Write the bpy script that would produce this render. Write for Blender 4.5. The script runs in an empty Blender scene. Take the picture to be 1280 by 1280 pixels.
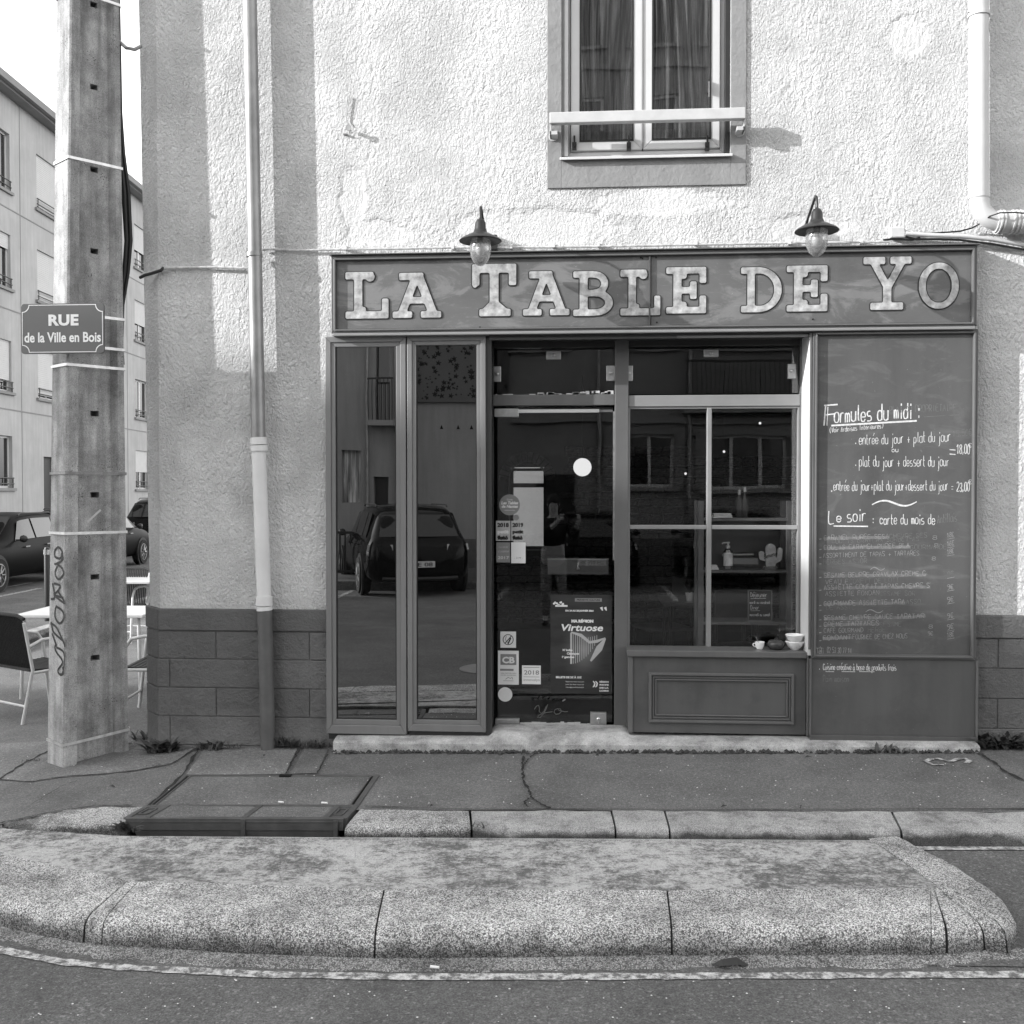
import bpy, bmesh, math, random
import numpy as np
from mathutils import Vector, Matrix
R = math.radians
random.seed(7)
scn = bpy.context.scene
COL = scn.collection

# ---------------------------------------------------------------- camera, sky, sun, exposure
YAW, PIT, CAMY, CAMZ, FPX = R(4.0), R(1.1), -6.74, 1.63, 1280.0
cd = bpy.data.cameras.new('camera'); cam = bpy.data.objects.new('camera', cd); COL.objects.link(cam)
cam.location = (0, CAMY, CAMZ); cam.rotation_euler = (R(90)-PIT, 0, YAW)
cd.sensor_width = 36; cd.lens = 36; cd.clip_start = 0.05; cd.clip_end = 2000
scn.camera = cam
SUN_TO = Vector((-0.97, -0.32, 0.37)).normalized()
w = bpy.data.worlds.new('World'); scn.world = w; w.use_nodes = True
nt = w.node_tree; nt.nodes.clear()
sky = nt.nodes.new('ShaderNodeTexSky'); sky.sky_type = 'NISHITA'; sky.sun_disc = False
sky.sun_elevation = math.asin(SUN_TO.z); sky.sun_rotation = math.atan2(SUN_TO.x, SUN_TO.y)
sky.dust_density = 1.0; sky.air_density = 3.0
bw = nt.nodes.new('ShaderNodeRGBToBW'); bg = nt.nodes.new('ShaderNodeBackground'); wo = nt.nodes.new('ShaderNodeOutputWorld')
nt.links.new(sky.outputs[0], bw.inputs[0]); nt.links.new(bw.outputs[0], bg.inputs[0]); nt.links.new(bg.outputs[0], wo.inputs[0])
bg.inputs[1].default_value = 0.15
sl = bpy.data.lights.new('sun', 'SUN'); sl.energy = 2.0; sl.angle = R(0.5); sl.color = (1, 1, 1)
so = bpy.data.objects.new('sun', sl); COL.objects.link(so)
so.rotation_euler = SUN_TO.to_track_quat('Z', 'Y').to_euler(); so.location = (-20, -8, 12)
scn.view_settings.view_transform = 'Standard'; scn.view_settings.look = 'None'
scn.view_settings.exposure = 1.9; scn.view_settings.gamma = 1; scn.view_settings.use_curve_mapping = False
scn.cycles.max_bounces = 8; scn.cycles.transparent_max_bounces = 16

# ---------------------------------------------------------------- measuring: photograph pixel -> point of a plane in the place
FW = Vector((-math.sin(YAW)*math.cos(PIT), math.cos(YAW)*math.cos(PIT), -math.sin(PIT)))
RT = Vector((math.cos(YAW), math.sin(YAW), 0)); UP = RT.cross(FW)
EYE = Vector((0, CAMY, CAMZ))
def ray(px, py): return FW*FPX + RT*(px-640) - UP*(py-640)
def at(px, py, y=0.0):
    d = ray(px, py); return EYE + d*((y-CAMY)/d.y)
def gp(px, py, pl):
    a, b, c = pl; d = ray(px, py)
    t = (a+c*CAMY-CAMZ)/(d.z-c*d.y-b*d.x); return EYE+d*t
PAV = (-0.035, 0.018, 0.03)
ISL = (-0.095, 0.018, 0.0)
ROAD = (-0.232, 0.018, 0.0)
def hz(pl, x, y): return pl[0]+pl[1]*x+pl[2]*y
DS = Vector((-math.sin(YAW), math.cos(YAW), 0)); LS = Vector((-math.cos(YAW), -math.sin(YAW), 0))
def st(L, Z, z=0.0):                       # side-street frame: L metres left of the axis, Z metres along it
    p = Vector((0, CAMY, 0)) + LS*L + DS*Z; p.z = z; return p

# ---------------------------------------------------------------- materials
MATS = {}
def nm(name):
    m = bpy.data.materials.new(name); m.use_nodes = True; n = m.node_tree.nodes; n.clear()
    o = n.new('ShaderNodeOutputMaterial'); MATS[name] = m; return m, m.node_tree, o
def g(v): return (v, v, v, 1)
class NB:
    def __init__(s, tree):
        s.t = tree; s.tc = tree.nodes.new('ShaderNodeTexCoord').outputs['Object']
    def node(s, typ, **kw):
        n = s.t.nodes.new(typ)
        for k, v in kw.items(): setattr(n, k, v)
        return n
    def L(s, a, b): s.t.links.new(a, b)
    def map(s, sc=(1, 1, 1), rot=(0, 0, 0), loc=(0, 0, 0)):
        n = s.node('ShaderNodeMapping'); n.inputs['Scale'].default_value = sc; n.inputs['Rotation'].default_value = rot; n.inputs['Location'].default_value = loc
        s.L(s.tc, n.inputs[0]); return n.outputs[0]
    def noise(s, scale, detail=4, rough=.55, vec=None, dist=0):
        n = s.node('ShaderNodeTexNoise'); n.inputs['Scale'].default_value = scale; n.inputs['Detail'].default_value = detail
        n.inputs['Roughness'].default_value = rough; n.inputs['Distortion'].default_value = dist
        s.L(vec or s.tc, n.inputs['Vector']); return n.outputs[0]
    def vor(s, scale, feature='F1', vec=None, out=0, rnd=1.0):
        n = s.node('ShaderNodeTexVoronoi'); n.feature = feature; n.inputs['Scale'].default_value = scale
        n.inputs['Randomness'].default_value = rnd
        s.L(vec or s.tc, n.inputs['Vector']); return n.outputs[out]
    def rng(s, v, a, b, c=0., d=1.):
        n = s.node('ShaderNodeMapRange'); n.clamp = True
        for i, x in enumerate((a, b, c, d)): n.inputs[i+1].default_value = x
        s.L(v, n.inputs[0]); return n.outputs[0]
    def m(s, op, a, b=None):
        n = s.node('ShaderNodeMath', operation=op)
        for i, x in enumerate((a, b)):
            if x is None: continue
            if isinstance(x, (int, float)): n.inputs[i].default_value = x
            else: s.L(x, n.inputs[i])
        return n.outputs[0]
    def mixf(s, f, a, b):
        n = s.node('ShaderNodeMix'); n.data_type = 'FLOAT'
        for i, x in zip((0, 2, 3), (f, a, b)):
            if isinstance(x, (int, float)): n.inputs[i].default_value = x
            else: s.L(x, n.inputs[i])
        return n.outputs[0]
    def bump(s, h, strength=1., dist=.01, nrm=None):
        n = s.node('ShaderNodeBump'); n.inputs['Strength'].default_value = strength; n.inputs['Distance'].default_value = dist
        s.L(h, n.inputs['Height'])
        if nrm: s.L(nrm, n.inputs['Normal'])
        return n.outputs[0]
    def bsdf(s, out, col, rough=.7, nrm=None, metal=0, spec=.4):
        p = s.node('ShaderNodeBsdfPrincipled'); p.inputs['Metallic'].default_value = metal
        p.inputs['Specular IOR Level'].default_value = spec
        if isinstance(rough, (int, float)): p.inputs['Roughness'].default_value = rough
        else: s.L(rough, p.inputs['Roughness'])
        if isinstance(col, (int, float)): p.inputs['Base Color'].default_value = g(col)
        else:
            c = s.node('ShaderNodeCombineColor')
            for i in range(3): s.L(col, c.inputs[i])
            s.L(c.outputs[0], p.inputs['Base Color'])
        if nrm: s.L(nrm, p.inputs['Normal'])
        s.L(p.outputs[0], out.inputs[0]); return p

def simple(name, col, rough=.6, var=.12, scale=6., bump=0., bscale=60., metal=0., spec=.4, streak=0.):
    m, t, o = nm(name); b = NB(t)
    n = b.noise(scale, 6, .6)
    c = b.rng(n, .3, .7, col*(1-var), col*(1+var))
    if streak:
        s_ = b.noise(1., 5, .6, b.map((9, 9, .8)))
        c = b.m('MULTIPLY', c, b.rng(s_, .35, .7, 1-streak, 1+streak*.4))
    nr = None
    if bump: nr = b.bump(b.noise(bscale, 4, .6), .8, bump)
    b.bsdf(o, c, rough, nr, metal, spec); return m

def make_stucco():
    m, t, o = nm('stucco'); b = NB(t)
    wn = b.node('ShaderNodeTexNoise'); wn.inputs['Scale'].default_value = 16; wn.inputs['Detail'].default_value = 2; b.L(b.tc, wn.inputs['Vector'])
    vm = b.node('ShaderNodeVectorMath', operation='SCALE'); vm.inputs['Scale'].default_value = .035; b.L(wn.outputs['Color'], vm.inputs[0])
    va = b.node('ShaderNodeVectorMath', operation='ADD'); b.L(b.tc, va.inputs[0]); b.L(vm.outputs[0], va.inputs[1])
    mp = b.node('ShaderNodeMapping'); mp.inputs['Scale'].default_value = (1.5, 1, .95); mp.inputs['Rotation'].default_value = (0, R(-32), 0); b.L(va.outputs[0], mp.inputs[0])
    v1 = b.vor(34, 'F1', mp.outputs[0]); 
    n1 = b.noise(62, 5, .68); n2 = b.noise(110, 3, .6)
    na = b.noise(27, 3, .55, mp.outputs[0], .35); nb = b.noise(52, 4, .6, mp.outputs[0], .2); sel = b.rng(b.noise(2.3, 3), .4, .6)
    h = b.m('ADD', b.m('MULTIPLY', b.mixf(sel, na, nb), 1.5), b.m('ADD', b.m('MULTIPLY', b.noise(85, 4, .7), .75), b.m('MULTIPLY', v1, -.35)))
    # smoother trowelled patches
    mask = None
    for (c, rx, rz) in [(at(1135, 45), .16, .14), (at(600, 285), .18, .12), (at(690, 283), .52, .13), (at(1010, 285), .3, .1), (at(820, 250), .5, .1), (at(440, 250), .1, .25), (at(470,290), .25,.1)]:
        q = b.node('ShaderNodeMapping'); q.vector_type = 'TEXTURE'
        q.inputs['Location'].default_value = c; q.inputs['Scale'].default_value = (rx, 1, rz)
        b.L(b.tc, q.inputs[0])
        ln = b.node('ShaderNodeVectorMath', operation='LENGTH'); b.L(q.outputs[0], ln.inputs[0])
        f = b.rng(b.m('ADD', ln.outputs['Value'], b.m('MULTIPLY', b.noise(9, 3), .9)), 1.2, 1.5, 0., 1.)
        mask = f if mask is None else b.m('MINIMUM', mask, f)
    big = b.rng(b.noise(1.4, 3), .3, .7, .75, 1.1)
    h = b.m('MULTIPLY', b.m('MULTIPLY', h, big), b.mixf(mask, .35, 1.))
    col = b.rng(b.noise(2.0, 5, .6), .3, .7, .69, .79)
    pits = b.rng(b.vor(46, 'F1'), .03, .07, .75, 1.)
    lf = b.noise(1., 5, .6, b.map((5, 5, .5)))
    col = b.m('MULTIPLY', b.m('MULTIPLY', col, pits), b.rng(lf, .3, .62, .9, 1.))
    col = b.m('MULTIPLY', col, b.mixf(mask, .93, 1.)); col = b.m('MULTIPLY', col, b.rng(b.noise(.9, 7, .7, b.map((1.3, 1, .55))), .38, .56, .86, 1.))
    col = b.m('MULTIPLY', col, b.rng(b.noise(120, 4, .75), .34, .46, .72, 1.))
    b.bsdf(o, col, .9, b.bump(h, 1., .027), 0, .15)
make_stucco()

def asphalt(name, base, spk=.35, bumpd=.004, vs=160):
    m, t, o = nm(name); b = NB(t)
    n = b.noise(2.2, 6, .65); f = b.noise(vs, 3, .7); v = b.vor(vs*.8, 'F1', None, 1)
    sp = b.node('ShaderNodeSeparateColor'); b.L(v, sp.inputs[0])
    st_ = b.rng(sp.outputs[0], .93, .97, 0, 1.)
    c = b.rng(n, .3, .7, base*.78, base*1.18)
    c = b.m('MULTIPLY', c, b.rng(f, .3, .7, .5, 1.5)); c = b.m('MULTIPLY', c, b.rng(b.noise(vs*.35, 3, .7), .3, .7, .72, 1.3))
    c = b.m('ADD', c, b.m('MULTIPLY', st_, spk*.3))
    v2 = b.vor(22, 'F1'); c = b.m('ADD', c, b.rng(v2, .025, .045, spk*.9, 0.))      # scattered light grit
    stn = b.noise(.9, 4, .6); c = b.m('MULTIPLY', c, b.rng(stn, .3, .55, .72, 1.))
    b.bsdf(o, c, .85, b.bump(f, 1., bumpd), 0, .3)
asphalt('road_asphalt', .125, .3, .006, 130)
asphalt('pavement_asphalt', .14, .34, .003, 190)
asphalt('patch_asphalt', .185, .4, .004, 150)
asphalt('far_asphalt', .10, .1, .002, 40)

def aggregate(name, lo, hi, scale, dark=.0, t0=-.19, t1=-.145):
    m, t, o = nm(name); b = NB(t)
    v = b.vor(scale, 'F1', None, 1); sp = b.node('ShaderNodeSeparateColor'); b.L(v, sp.inputs[0])
    d = b.vor(scale, 'F1')
    c = b.rng(b.m('ADD', sp.outputs[0], b.m('MULTIPLY', b.noise(scale*.7, 2), .6)), .45, 1.05, lo, hi)
    c = b.m('MULTIPLY', c, b.rng(d, .25, .7, 1.1, .5))
    st_ = b.noise(2.6, 6, .7); c = b.m('MULTIPLY', c, b.rng(st_, .32, .62, .62, 1.15)); c = b.m('MULTIPLY', c, b.rng(b.noise(9, 7, .72), .36, .5, .6, 1.))
    if dark:                                  # darker below a ragged height line
        sep = b.node('ShaderNodeSeparateXYZ'); b.L(b.tc, sep.inputs[0])
        hgt = b.m('SUBTRACT', sep.outputs[2], b.m('MULTIPLY', sep.outputs[0], .018))
        hh = b.m('ADD', hgt, b.m('MULTIPLY', b.m('SUBTRACT', b.noise(5, 6, .65), .5), .13))
        c = b.m('MULTIPLY', c, b.rng(hh, t0, t1, dark, 1.))
    b.bsdf(o, c, .85, b.bump(d, .9, .004), 0, .3)
aggregate('kerb_aggregate', .16, .84, 215, .36)
aggregate('fillet_gravel', .12, .42, 190)
aggregate('kerb_granite', .36, .58, 300, .28, -.125, -.098)
aggregate('kerb_rough', .2, .66, 215, .3, -.125, -.098)

def island_top():
    m, t, o = nm('worn_white_paint'); b = NB(t)
    wn = b.noise(13, 10, .8, b.map((1, 1.25, 1)), .25); f = b.noise(55, 8, .85); w2 = b.noise(2.2, 3)
    p = b.rng(b.m('ADD', b.m('ADD', wn, b.m('MULTIPLY', f, .8)), b.m('MULTIPLY', w2, .5)), 1.04, 1.24, 0, 1)
    c = b.mixf(p, .12, .48)
    c = b.m('MULTIPLY', c, b.rng(b.noise(160, 2), .3, .7, .7, 1.2))
    e = b.vor(2.2, 'DISTANCE_TO_EDGE', b.map((1, 1.6, 1))); c = b.m('MULTIPLY', c, b.rng(e, 0, .005, .6, 1.))
    b.bsdf(o, c, .85, b.bump(f, 1., .005), 0, .3)
island_top()

def paintline():
    m, t, o = nm('road_paint'); b = NB(t)
    n = b.noise(26, 6, .75); c = b.rng(n, .43, .58, .13, .56)
    b.bsdf(o, b.m('MULTIPLY', c, b.rng(b.noise(140, 3), .3, .7, .75, 1.15)), .8, b.bump(b.noise(90, 4), .8, .004), 0, .3)
paintline()

def concrete(name, base, dirty=.3, streaky=.3, pit=.6):
    m, t, o = nm(name); b = NB(t)
    n = b.noise(5, 8, .7); f = b.noise(160, 3, .7); s_ = b.noise(1., 6, .65, b.map((11, 11, 1.1)))
    c = b.rng(n, .3, .7, base*(1-dirty), base*(1+dirty*.7))
    c = b.m('MULTIPLY', c, b.rng(s_, .3, .68, 1-streaky, 1.1)); c = b.m('MULTIPLY', c, b.rng(f, .3, .7, .72, 1.25))
    v = b.vor(70, 'F1'); hole = b.rng(b.m('ADD', v, b.m('MULTIPLY', b.noise(7, 3), .75)), .40, .50, 1-pit, 1.); c = b.m('MULTIPLY', c, hole)
    b.bsdf(o, c, .9, b.bump(b.m('ADD', f, b.m('MULTIPLY', hole, 1.2)), 1., .004), 0, .2)
concrete('pole_concrete', .42, .48, .5, .85)
concrete('pole_concrete_pale', .42, .3, .2)
concrete('step_concrete', .40, .6, .1, .5)

def plinth():
    m, t, o = nm('plinth_paint'); b = NB(t)
    n = b.noise(26, 6, .7); c = b.rng(b.noise(3, 6, .6), .3, .7, .095, .12)
    c = b.m('MULTIPLY', c, b.rng(n, .35, .7, .92, 1.1))
    sc = b.rng(b.vor(13, 'F1'), .018, .03, .25, 0.); c = b.m('ADD', c, sc)
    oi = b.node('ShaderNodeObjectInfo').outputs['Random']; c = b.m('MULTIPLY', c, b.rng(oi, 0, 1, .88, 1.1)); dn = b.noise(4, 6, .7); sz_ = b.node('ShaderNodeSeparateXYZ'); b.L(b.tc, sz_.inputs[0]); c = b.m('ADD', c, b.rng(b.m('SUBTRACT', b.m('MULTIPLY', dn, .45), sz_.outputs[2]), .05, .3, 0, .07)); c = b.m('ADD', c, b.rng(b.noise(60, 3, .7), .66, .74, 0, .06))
    b.bsdf(o, c, .55, b.bump(b.m('ADD', n, b.m('MULTIPLY', b.noise(90, 4), .3)), 1., .014), 0, .5)
plinth()

def board(name, base, smear=0., streak=.12, sx=1., sz=1., rough=.45, wash=0.):
    m, t, o = nm(name); b = NB(t)
    c = b.rng(b.noise(1.7, 5, .6, b.map((1, 1, 1.0))), .3, .7, base*.9, base*1.1)
    c = b.m('MULTIPLY', c, b.rng(b.noise(1., 5, .6, b.map((7*sx, 7, .8*sz))), .35, .7, 1-streak, 1+streak))
    if smear:
        n = b.noise(2.6, 5, .62, b.map((.8, 1, 2.3), (0, R(14), 0)), 2.2); c = b.m('ADD', c, b.rng(n, .52, .75, 0, smear))
    if wash:
        n = b.noise(1.9, 7, .68, b.map((.8, 1, 1.9)), .6); p = b.rng(n, .50, .56, 0., 1.); c = b.mixf(p, c, base+wash)
        n = b.noise(34, 4, .7, b.map((.25, 1, 2))); c = b.m('ADD', c, b.rng(n, .62, .78, 0, .06))
    c = b.m('ADD', c, b.rng(b.noise(48, 5, .75), .66, .70, 0, .10)); c = b.m('MULTIPLY', c, b.rng(b.noise(3.5, 6, .7), .36, .5, .86, 1.))
    b.bsdf(o, c, rough, b.bump(b.noise(40, 4), .5, .0012), 0, .45)
board('sign_paint', .115, 0, .1, .3, 8, .5, .06)
board('chalkboard', .088, .045, .10, 1, 1, .5)
board('panel_paint', .088, 0, .10)
simple('leaf_frame', .17, .38, .06, 3, spec=.6, streak=.1)
simple('shop_frame', .115, .4, .08, 4, spec=.6, streak=.12)
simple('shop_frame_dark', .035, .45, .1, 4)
simple('window_bar', .22, .4, .08, 5, spec=.5)
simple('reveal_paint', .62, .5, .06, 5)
simple('letter_paint', .35, .55, .55, 18, .001, 60)
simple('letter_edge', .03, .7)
simple('surround_plaster', .24, .8, .1, 6, .006, 30)
simple('white_pvc', .56, .35, .04, 3, spec=.5)
simple('white_metal', .55, .4, .1, 9)
simple('chipped_white', .5, .5, .08, 12)
simple('pipe_zinc', .30, .42, .2, 5, metal=.55, streak=.2)
simple('pipe_white', .62, .4, .05, 5)
simple('pipe_cream', .52, .6, .08, 5, .001, 30)
simple('pipe_dark', .10, .5, .15, 8, .001, 40)
simple('cable_black', .012, .5)
simple('cable_grey', .30, .6, .3, 20)
simple('cable_painted', .45, .6, .4, 30)
simple('steel_band', .55, .35, .2, 20, metal=.6)
simple('dull_band', .2, .5, .4, 20, metal=.3)
simple('brushed_steel', .48, .35, .12, 30, metal=.7)
simple('black_enamel', .022, .35, .2, 10)
simple('void_black', .006, .9)
simple('plate_paint', .075, .3, .06, 3, spec=.6)
simple('enamel_white', .82, .35, .02)
simple('chalk', .62, .9, .25, 70)
simple('chalk_mid', .25, .9, .3, 60)
simple('chalk_faint', .20, .9, .3, 40)
simple('chalk_ghost', .155, .9, .3, 30)
simple('spray_black', .014, .6)
simple('mortar_dirt', .05, .95, .5, 20, .01, 40)
simple('crack_dirt', .022, .95, .5, 20, .004, 80)
simple('joint_sand', .16, .95, .5, 30, .008, 60)
simple('cast_iron', .075, .5, .25, 10, .0015, 120)
simple('weed_leaf', .055, .6, .4, 30)
simple('weed_pale', .10, .6, .4, 30)
simple('dry_leaf', .03, .7)
simple('litter', .7, .8)
simple('porcelain', .82, .2, .02)
simple('dark_glaze', .045, .25, .2, 20)
simple('white_paper', .72, .6, .04, 6)
simple('grey_paper', .42, .6, .2, 30)
simple('ink', .02, .7)
simple('ink_grey', .22, .7)
def poster():
    m, t, o = nm('poster_dark'); b = NB(t)
    q = b.node('ShaderNodeMapping'); q.vector_type = 'TEXTURE'; q.inputs['Location'].default_value = (.02, 0, -.04); q.inputs['Scale'].default_value = (.17, 1, .24); b.L(b.tc, q.inputs[0])
    ln = b.node('ShaderNodeVectorMath', operation='LENGTH'); b.L(q.outputs[0], ln.inputs[0])
    gw = b.rng(ln.outputs['Value'], 0., 1., 1., 0.); c = b.m('ADD', b.m('MULTIPLY', b.m('MULTIPLY', gw, gw), .16), b.rng(b.noise(6, 5, .6, b.map((.4, 1, 2))), .3, .7, .022, .05))
    b.bsdf(o, c, .35)
poster()
simple('poster_glow', .42, .4, .15, 6)
simple('sticker_grey', .22, .4)
simple('cloth', .7, .9, .1, 12)
def painted_folds():
    m, t, o = nm('curtain'); b = NB(t)
    n = b.noise(1., 5, .6, b.map((26, 26, 1.1), (0, R(5), 0)), .4); n2 = b.noise(1., 3, .6, b.map((7, 7, .7)))  # light and shade of the folds put into the colour as upright streaks
    b.bsdf(o, b.m('MULTIPLY', b.rng(n, .35, .68, .10, .75), b.rng(n2, .35, .62, .45, 1.25)), .9, None, 0, .1)
painted_folds()
simple('table_dark', .10, .35, .15, 6)
simple('table_white', .5, .35, .06, 6)
simple('wood_shelf', .16, .5, .2, 8, streak=.2)
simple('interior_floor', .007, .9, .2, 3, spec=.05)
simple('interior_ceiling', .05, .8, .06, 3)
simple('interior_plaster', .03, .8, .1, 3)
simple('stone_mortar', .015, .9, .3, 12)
simple('stone', .10, .85, .8, 9, .02, 18)
simple('far_render', .44, .85, .1, 1.2, .004, 20, streak=.1)
simple('far_render_dark', .25, .85, .12, .8, .004, 14, streak=.15)
simple('gable_render', .24, .85, .14, .7, .004, 14, streak=.1)
simple('perforated_screen', .07, .5, .1, 2)
simple('far_trim', .24, .7, .1, 2)
simple('shutter_slat', .6, .6, .04, 4)
simple('roof_zinc', .13, .5, .15, 2)
simple('car_paint', .003, .1, .1, 2, spec=.22)
simple('car_grey', .004, .35, .1, 2, spec=.05)
simple('car_trim', .02, .4)
simple('chrome', .6, .18, .05, metal=.9)
simple('tyre', .012, .8)
simple('rim', .3, .3, .1, metal=.8)
simple('lamp_red', .22, .15, spec=.9)
simple('head_glass', .5, .12, spec=.9)
simple('number_plate', .55, .4)
simple('skin', .42, .6, .05)
simple('hair', .02, .8)
simple('jacket', .015, .85)
simple('jeans', .2, .85, .3, 12)
simple('shirt', .55, .85)
simple('weave_black', .018, .7, .4, 60, .003, 90)
simple('soap_label', .75, .5)

def glass(name, refl, tint=1.0, rough=0.0, f0=.06):
    m, t, o = nm(name); b = NB(t)
    tr = b.node('ShaderNodeBsdfTransparent'); tr.inputs[0].default_value = g(tint)
    gl = b.node('ShaderNodeBsdfGlossy'); gl.inputs['Roughness'].default_value = rough; gl.inputs[0].default_value = g(1)
    wv = b.bump(b.noise(1.3, 2), .25, .004); b.L(wv, gl.inputs['Normal'])
    fr = b.node('ShaderNodeLayerWeight'); fr.inputs[0].default_value = .35
    f = b.m('ADD', b.m('MULTIPLY', fr.outputs[0], refl), f0)
    mx = b.node('ShaderNodeMixShader'); b.L(f, mx.inputs[0]); b.L(tr.outputs[0], mx.inputs[1]); b.L(gl.outputs[0], mx.inputs[2]); b.L(mx.outputs[0], o.inputs[0])
glass('window_glass', .5, .93, 0, .03)
glass('clear_glass', .8, .9, .05, .16)
def globe():
    m, t, o = nm('globe_glass'); b = NB(t)
    tr = b.node('ShaderNodeBsdfTransparent'); tr.inputs[0].default_value = g(.95)
    gl = b.node('ShaderNodeBsdfGlossy'); gl.inputs['Roughness'].default_value = .08
    tl = b.node('ShaderNodeBsdfTranslucent'); tl.inputs[0].default_value = g(.7); df = b.node('ShaderNodeBsdfDiffuse'); df.inputs[0].default_value = g(.6)
    a = b.node('ShaderNodeMixShader'); a.inputs[0].default_value = .5; b.L(tl.outputs[0], a.inputs[1]); b.L(df.outputs[0], a.inputs[2])
    c = b.node('ShaderNodeMixShader'); c.inputs[0].default_value = .34; b.L(tr.outputs[0], c.inputs[1]); b.L(a.outputs[0], c.inputs[2])
    d = b.node('ShaderNodeMixShader'); b.L(b.m('ADD', b.m('MULTIPLY', (lambda n: (setattr(n.inputs[0], 'default_value', .4), n.outputs[0])[1])(b.node('ShaderNodeLayerWeight')), .6), .06), d.inputs[0]); b.L(c.outputs[0], d.inputs[1]); b.L(gl.outputs[0], d.inputs[2]); b.L(d.outputs[0], o.inputs[0])
globe()
glass('upper_glass', .5, .85, 0, .07)
def black_glass():
    m, t, o = nm('tinted_glass'); b = NB(t)
    gl = b.node('ShaderNodeBsdfGlossy'); gl.inputs['Roughness'].default_value = 0; gl.inputs[0].default_value = g(.32)
    b.L(b.bump(b.noise(1.1, 2), .2, .003), gl.inputs['Normal'])
    df = b.node('ShaderNodeBsdfDiffuse'); df.inputs[0].default_value = g(.002)
    ad = b.node('ShaderNodeAddShader'); b.L(gl.outputs[0], ad.inputs[0]); b.L(df.outputs[0], ad.inputs[1]); b.L(ad.outputs[0], o.inputs[0])
black_glass()
simple('car_glass', .01, .05, 0, spec=1.0)
def emit(name, s):
    m, t, o = nm(name); e = t.nodes.new('ShaderNodeEmission'); e.inputs[0].default_value = g(1); e.inputs[1].default_value = s; t.links.new(e.outputs[0], o.inputs[0])
emit('lamp_glow', .27); emit('spot_glow', .3)

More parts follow.
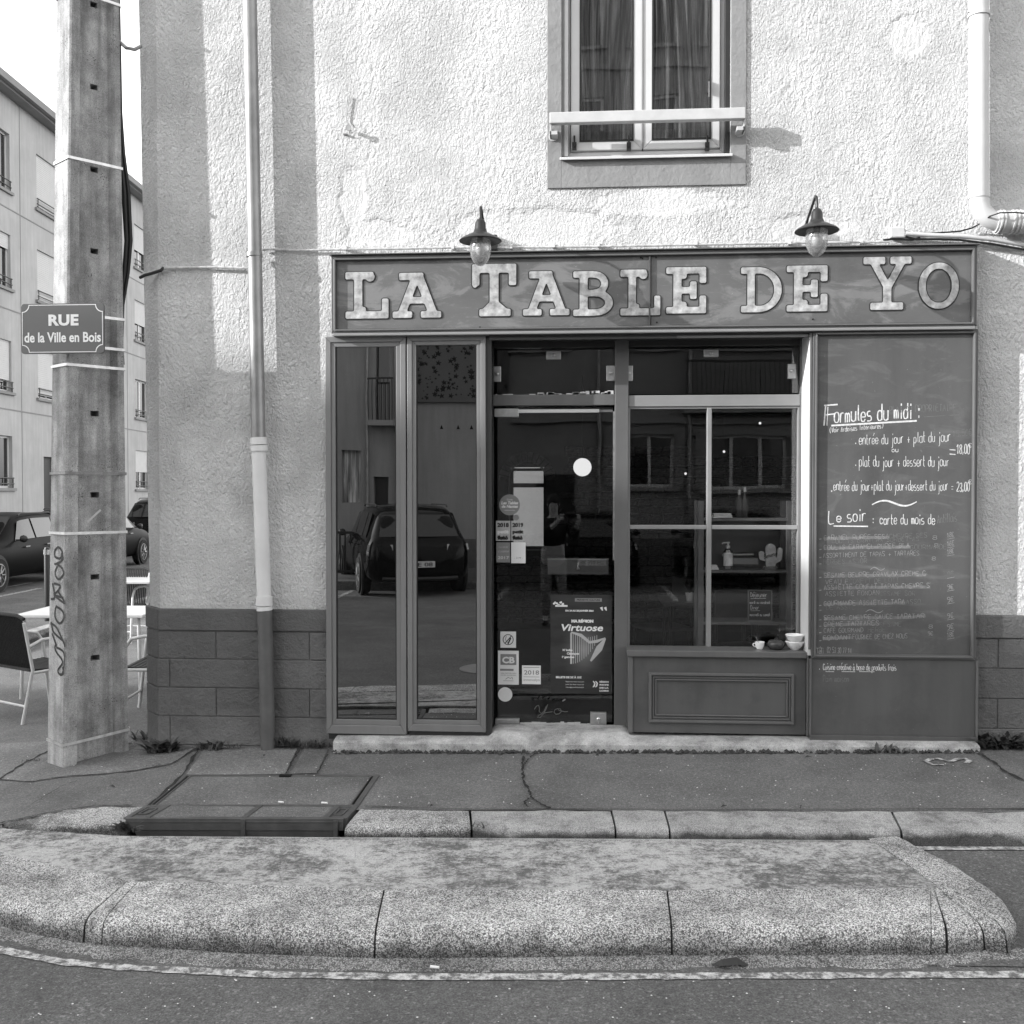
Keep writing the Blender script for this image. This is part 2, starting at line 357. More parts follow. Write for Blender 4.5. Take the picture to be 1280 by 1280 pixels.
# ---------------------------------------------------------------- mesh helpers
class MB:
    def __init__(s): s.v = []; s.f = []
    def add(s, vs, fs):
        n = len(s.v); s.v += [tuple(v) for v in vs]; s.f += [tuple(i+n for i in f) for f in fs]; return s
    def box(s, x0, x1, y0, y1, z0, z1, M=None):
        vs = [Vector((x, y, z)) for z in (z0, z1) for y in (y0, y1) for x in (x0, x1)]
        if M: vs = [M @ v for v in vs]
        return s.add(vs, [(0, 2, 3, 1), (4, 5, 7, 6), (0, 1, 5, 4), (2, 6, 7, 3), (0, 4, 6, 2), (1, 3, 7, 5)])
    def quad(s, a, b, c, d): return s.add([a, b, c, d], [(0, 1, 2, 3)])
    def hexa(s, b4, t4):
        return s.add(list(b4)+list(t4), [(3, 2, 1, 0), (4, 5, 6, 7), (0, 1, 5, 4), (1, 2, 6, 5), (2, 3, 7, 6), (3, 0, 4, 7)])
    def tube(s, pts, r, n=8, closed=False, caps=True):
        pts = [Vector(p) for p in pts]; m = len(pts); rr = r if isinstance(r, (list, tuple)) else [r]*m
        rings = []; prev = None
        for i, p in enumerate(pts):
            a = pts[(i-1) % m] if (closed or i > 0) else p; c = pts[(i+1) % m] if (closed or i < m-1) else p
            t = (c-a).normalized()
            if prev is None:
                u = t.orthogonal().normalized()
            else:
                u = (prev - t*prev.dot(t)).normalized()
            prev = u; v = t.cross(u)
            rings.append([p+(u*math.cos(2*math.pi*k/n)+v*math.sin(2*math.pi*k/n))*rr[i] for k in range(n)])
        vs = [q for rg in rings for q in rg]; fs = []
        for i in range(m if closed else m-1):
            j = (i+1) % m
            for k in range(n): fs.append((i*n+k, i*n+(k+1) % n, j*n+(k+1) % n, j*n+k))
        if caps and not closed: fs += [tuple(range(n-1, -1, -1)), tuple(range((m-1)*n, m*n))]
        return s.add(vs, fs)
    def lathe(s, prof, c=(0, 0, 0), n=20, M=None, caps=True):
        vs = []; fs = []; c = Vector(c)
        for r, z in prof:
            for k in range(n):
                a = 2*math.pi*k/n; v = Vector((r*math.cos(a), r*math.sin(a), z))
                if M: v = M @ v
                vs.append(v+c)
        for i in range(len(prof)-1):
            for k in range(n): fs.append((i*n+k, i*n+(k+1) % n, (i+1)*n+(k+1) % n, (i+1)*n+k))
        if caps:
            fs.append(tuple(range(n-1, -1, -1))); fs.append(tuple(range((len(prof)-1)*n, len(prof)*n)))
        return s.add(vs, fs)
    def prism(s, poly, f, d):           # poly 2D -> f(u,v) point ; d = depth vector
        n = len(poly); a = [Vector(f(*p)) for p in poly]; b = [p+Vector(d) for p in a]
        return s.add(a+b, [tuple(range(n)), tuple(range(2*n-1, n-1, -1))]+[(i, i+n, (i+1) % n+n, (i+1) % n) for i in range(n)])
    def ribbon(s, pts, wd, up=(0, -1, 0)):
        pts = [Vector(p) for p in pts]; up = Vector(up); m = len(pts); ww = wd if isinstance(wd, (list, tuple)) else [wd]*m; vs = []
        for i, p in enumerate(pts):
            t = (pts[min(i+1, m-1)]-pts[max(i-1, 0)])
            if t.length < 1e-9: t = Vector((1, 0, 0))
            q = t.normalized().cross(up).normalized()*ww[i]*.5
            vs += [p-q, p+q]
        return s.add(vs, [(2*i, 2*i+1, 2*i+3, 2*i+2) for i in range(m-1)])
    def build(s, name, mat, parent=None, smooth=False, bevel=0, seg=2, **tags):
        me = bpy.data.meshes.new(name); me.from_pydata(s.v, [], s.f); me.update()
        bm = bmesh.new(); bm.from_mesh(me); bmesh.ops.recalc_face_normals(bm, faces=bm.faces); bm.to_mesh(me); bm.free()
        me.materials.append(MATS[mat])
        if smooth:
            me.shade_smooth() if hasattr(me, 'shade_smooth') else None
            me.set_sharp_from_angle(angle=R(50))
        o = bpy.data.objects.new(name, me); COL.objects.link(o)
        if parent: o.parent = parent
        if bevel:
            b = o.modifiers.new('bevel', 'BEVEL'); b.width = bevel; b.segments = seg; b.limit_method = 'ANGLE'
        for k, v in tags.items(): o[k] = v
        return o
def thing(name, label, cat, loc=(0, 0, 0), group=None, rotz=0):
    o = bpy.data.objects.new(name, None); COL.objects.link(o); o.empty_display_size = .1
    o.location = loc; o.rotation_euler = (0, 0, rotz); o['label'] = label; o['category'] = cat
    if group: o['group'] = group
    return o
def tag(o, label, cat, group=None):
    o['label'] = label; o['category'] = cat
    if group: o['group'] = group
    return o
def struct(o): o['kind'] = 'structure'; return o
def copy_tree(o, parent=None):
    kids = list(o.children); c = o.copy(); COL.objects.link(c); c.parent = parent
    for k in kids:
        d = copy_tree(k, c)
    return c
def B(x0, x1, y0, y1, z0, z1): return MB().box(x0, x1, y0, y1, z0, z1)
def PB(px0, py0, px1, py1, yf, yb, anchor=None):
    """box whose front face covers the given photograph rectangle on plane y=yf"""
    a = at(px0, py0, yf); c = at(px1, py1, yf); return MB().box(min(a.x, c.x), max(a.x, c.x), yf, yb, min(a.z, c.z), max(a.z, c.z))
def frame_mb(x0, x1, z0, z1, wd, yf, yb, wb=None):
    wb = wb or wd; m = MB()
    m.hexa([(x0, yb, z0), (x1, yb, z0), (x1, yf, z0), (x0, yf, z0)], [(x0+wd, yb, z0+wb), (x1-wd, yb, z0+wb), (x1-wd, yf, z0+wb), (x0+wd, yf, z0+wb)])
    m.hexa([(x0+wd, yb, z1-wd), (x1-wd, yb, z1-wd), (x1-wd, yf, z1-wd), (x0+wd, yf, z1-wd)], [(x0, yb, z1), (x1, yb, z1), (x1, yf, z1), (x0, yf, z1)])
    m.hexa([(x0, yb, z0), (x0, yf, z0), (x0, yf, z1), (x0, yb, z1)], [(x0+wd, yb, z0+wb), (x0+wd, yf, z0+wb), (x0+wd, yf, z1-wd), (x0+wd, yb, z1-wd)])
    m.hexa([(x1-wd, yb, z0+wb), (x1-wd, yf, z0+wb), (x1-wd, yf, z1-wd), (x1-wd, yb, z1-wd)], [(x1, yb, z0), (x1, yf, z0), (x1, yf, z1), (x1, yb, z1)])
    return m
def wall_grid(mb, P, us, zs, holes, depth_vec, nobot=()):
    """P(u,z)->point; holes (u0,u1,z0,z1) get reveals along depth_vec"""
    us = sorted(set(list(us)+[h[0] for h in holes]+[h[1] for h in holes])); zs = sorted(set(list(zs)+[h[2] for h in holes]+[h[3] for h in holes]))
    for i in range(len(us)-1):
        for j in range(len(zs)-1):
            uc, zc = (us[i]+us[i+1])/2, (zs[j]+zs[j+1])/2
            if any(h[0] < uc < h[1] and h[2] < zc < h[3] for h in holes): continue
            mb.quad(P(us[i], zs[j]), P(us[i+1], zs[j]), P(us[i+1], zs[j+1]), P(us[i], zs[j+1]))
    d = Vector(depth_vec)
    for hi, (a, b, c, e) in enumerate(holes):
        q = [Vector(P(a, c)), Vector(P(b, c)), Vector(P(b, e)), Vector(P(a, e))]
        for i in (range(4) if hi not in nobot else (1, 2, 3)): mb.quad(q[i], q[(i+1) % 4], q[(i+1) % 4]+d, q[i]+d)
def poly_ground(pts, zf, off=0.0): return [(p[0], p[1], zf(p[0], p[1])+off) for p in pts]

# raster letters: union of strokes, softened, traced
def raster(shapes, wd, ht, res=2, pad=4, blur=2.1):
    W, H = int((wd+2*pad)*res), int((ht+2*pad)*res)
    yy, xx = np.mgrid[0:H, 0:W]; X = xx/res-pad; Y = yy/res-pad; F_ = np.zeros((H, W))
    for s in shapes:
        k = s[0]
        if k == 'r': d = (X >= s[1]) & (X <= s[2]) & (Y >= s[3]) & (Y <= s[4])
        elif k == 'l':
            x0, y0, x1, y1, t = s[1:]; dx, dy = x1-x0, y1-y0; L2 = dx*dx+dy*dy
            q = np.clip(((X-x0)*dx+(Y-y0)*dy)/L2, 0, 1); d = np.hypot(X-x0-q*dx, Y-y0-q*dy) <= t/2
        elif k == 'o': d = (((X-s[1])/s[3])**2+((Y-s[2])/s[4])**2 <= 1) & (((X-s[1])/(s[3]-s[5]))**2+((Y-s[2])/(s[4]-s[6]))**2 >= 1)
        elif k == 'h': d = (((X-s[1])/s[3])**2+((Y-s[2])/s[4])**2 <= 1) & (((X-s[1])/(s[3]-s[5]))**2+((Y-s[2])/(s[4]-s[6]))**2 >= 1) & (X >= s[1])
        elif k == 'c': d = ((X-s[1])/s[3])**2+((Y-s[2])/s[3])**2 <= 1
        F_[d] = 1
    r = int(3*blur*res/2)+1; kx = np.exp(-.5*(np.arange(-r, r+1)/(blur*res/2))**2); kx /= kx.sum()
    F_ = np.apply_along_axis(lambda a: np.convolve(a, kx, 'same'), 0, F_); F_ = np.apply_along_axis(lambda a: np.convolve(a, kx, 'same'), 1, F_)
    segs = {}; TH = .58
    def ip(i0, j0, i1, j1):
        a, b = F_[i0, j0], F_[i1, j1]; t = (TH-a)/(b-a); return (round((j0+(j1-j0)*t)/res-pad, 4), round((i0+(i1-i0)*t)/res-pad, 4))
    for i in range(H-1):
        for j in range(W-1):
            c = (F_[i, j] > TH, F_[i, j+1] > TH, F_[i+1, j+1] > TH, F_[i+1, j] > TH); n = sum(c)
            if n in (0, 4): continue
            E = {}
            if c[0] != c[1]: E['t'] = ip(i, j, i, j+1)
            if c[1] != c[2]: E['r'] = ip(i, j+1, i+1, j+1)
            if c[3] != c[2]: E['b'] = ip(i+1, j, i+1, j+1)
            if c[0] != c[3]: E['l'] = ip(i, j, i+1, j)
            ks = list(E)
            prs = [(ks[0], ks[1])] if len(ks) == 2 else [('t', 'l'), ('r', 'b')]
            for a, b in prs:
                segs.setdefault(E[a], []).append(E[b]); segs.setdefault(E[b], []).append(E[a])
    loops = []; seen = set()
    for st0 in list(segs):
        if st0 in seen: continue
        lp = [st0]; seen.add(st0); cur = st0
        while True:
            nx = [q for q in segs[cur] if q not in seen]
            if not nx: break
            cur = nx[0]; seen.add(cur); lp.append(cur)
        if len(lp) > 6: loops.append(lp[::2])
    return loops
def loops_to_mesh(loops, f2, name, mat, parent, extrude, bevel=0.0):
    """flat loops (u,v) -> local x,z; solid with thickness, front at y=0 going back"""
    cu = bpy.data.curves.new(name, 'CURVE'); cu.dimensions = '2D'; cu.fill_mode = 'BOTH'; cu.extrude = extrude/2; cu.bevel_depth = bevel
    for lp in loops:
        sp = cu.splines.new('POLY'); sp.points.add(len(lp)-1)
        for p, q in zip(sp.points, lp):
            u, v = f2(*q); p.co = (u, v, 0, 1)
        sp.use_cyclic_u = True
    return curve_mesh(cu, name, mat, parent)
def curve_mesh(cu, name, mat, parent, M=None):
    tmp = bpy.data.objects.new('tmp', cu); COL.objects.link(tmp)
    dg = bpy.context.evaluated_depsgraph_get(); me = bpy.data.meshes.new_from_object(tmp.evaluated_get(dg))
    bpy.data.objects.remove(tmp); me.transform(M or Matrix.Rotation(R(90), 4, 'X'))
    me.materials.clear(); me.materials.append(MATS[mat]); me.name = name
    o = bpy.data.objects.new(name, me); COL.objects.link(o)
    if parent: o.parent = parent
    return o
def text(s, h, name, mat, parent, loc, width=None, bold=0., depth=.0006, shear=0., align='LEFT', M=None, sp=1.0):
    cu = bpy.data.curves.new(name, 'FONT'); cu.body = s; cu.size = h/.73; cu.extrude = depth/2; cu.offset = bold; cu.align_x = align; cu.shear = shear; cu.space_character = sp; cu.resolution_u = 3
    o = curve_mesh(cu, name, mat, parent, Matrix.Identity(4))
    me = o.data
    if not me.vertices: return o
    if width:
        xs = [v.co.x for v in me.vertices]; k = width/(max(xs)-min(xs)); me.transform(Matrix.Diagonal((k, 1, 1, 1)))
    me.transform(Matrix.Rotation(R(90), 4, 'X'))
    if M: me.transform(M)
    o.location = loc
    return o

# single-stroke hand lettering
GL = dict(zip('abcdefghijklmnopqrstuvxyz', [
 '47 17 06 04 13 33 44|47 44 53', '0a 03|06 17 37 46 44 33 13 04', '46 37 17 06 04 13 33 44', '46 37 17 06 04 13 33 44|4a 43', '05 45 46 37 17 06 04 13 33 44',
 '4a 2a 19 13|07 37', '46 37 17 06 04 13 33 44|47 41 30 10 01', '0a 03|05 17 37 46 43', '17 13|19 1a', '27 21 10 00|29 2a', '0a 03|37 05 33', '1a 14 23', '07 03|06 17 26 23|26 37 46 43',
 '07 03|05 17 37 46 43', '17 37 46 44 33 13 04 06 17', '07 00|06 17 37 46 44 33 13 04', '46 37 17 06 04 13 33 44|47 40', '07 03|05 17 37', '37 17 06 15 35 44 33 03', '1a 14 23 33|07 37',
 '07 04 13 33 44|47 43', '07 23 47', '07 43|47 03', '07 04 13 33 44|47 41 30 10', '07 47 03 43']))
GL.update(dict(zip('ABCDEFGHIJKLMNOPQRSTUVXYZ', [
 '03 2a 43|16 36', '03 0a 3a 49 37 06|37 45 44 33 03', '49 3a 1a 08 05 13 33 44', '03 0a 2a 48 45 23 03', '4a 0a 03 43|07 37', '4a 0a 03|07 37', '49 3a 1a 08 05 13 33 44 46 26', '0a 03|4a 43|07 47', '23 2a', '3a 34 23 13 04', '0a 03|4a 07 43', '0a 03 43',
 '03 0a 26 4a 43', '03 0a 43 4a', '1a 3a 48 45 33 13 05 08 1a', '03 0a 3a 49 47 36 06', '1a 3a 48 45 33 13 05 08 1a|34 52', '03 0a 3a 49 47 36 06|26 43', '49 3a 1a 09 17 36 44 33 13 04', '0a 4a|2a 23', '0a 04 13 33 44 4a', '0a 23 4a', '0a 43|4a 03', '0a 26 4a|26 23', '0a 4a 03 43'])))
GL.update({'0': '1a 3a 48 45 33 13 05 08 1a', '1': '08 2a 23', '2': '09 1a 3a 49 47 03 43', '3': '09 3a 49 47 26 45 44 33 13 04', '4': '33 3a 05 45', '5': '4a 0a 07 37 46 44 33 03', '6': '4a 2a 06 04 13 33 44 46 37 06', '7': '0a 4a 13', '8': '1a 3a 49 37 17 09 1a|17 05 04 13 33 44 45 37', '9': '47 17 09 1a 3a 49 45 33 13',
 '.': '13 14', ',': '14 02', ':': '13 14|16 17', '+': '15 55|23+27', '=': '14 54|16 56', '(': '3b 18 15 32', ')': '1b 38 35 12', '-': '15 35', '€': '49 3a 1a 08 05 13 33 44|07 37|05 35', '~': '05 17 27 45 55 67', '|': '23 2a'})
GL['+'] = '15 55|33 37'
GL['é'] = GL['e']+'|29 4b'; GL['à'] = GL['a']+'|1b 29'; GL['É'] = GL['E']
def hand(mb, s, x, z, h, y, wd=None, thick=.004, jit=.35, slope=0., tot=None):
    """h = x-height in metres; returns end x"""
    k = h/4; adv = 5.6; wide = {'m': 0, 'i': -2.4, 'l': -2, '.': -2, ',': -2, ':': -2, 'j': -1.5, 't': -1, 'r': -1, 'f': -.6, ' ': -1.4, '+': 1.2, '=': 1.2}
    total = sum(adv+wide.get(c, 0) for c in s)*k; sxx = (tot/total) if tot else 1.
    cx = 0; rg = random.Random(hash(len(s)) + int(x*1000) + int(z*1000)); lay = 0
    for c in s:
        if c in GL:
            dy = rg.uniform(-jit, jit)*k; sc = rg.uniform(.93, 1.07)
            for stq in GL[c].split('|'):
                P_ = []
                for tk in stq.split():
                    gx, gy = int(tk[0], 16), int(tk[1], 16)-3
                    P_.append(((cx+gx*sc*.95)*k*sxx, gy*k*sc+dy))
                if len(P_) > 2:          # Catmull-Rom smoothing
                    Q = []; n = len(P_)
                    for i in range(n-1):
                        p0 = P_[max(i-1, 0)]; p1 = P_[i]; p2 = P_[i+1]; p3 = P_[min(i+2, n-1)]
                        for t in (0, .34, .67):
                            Q.append(tuple(.5*((2*p1[a])+(-p0[a]+p2[a])*t+(2*p0[a]-5*p1[a]+4*p2[a]-p3[a])*t*t+(-p0[a]+3*p1[a]-3*p2[a]+p3[a])*t**3) for a in (0, 1)))
                    Q.append(P_[-1]); P_ = Q
                lay += 1
                mb.ribbon([(x+u, y-.00004*(lay % 9), z+v+slope*u) for u, v in P_], [thick*rg.uniform(.75, 1.15) for _ in P_])
        cx += adv+wide.get(c, 0)
    return x+cx*k*sxx
# ================================================================ the corner building
X0, X1 = -2.86, 7.5
ZB = .845                                          # top of the painted plinth
OPX0, OPX1, OPZ0, OPZ1 = at(613, 500).x, at(1011, 500).x, -.3, 2.655
hL, hR = at(702, 150).x, at(913, 150).x
WZ0, WZ1 = at(800, 199).z, 5.35
house = thing('corner_building', 'white roughcast corner building with dark painted block base above the restaurant front', 'building', (0, 0, 0))
mb = MB()
ucuts = [X0, X1]
wall_grid(mb, lambda u, z: (u, 0, z), ucuts, [ZB, 9.0], [(hL, hR, WZ0, WZ1)] + [(OPX0, OPX1, ZB, OPZ1)], (0, .22, 0), (1,))
cA = Vector((X0, 0, 0)); cBt = Vector((-3.0, .16, 0)); sdir = DS
def corner_x(z): return -.012*(z-.8)               # the corner leans out as it rises
def zp(p, z, lean=1): return (p.x+corner_x(z)*lean, p.y, z)
for z0, z1 in ((ZB, 3.0), (3.0, 9.0)):
    mb.quad(zp(cBt, z0), zp(cA, z0, 0), zp(cA, z1, 0), zp(cBt, z1))
    e = cBt+sdir*9; mb.quad(zp(e, z0), zp(cBt, z0), zp(cBt, z1), zp(e, z1))
mb.build('wall', 'stucco', house)
MB().hexa([(-3.05, .2, 8.9), (8, .2, 8.9), (8, 10, 8.9), (-3.7, 9, 8.9)], [(-3.05, .2, 9.0), (8, .2, 9.0), (8, 10, 9.0), (-3.7, 9, 9.0)]).build('roof', 'roof_zinc', house)
# plinth: smooth band on top, then courses of painted blocks
pl = MB(); cy0, cy1 = -.5, ZB
pts = [cBt+sdir*9, cBt, cA, Vector((OPX0-.02, 0, 0))]
def off_path(pts, d):
    out = []
    for i, p in enumerate(pts):
        a = (pts[min(i+1, len(pts)-1)]-pts[max(i-1, 0)]).normalized(); n = Vector((a.y, -a.x, 0)); out.append(p+n*d)
    return out
def strip_piece(path, d0, d1, z0, z1, name, mat, parent, bev=.006):
    a = off_path(path, d0); b = off_path(path, d1); m = MB()
    for i in range(len(path)-1):
        m.hexa([(a[i].x, a[i].y, z0), (b[i].x, b[i].y, z0), (b[i+1].x, b[i+1].y, z0), (a[i+1].x, a[i+1].y, z0)], [(a[i].x, a[i].y, z1), (b[i].x, b[i].y, z1), (b[i+1].x, b[i+1].y, z1), (a[i+1].x, a[i+1].y, z1)])
    return m.build(name, mat, parent, bevel=bev)
def path_between(path, s0, s1):
    out = []; acc = 0
    for i in range(len(path)-1):
        L_ = (path[i+1]-path[i]).length
        if acc+L_ > s0 and acc < s1:
            t0 = max(0, (s0-acc)/L_); t1 = min(1, (s1-acc)/L_)
            p0 = path[i].lerp(path[i+1], t0); p1 = path[i].lerp(path[i+1], t1)
            if not out: out.append(p0)
            out.append(p1)
        acc += L_
    return out
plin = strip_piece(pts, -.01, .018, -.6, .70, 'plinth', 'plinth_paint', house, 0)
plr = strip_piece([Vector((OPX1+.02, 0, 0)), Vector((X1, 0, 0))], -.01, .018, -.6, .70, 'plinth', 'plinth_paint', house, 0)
MATS['mortar_dirt'].node_tree.nodes  # joint colour stays dark
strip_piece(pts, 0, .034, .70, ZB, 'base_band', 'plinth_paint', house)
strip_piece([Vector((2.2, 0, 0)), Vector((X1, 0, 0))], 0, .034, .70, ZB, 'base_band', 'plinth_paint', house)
lenL = sum((pts[i+1]-pts[i]).length for i in range(3))
zc = [.696, .5065, .3135, .1205, -.075, -.27]
rnd = random.Random(3)
sx_ = (cBt+sdir*9-cBt).length+(cBt-cA).length            # path length at x = X0
for ci in range(5):
    z1, z0 = zc[ci], zc[ci+1]
    js = [sx_+(at(272, 820).x-X0)+k*.64+(.32 if ci % 2 else 0)-.002 for k in range(-15, 6)]
    js = [j for j in js if 5.5 < j < lenL-.05]+[lenL]
    for j in range(len(js)-1):
        pp = path_between(pts, js[j]+.0022, js[j+1]-.0022)
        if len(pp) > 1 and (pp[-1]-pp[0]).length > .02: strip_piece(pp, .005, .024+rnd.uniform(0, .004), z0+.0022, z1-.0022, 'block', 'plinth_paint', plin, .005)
    xr = 2.2+.1
    js = [2.0+k*.64-(.32 if ci % 2 else 0) for k in range(0, 8)]
    for j in range(len(js)-1):
        if js[j+1] < 2.5 or js[j] > 5: continue
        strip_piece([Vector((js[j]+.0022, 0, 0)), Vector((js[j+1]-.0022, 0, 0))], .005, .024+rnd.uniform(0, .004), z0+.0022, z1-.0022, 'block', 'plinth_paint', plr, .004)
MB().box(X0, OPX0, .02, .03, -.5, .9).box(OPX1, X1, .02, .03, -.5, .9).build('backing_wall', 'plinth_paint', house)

# upper window -----------------------------------------------------
sur = MB(); a = at(684, 100, -.012).x; b = at(933, 100, -.012).x; zb = at(800, 233, -.012).z
sur.box(a, hL, -.012, .004, zb, 5.6).box(hR, b, -.012, .004, zb, 5.6).box(hL, hR, -.012, .004, zb, WZ0).box(hL, hR, -.012, .004, WZ1, 5.6)
sur.build('window_surround', 'surround_plaster', house, bevel=.003)
win = thing('tmp', '', ''); del win['label']; del win['category']; win.name = 'window'; win.parent = house
YW = .10
zf = WZ0+.035
f = frame_mb(hL+.012, hR-.012, zf, WZ1, .045, YW-.02, YW+.05); f.build('frame', 'white_pvc', win, bevel=.004)
xm = at(803, 100, YW).x
fL = at(746-29, 150, YW).x; fR = at(884, 150, YW).x
for (xa, xb) in ((hL+.06, xm-.003), (xm+.003, hR-.06)):
    fr = frame_mb(xa, xb, zf+.048, WZ1-.06, .062, YW-.045, YW+.0); s_ = fr.build('casement', 'white_pvc', win, bevel=.004)
    B(xa+.055, xb-.055, YW-.02, YW-.014, zf+.1, WZ1-.1).build('pane', 'upper_glass', win)
    g_ = frame_mb(xa+.056, xb-.056, zf+.102, WZ1-.12, .012, YW-.048, YW-.02); g_.build('gasket', 'cable_black', win)
MB().box(xm-.004, xm+.004, YW-.05, YW-.04, zf+.05, WZ1-.06).build('meeting_joint', 'ink_grey', win)
# handle, latches, shutter guides, sill
hp = at(886, 105, YW-.05); MB().box(hp.x-.008, hp.x+.008, YW-.075, YW-.045, hp.z-.06, hp.z+.02).tube([(hp.x, YW-.07, hp.z), (hp.x, YW-.09, hp.z), (hp.x, YW-.09, hp.z-.1)], .007).build('handle', 'black_enamel', win, smooth=True)
for px in (718, 786, 884):
    q = at(px, 184, YW-.05); MB().box(q.x-.014, q.x+.014, YW-.06, YW-.03, q.z-.02, q.z+.03).box(q.x-.006, q.x+.006, YW-.07, YW-.05, q.z-.0, q.z+.07).build('shutter_catch', 'black_enamel', win)
for px in (707, 910):
    q = at(px, 100, .0); MB().box(q.x-.016, q.x+.016, .015, .07, zf, WZ1).build('shutter_guide', 'white_pvc' if px == 707 else 'black_enamel', win, bevel=.002)
MB().box(hL+.0, hL+.018, .01, .09, zf, WZ1).build('guide_channel', 'ink_grey', win)
zs_ = at(800, 195, -.05).z
MB().hexa([(hL-.01, -.045, zs_-.012), (hR+.01, -.045, zs_-.012), (hR+.01, .08, zs_+.02), (hL-.01, .08, zs_+.02)], [(hL-.01, -.045, zs_+.006), (hR+.01, -.045, zs_+.006), (hR+.01, .08, zs_+.036), (hL-.01, .08, zs_+.036)]).build('window_sill', 'white_pvc', win, bevel=.003)
cur = MB(); n = 90; rows = 14; x0_, x1_ = hL+.08, hR-.02
for j in range(rows+1):
    for i in range(n+1):
        u = i/n; v = j/rows; x = x0_+(x1_-x0_)*u; amp = .034+.018*math.sin(u*5)
        cur.v.append((x+.02*math.sin(v*5+u*9), YW+.13+amp*math.sin(u*62+2.2*math.sin(u*7+v*1.5))+.012*math.sin(v*6+u*21), zf-.25+(WZ1-zf+.25)*v))
for j in range(rows):
    for i in range(n):
        if .47 < (i+.5)/n < .53: continue
        q = j*(n+1)+i; cur.f.append((q, q+1, q+n+2, q+n+1))
cur.build('curtain', 'curtain', win, smooth=True)
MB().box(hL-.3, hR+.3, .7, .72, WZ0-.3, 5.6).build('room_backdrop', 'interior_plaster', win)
rail = thing('window_guard_bar', 'white horizontal guard bar with end brackets across the upper window', 'railing', tuple(at(808, 148, -.12)))
def rel(o, root):           # keep world placement when parenting to a located Empty
    o.parent = root; o.location = o.location - root.location; return o
ra, rb = at(687, 148, -.125), at(932, 143, -.125)
zr = ra.z+.005
rel(MB().box(ra.x, rb.x, -.125, -.075, zr-.035, zr+.035).build('bar', 'chipped_white', None, bevel=.004), rail)
for x_, s_ in ((ra.x, 1), (rb.x, -1)):
    m = MB(); m.box(x_, x_+s_*.05, -.10, -.013, zr-.10, zr-.075).box(x_+s_*.0, x_+s_*.012, -.10, -.013, zr-.1, zr-.035); m.lathe([(.03, -.012), (.03, .0)], (x_+s_*.02, -.02, zr-.085), 12, Matrix.Rotation(R(90), 4, 'X'))
    rel(m.build('bracket', 'chipped_white', None, bevel=.002), rail)

# ---------------------------------------------------------------- shopfront
YG = .20
shop = thing('shopfront', 'grey wooden restaurant shopfront with glazed door, large window and folded tinted leaves', 'shopfront', (0, 0, 0))
# reveals of the recess
zt = OPZ1
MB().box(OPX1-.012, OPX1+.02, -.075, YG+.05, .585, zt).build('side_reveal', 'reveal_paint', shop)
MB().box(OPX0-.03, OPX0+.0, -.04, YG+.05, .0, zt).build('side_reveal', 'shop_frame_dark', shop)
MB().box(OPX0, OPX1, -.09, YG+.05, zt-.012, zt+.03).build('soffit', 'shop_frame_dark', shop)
zz = at(640, 421, -.06).z
MB().box(OPX0, OPX1, -.06, -.03, zt-.03, zt-.0121).build('lintel_board', 'shop_frame', shop)
q0, q1 = at(846, 421, -.065), at(1010, 421, -.065); MB().box(q0.x, q1.x, -.066, -.0601, q0.z-.008, q0.z+.008).build('lintel_strip', 'window_bar', shop)
xdl, xdr = at(617, 600, YG).x, at(768, 600, YG).x
xwl, xwr = at(785, 600, YG).x, at(998, 600, YG).x
z_top = at(800, 434, YG).z; z_t1 = at(800, 493, YG).z; z_t2 = at(800, 509, YG).z
z_sill = at(880, 810, YG).z; z_thr = at(690, 910, YG).z
def fpost(x0, x1, z0, z1, mat, y0=YG-.04, y1=YG+.04, name='frame_post'): return MB().box(x0, x1, y0, y1, z0, z1).build(name, mat, shop, bevel=.004)
fpost(OPX0, xdl, z_thr, z_top+.1, 'shop_frame_dark')
fpost(xdr, xwl, z_thr, z_top+.1, 'shop_frame', YG-.055)
fpost(xwr, OPX1-.0121, .6, z_top+.1, 'shop_frame')
fpost(xdl, xdr, z_t2+.012, z_t1, 'shop_frame', name='transom_rail')
fpost(xwl, xwr, z_t2, z_t1-.01, 'window_bar', name='transom_rail')
fpost(OPX0, OPX1-.013, z_top, z_top+.16, 'shop_frame_dark', YG-.03, name='head_rail')
# top lights
for (xa, xb, nm_) in ((xdl, xdr, 0), (xwl, xwr, 1)):
    B(xa+.004, xb-.004, YG-.005, YG+.003, z_t1+.002, z_top-.002).build('top_light', 'window_glass', shop)
for (xa, ya, xb, yb) in ((683, 439, 701, 449), (617, 458, 626, 477), (758, 457, 769, 476), (781, 457, 791, 476), (880, 437, 898, 446), (985, 455, 995, 473)):
    c = PB(xa, ya, xb, yb, YG-.02, YG+.012).build('glass_clamp', 'brushed_steel', shop, bevel=.002)
    q = at((xa+xb)/2, (ya+yb)/2, YG-.02); MB().lathe([(.012, 0), (.012, .01), (.006, .014)], q, 12, Matrix.Rotation(R(90), 4, 'X')).build('clamp_screw', 'brushed_steel', c, smooth=True)
# dirt and leaves piled on the door transom
m = MB(); rr = random.Random(5)
for k in range(26):
    x_ = xdl+.02+rr.random()**.6*(xdr-xdl-.04); m.box(x_-.02, x_+.02, YG-.035, YG-.01, z_t1, z_t1+.004+.012*rr.random()*(x_-xdl)/(xdr-xdl)*2)
m.build('dust_line', 'chipped_white', shop, kind='stuff')
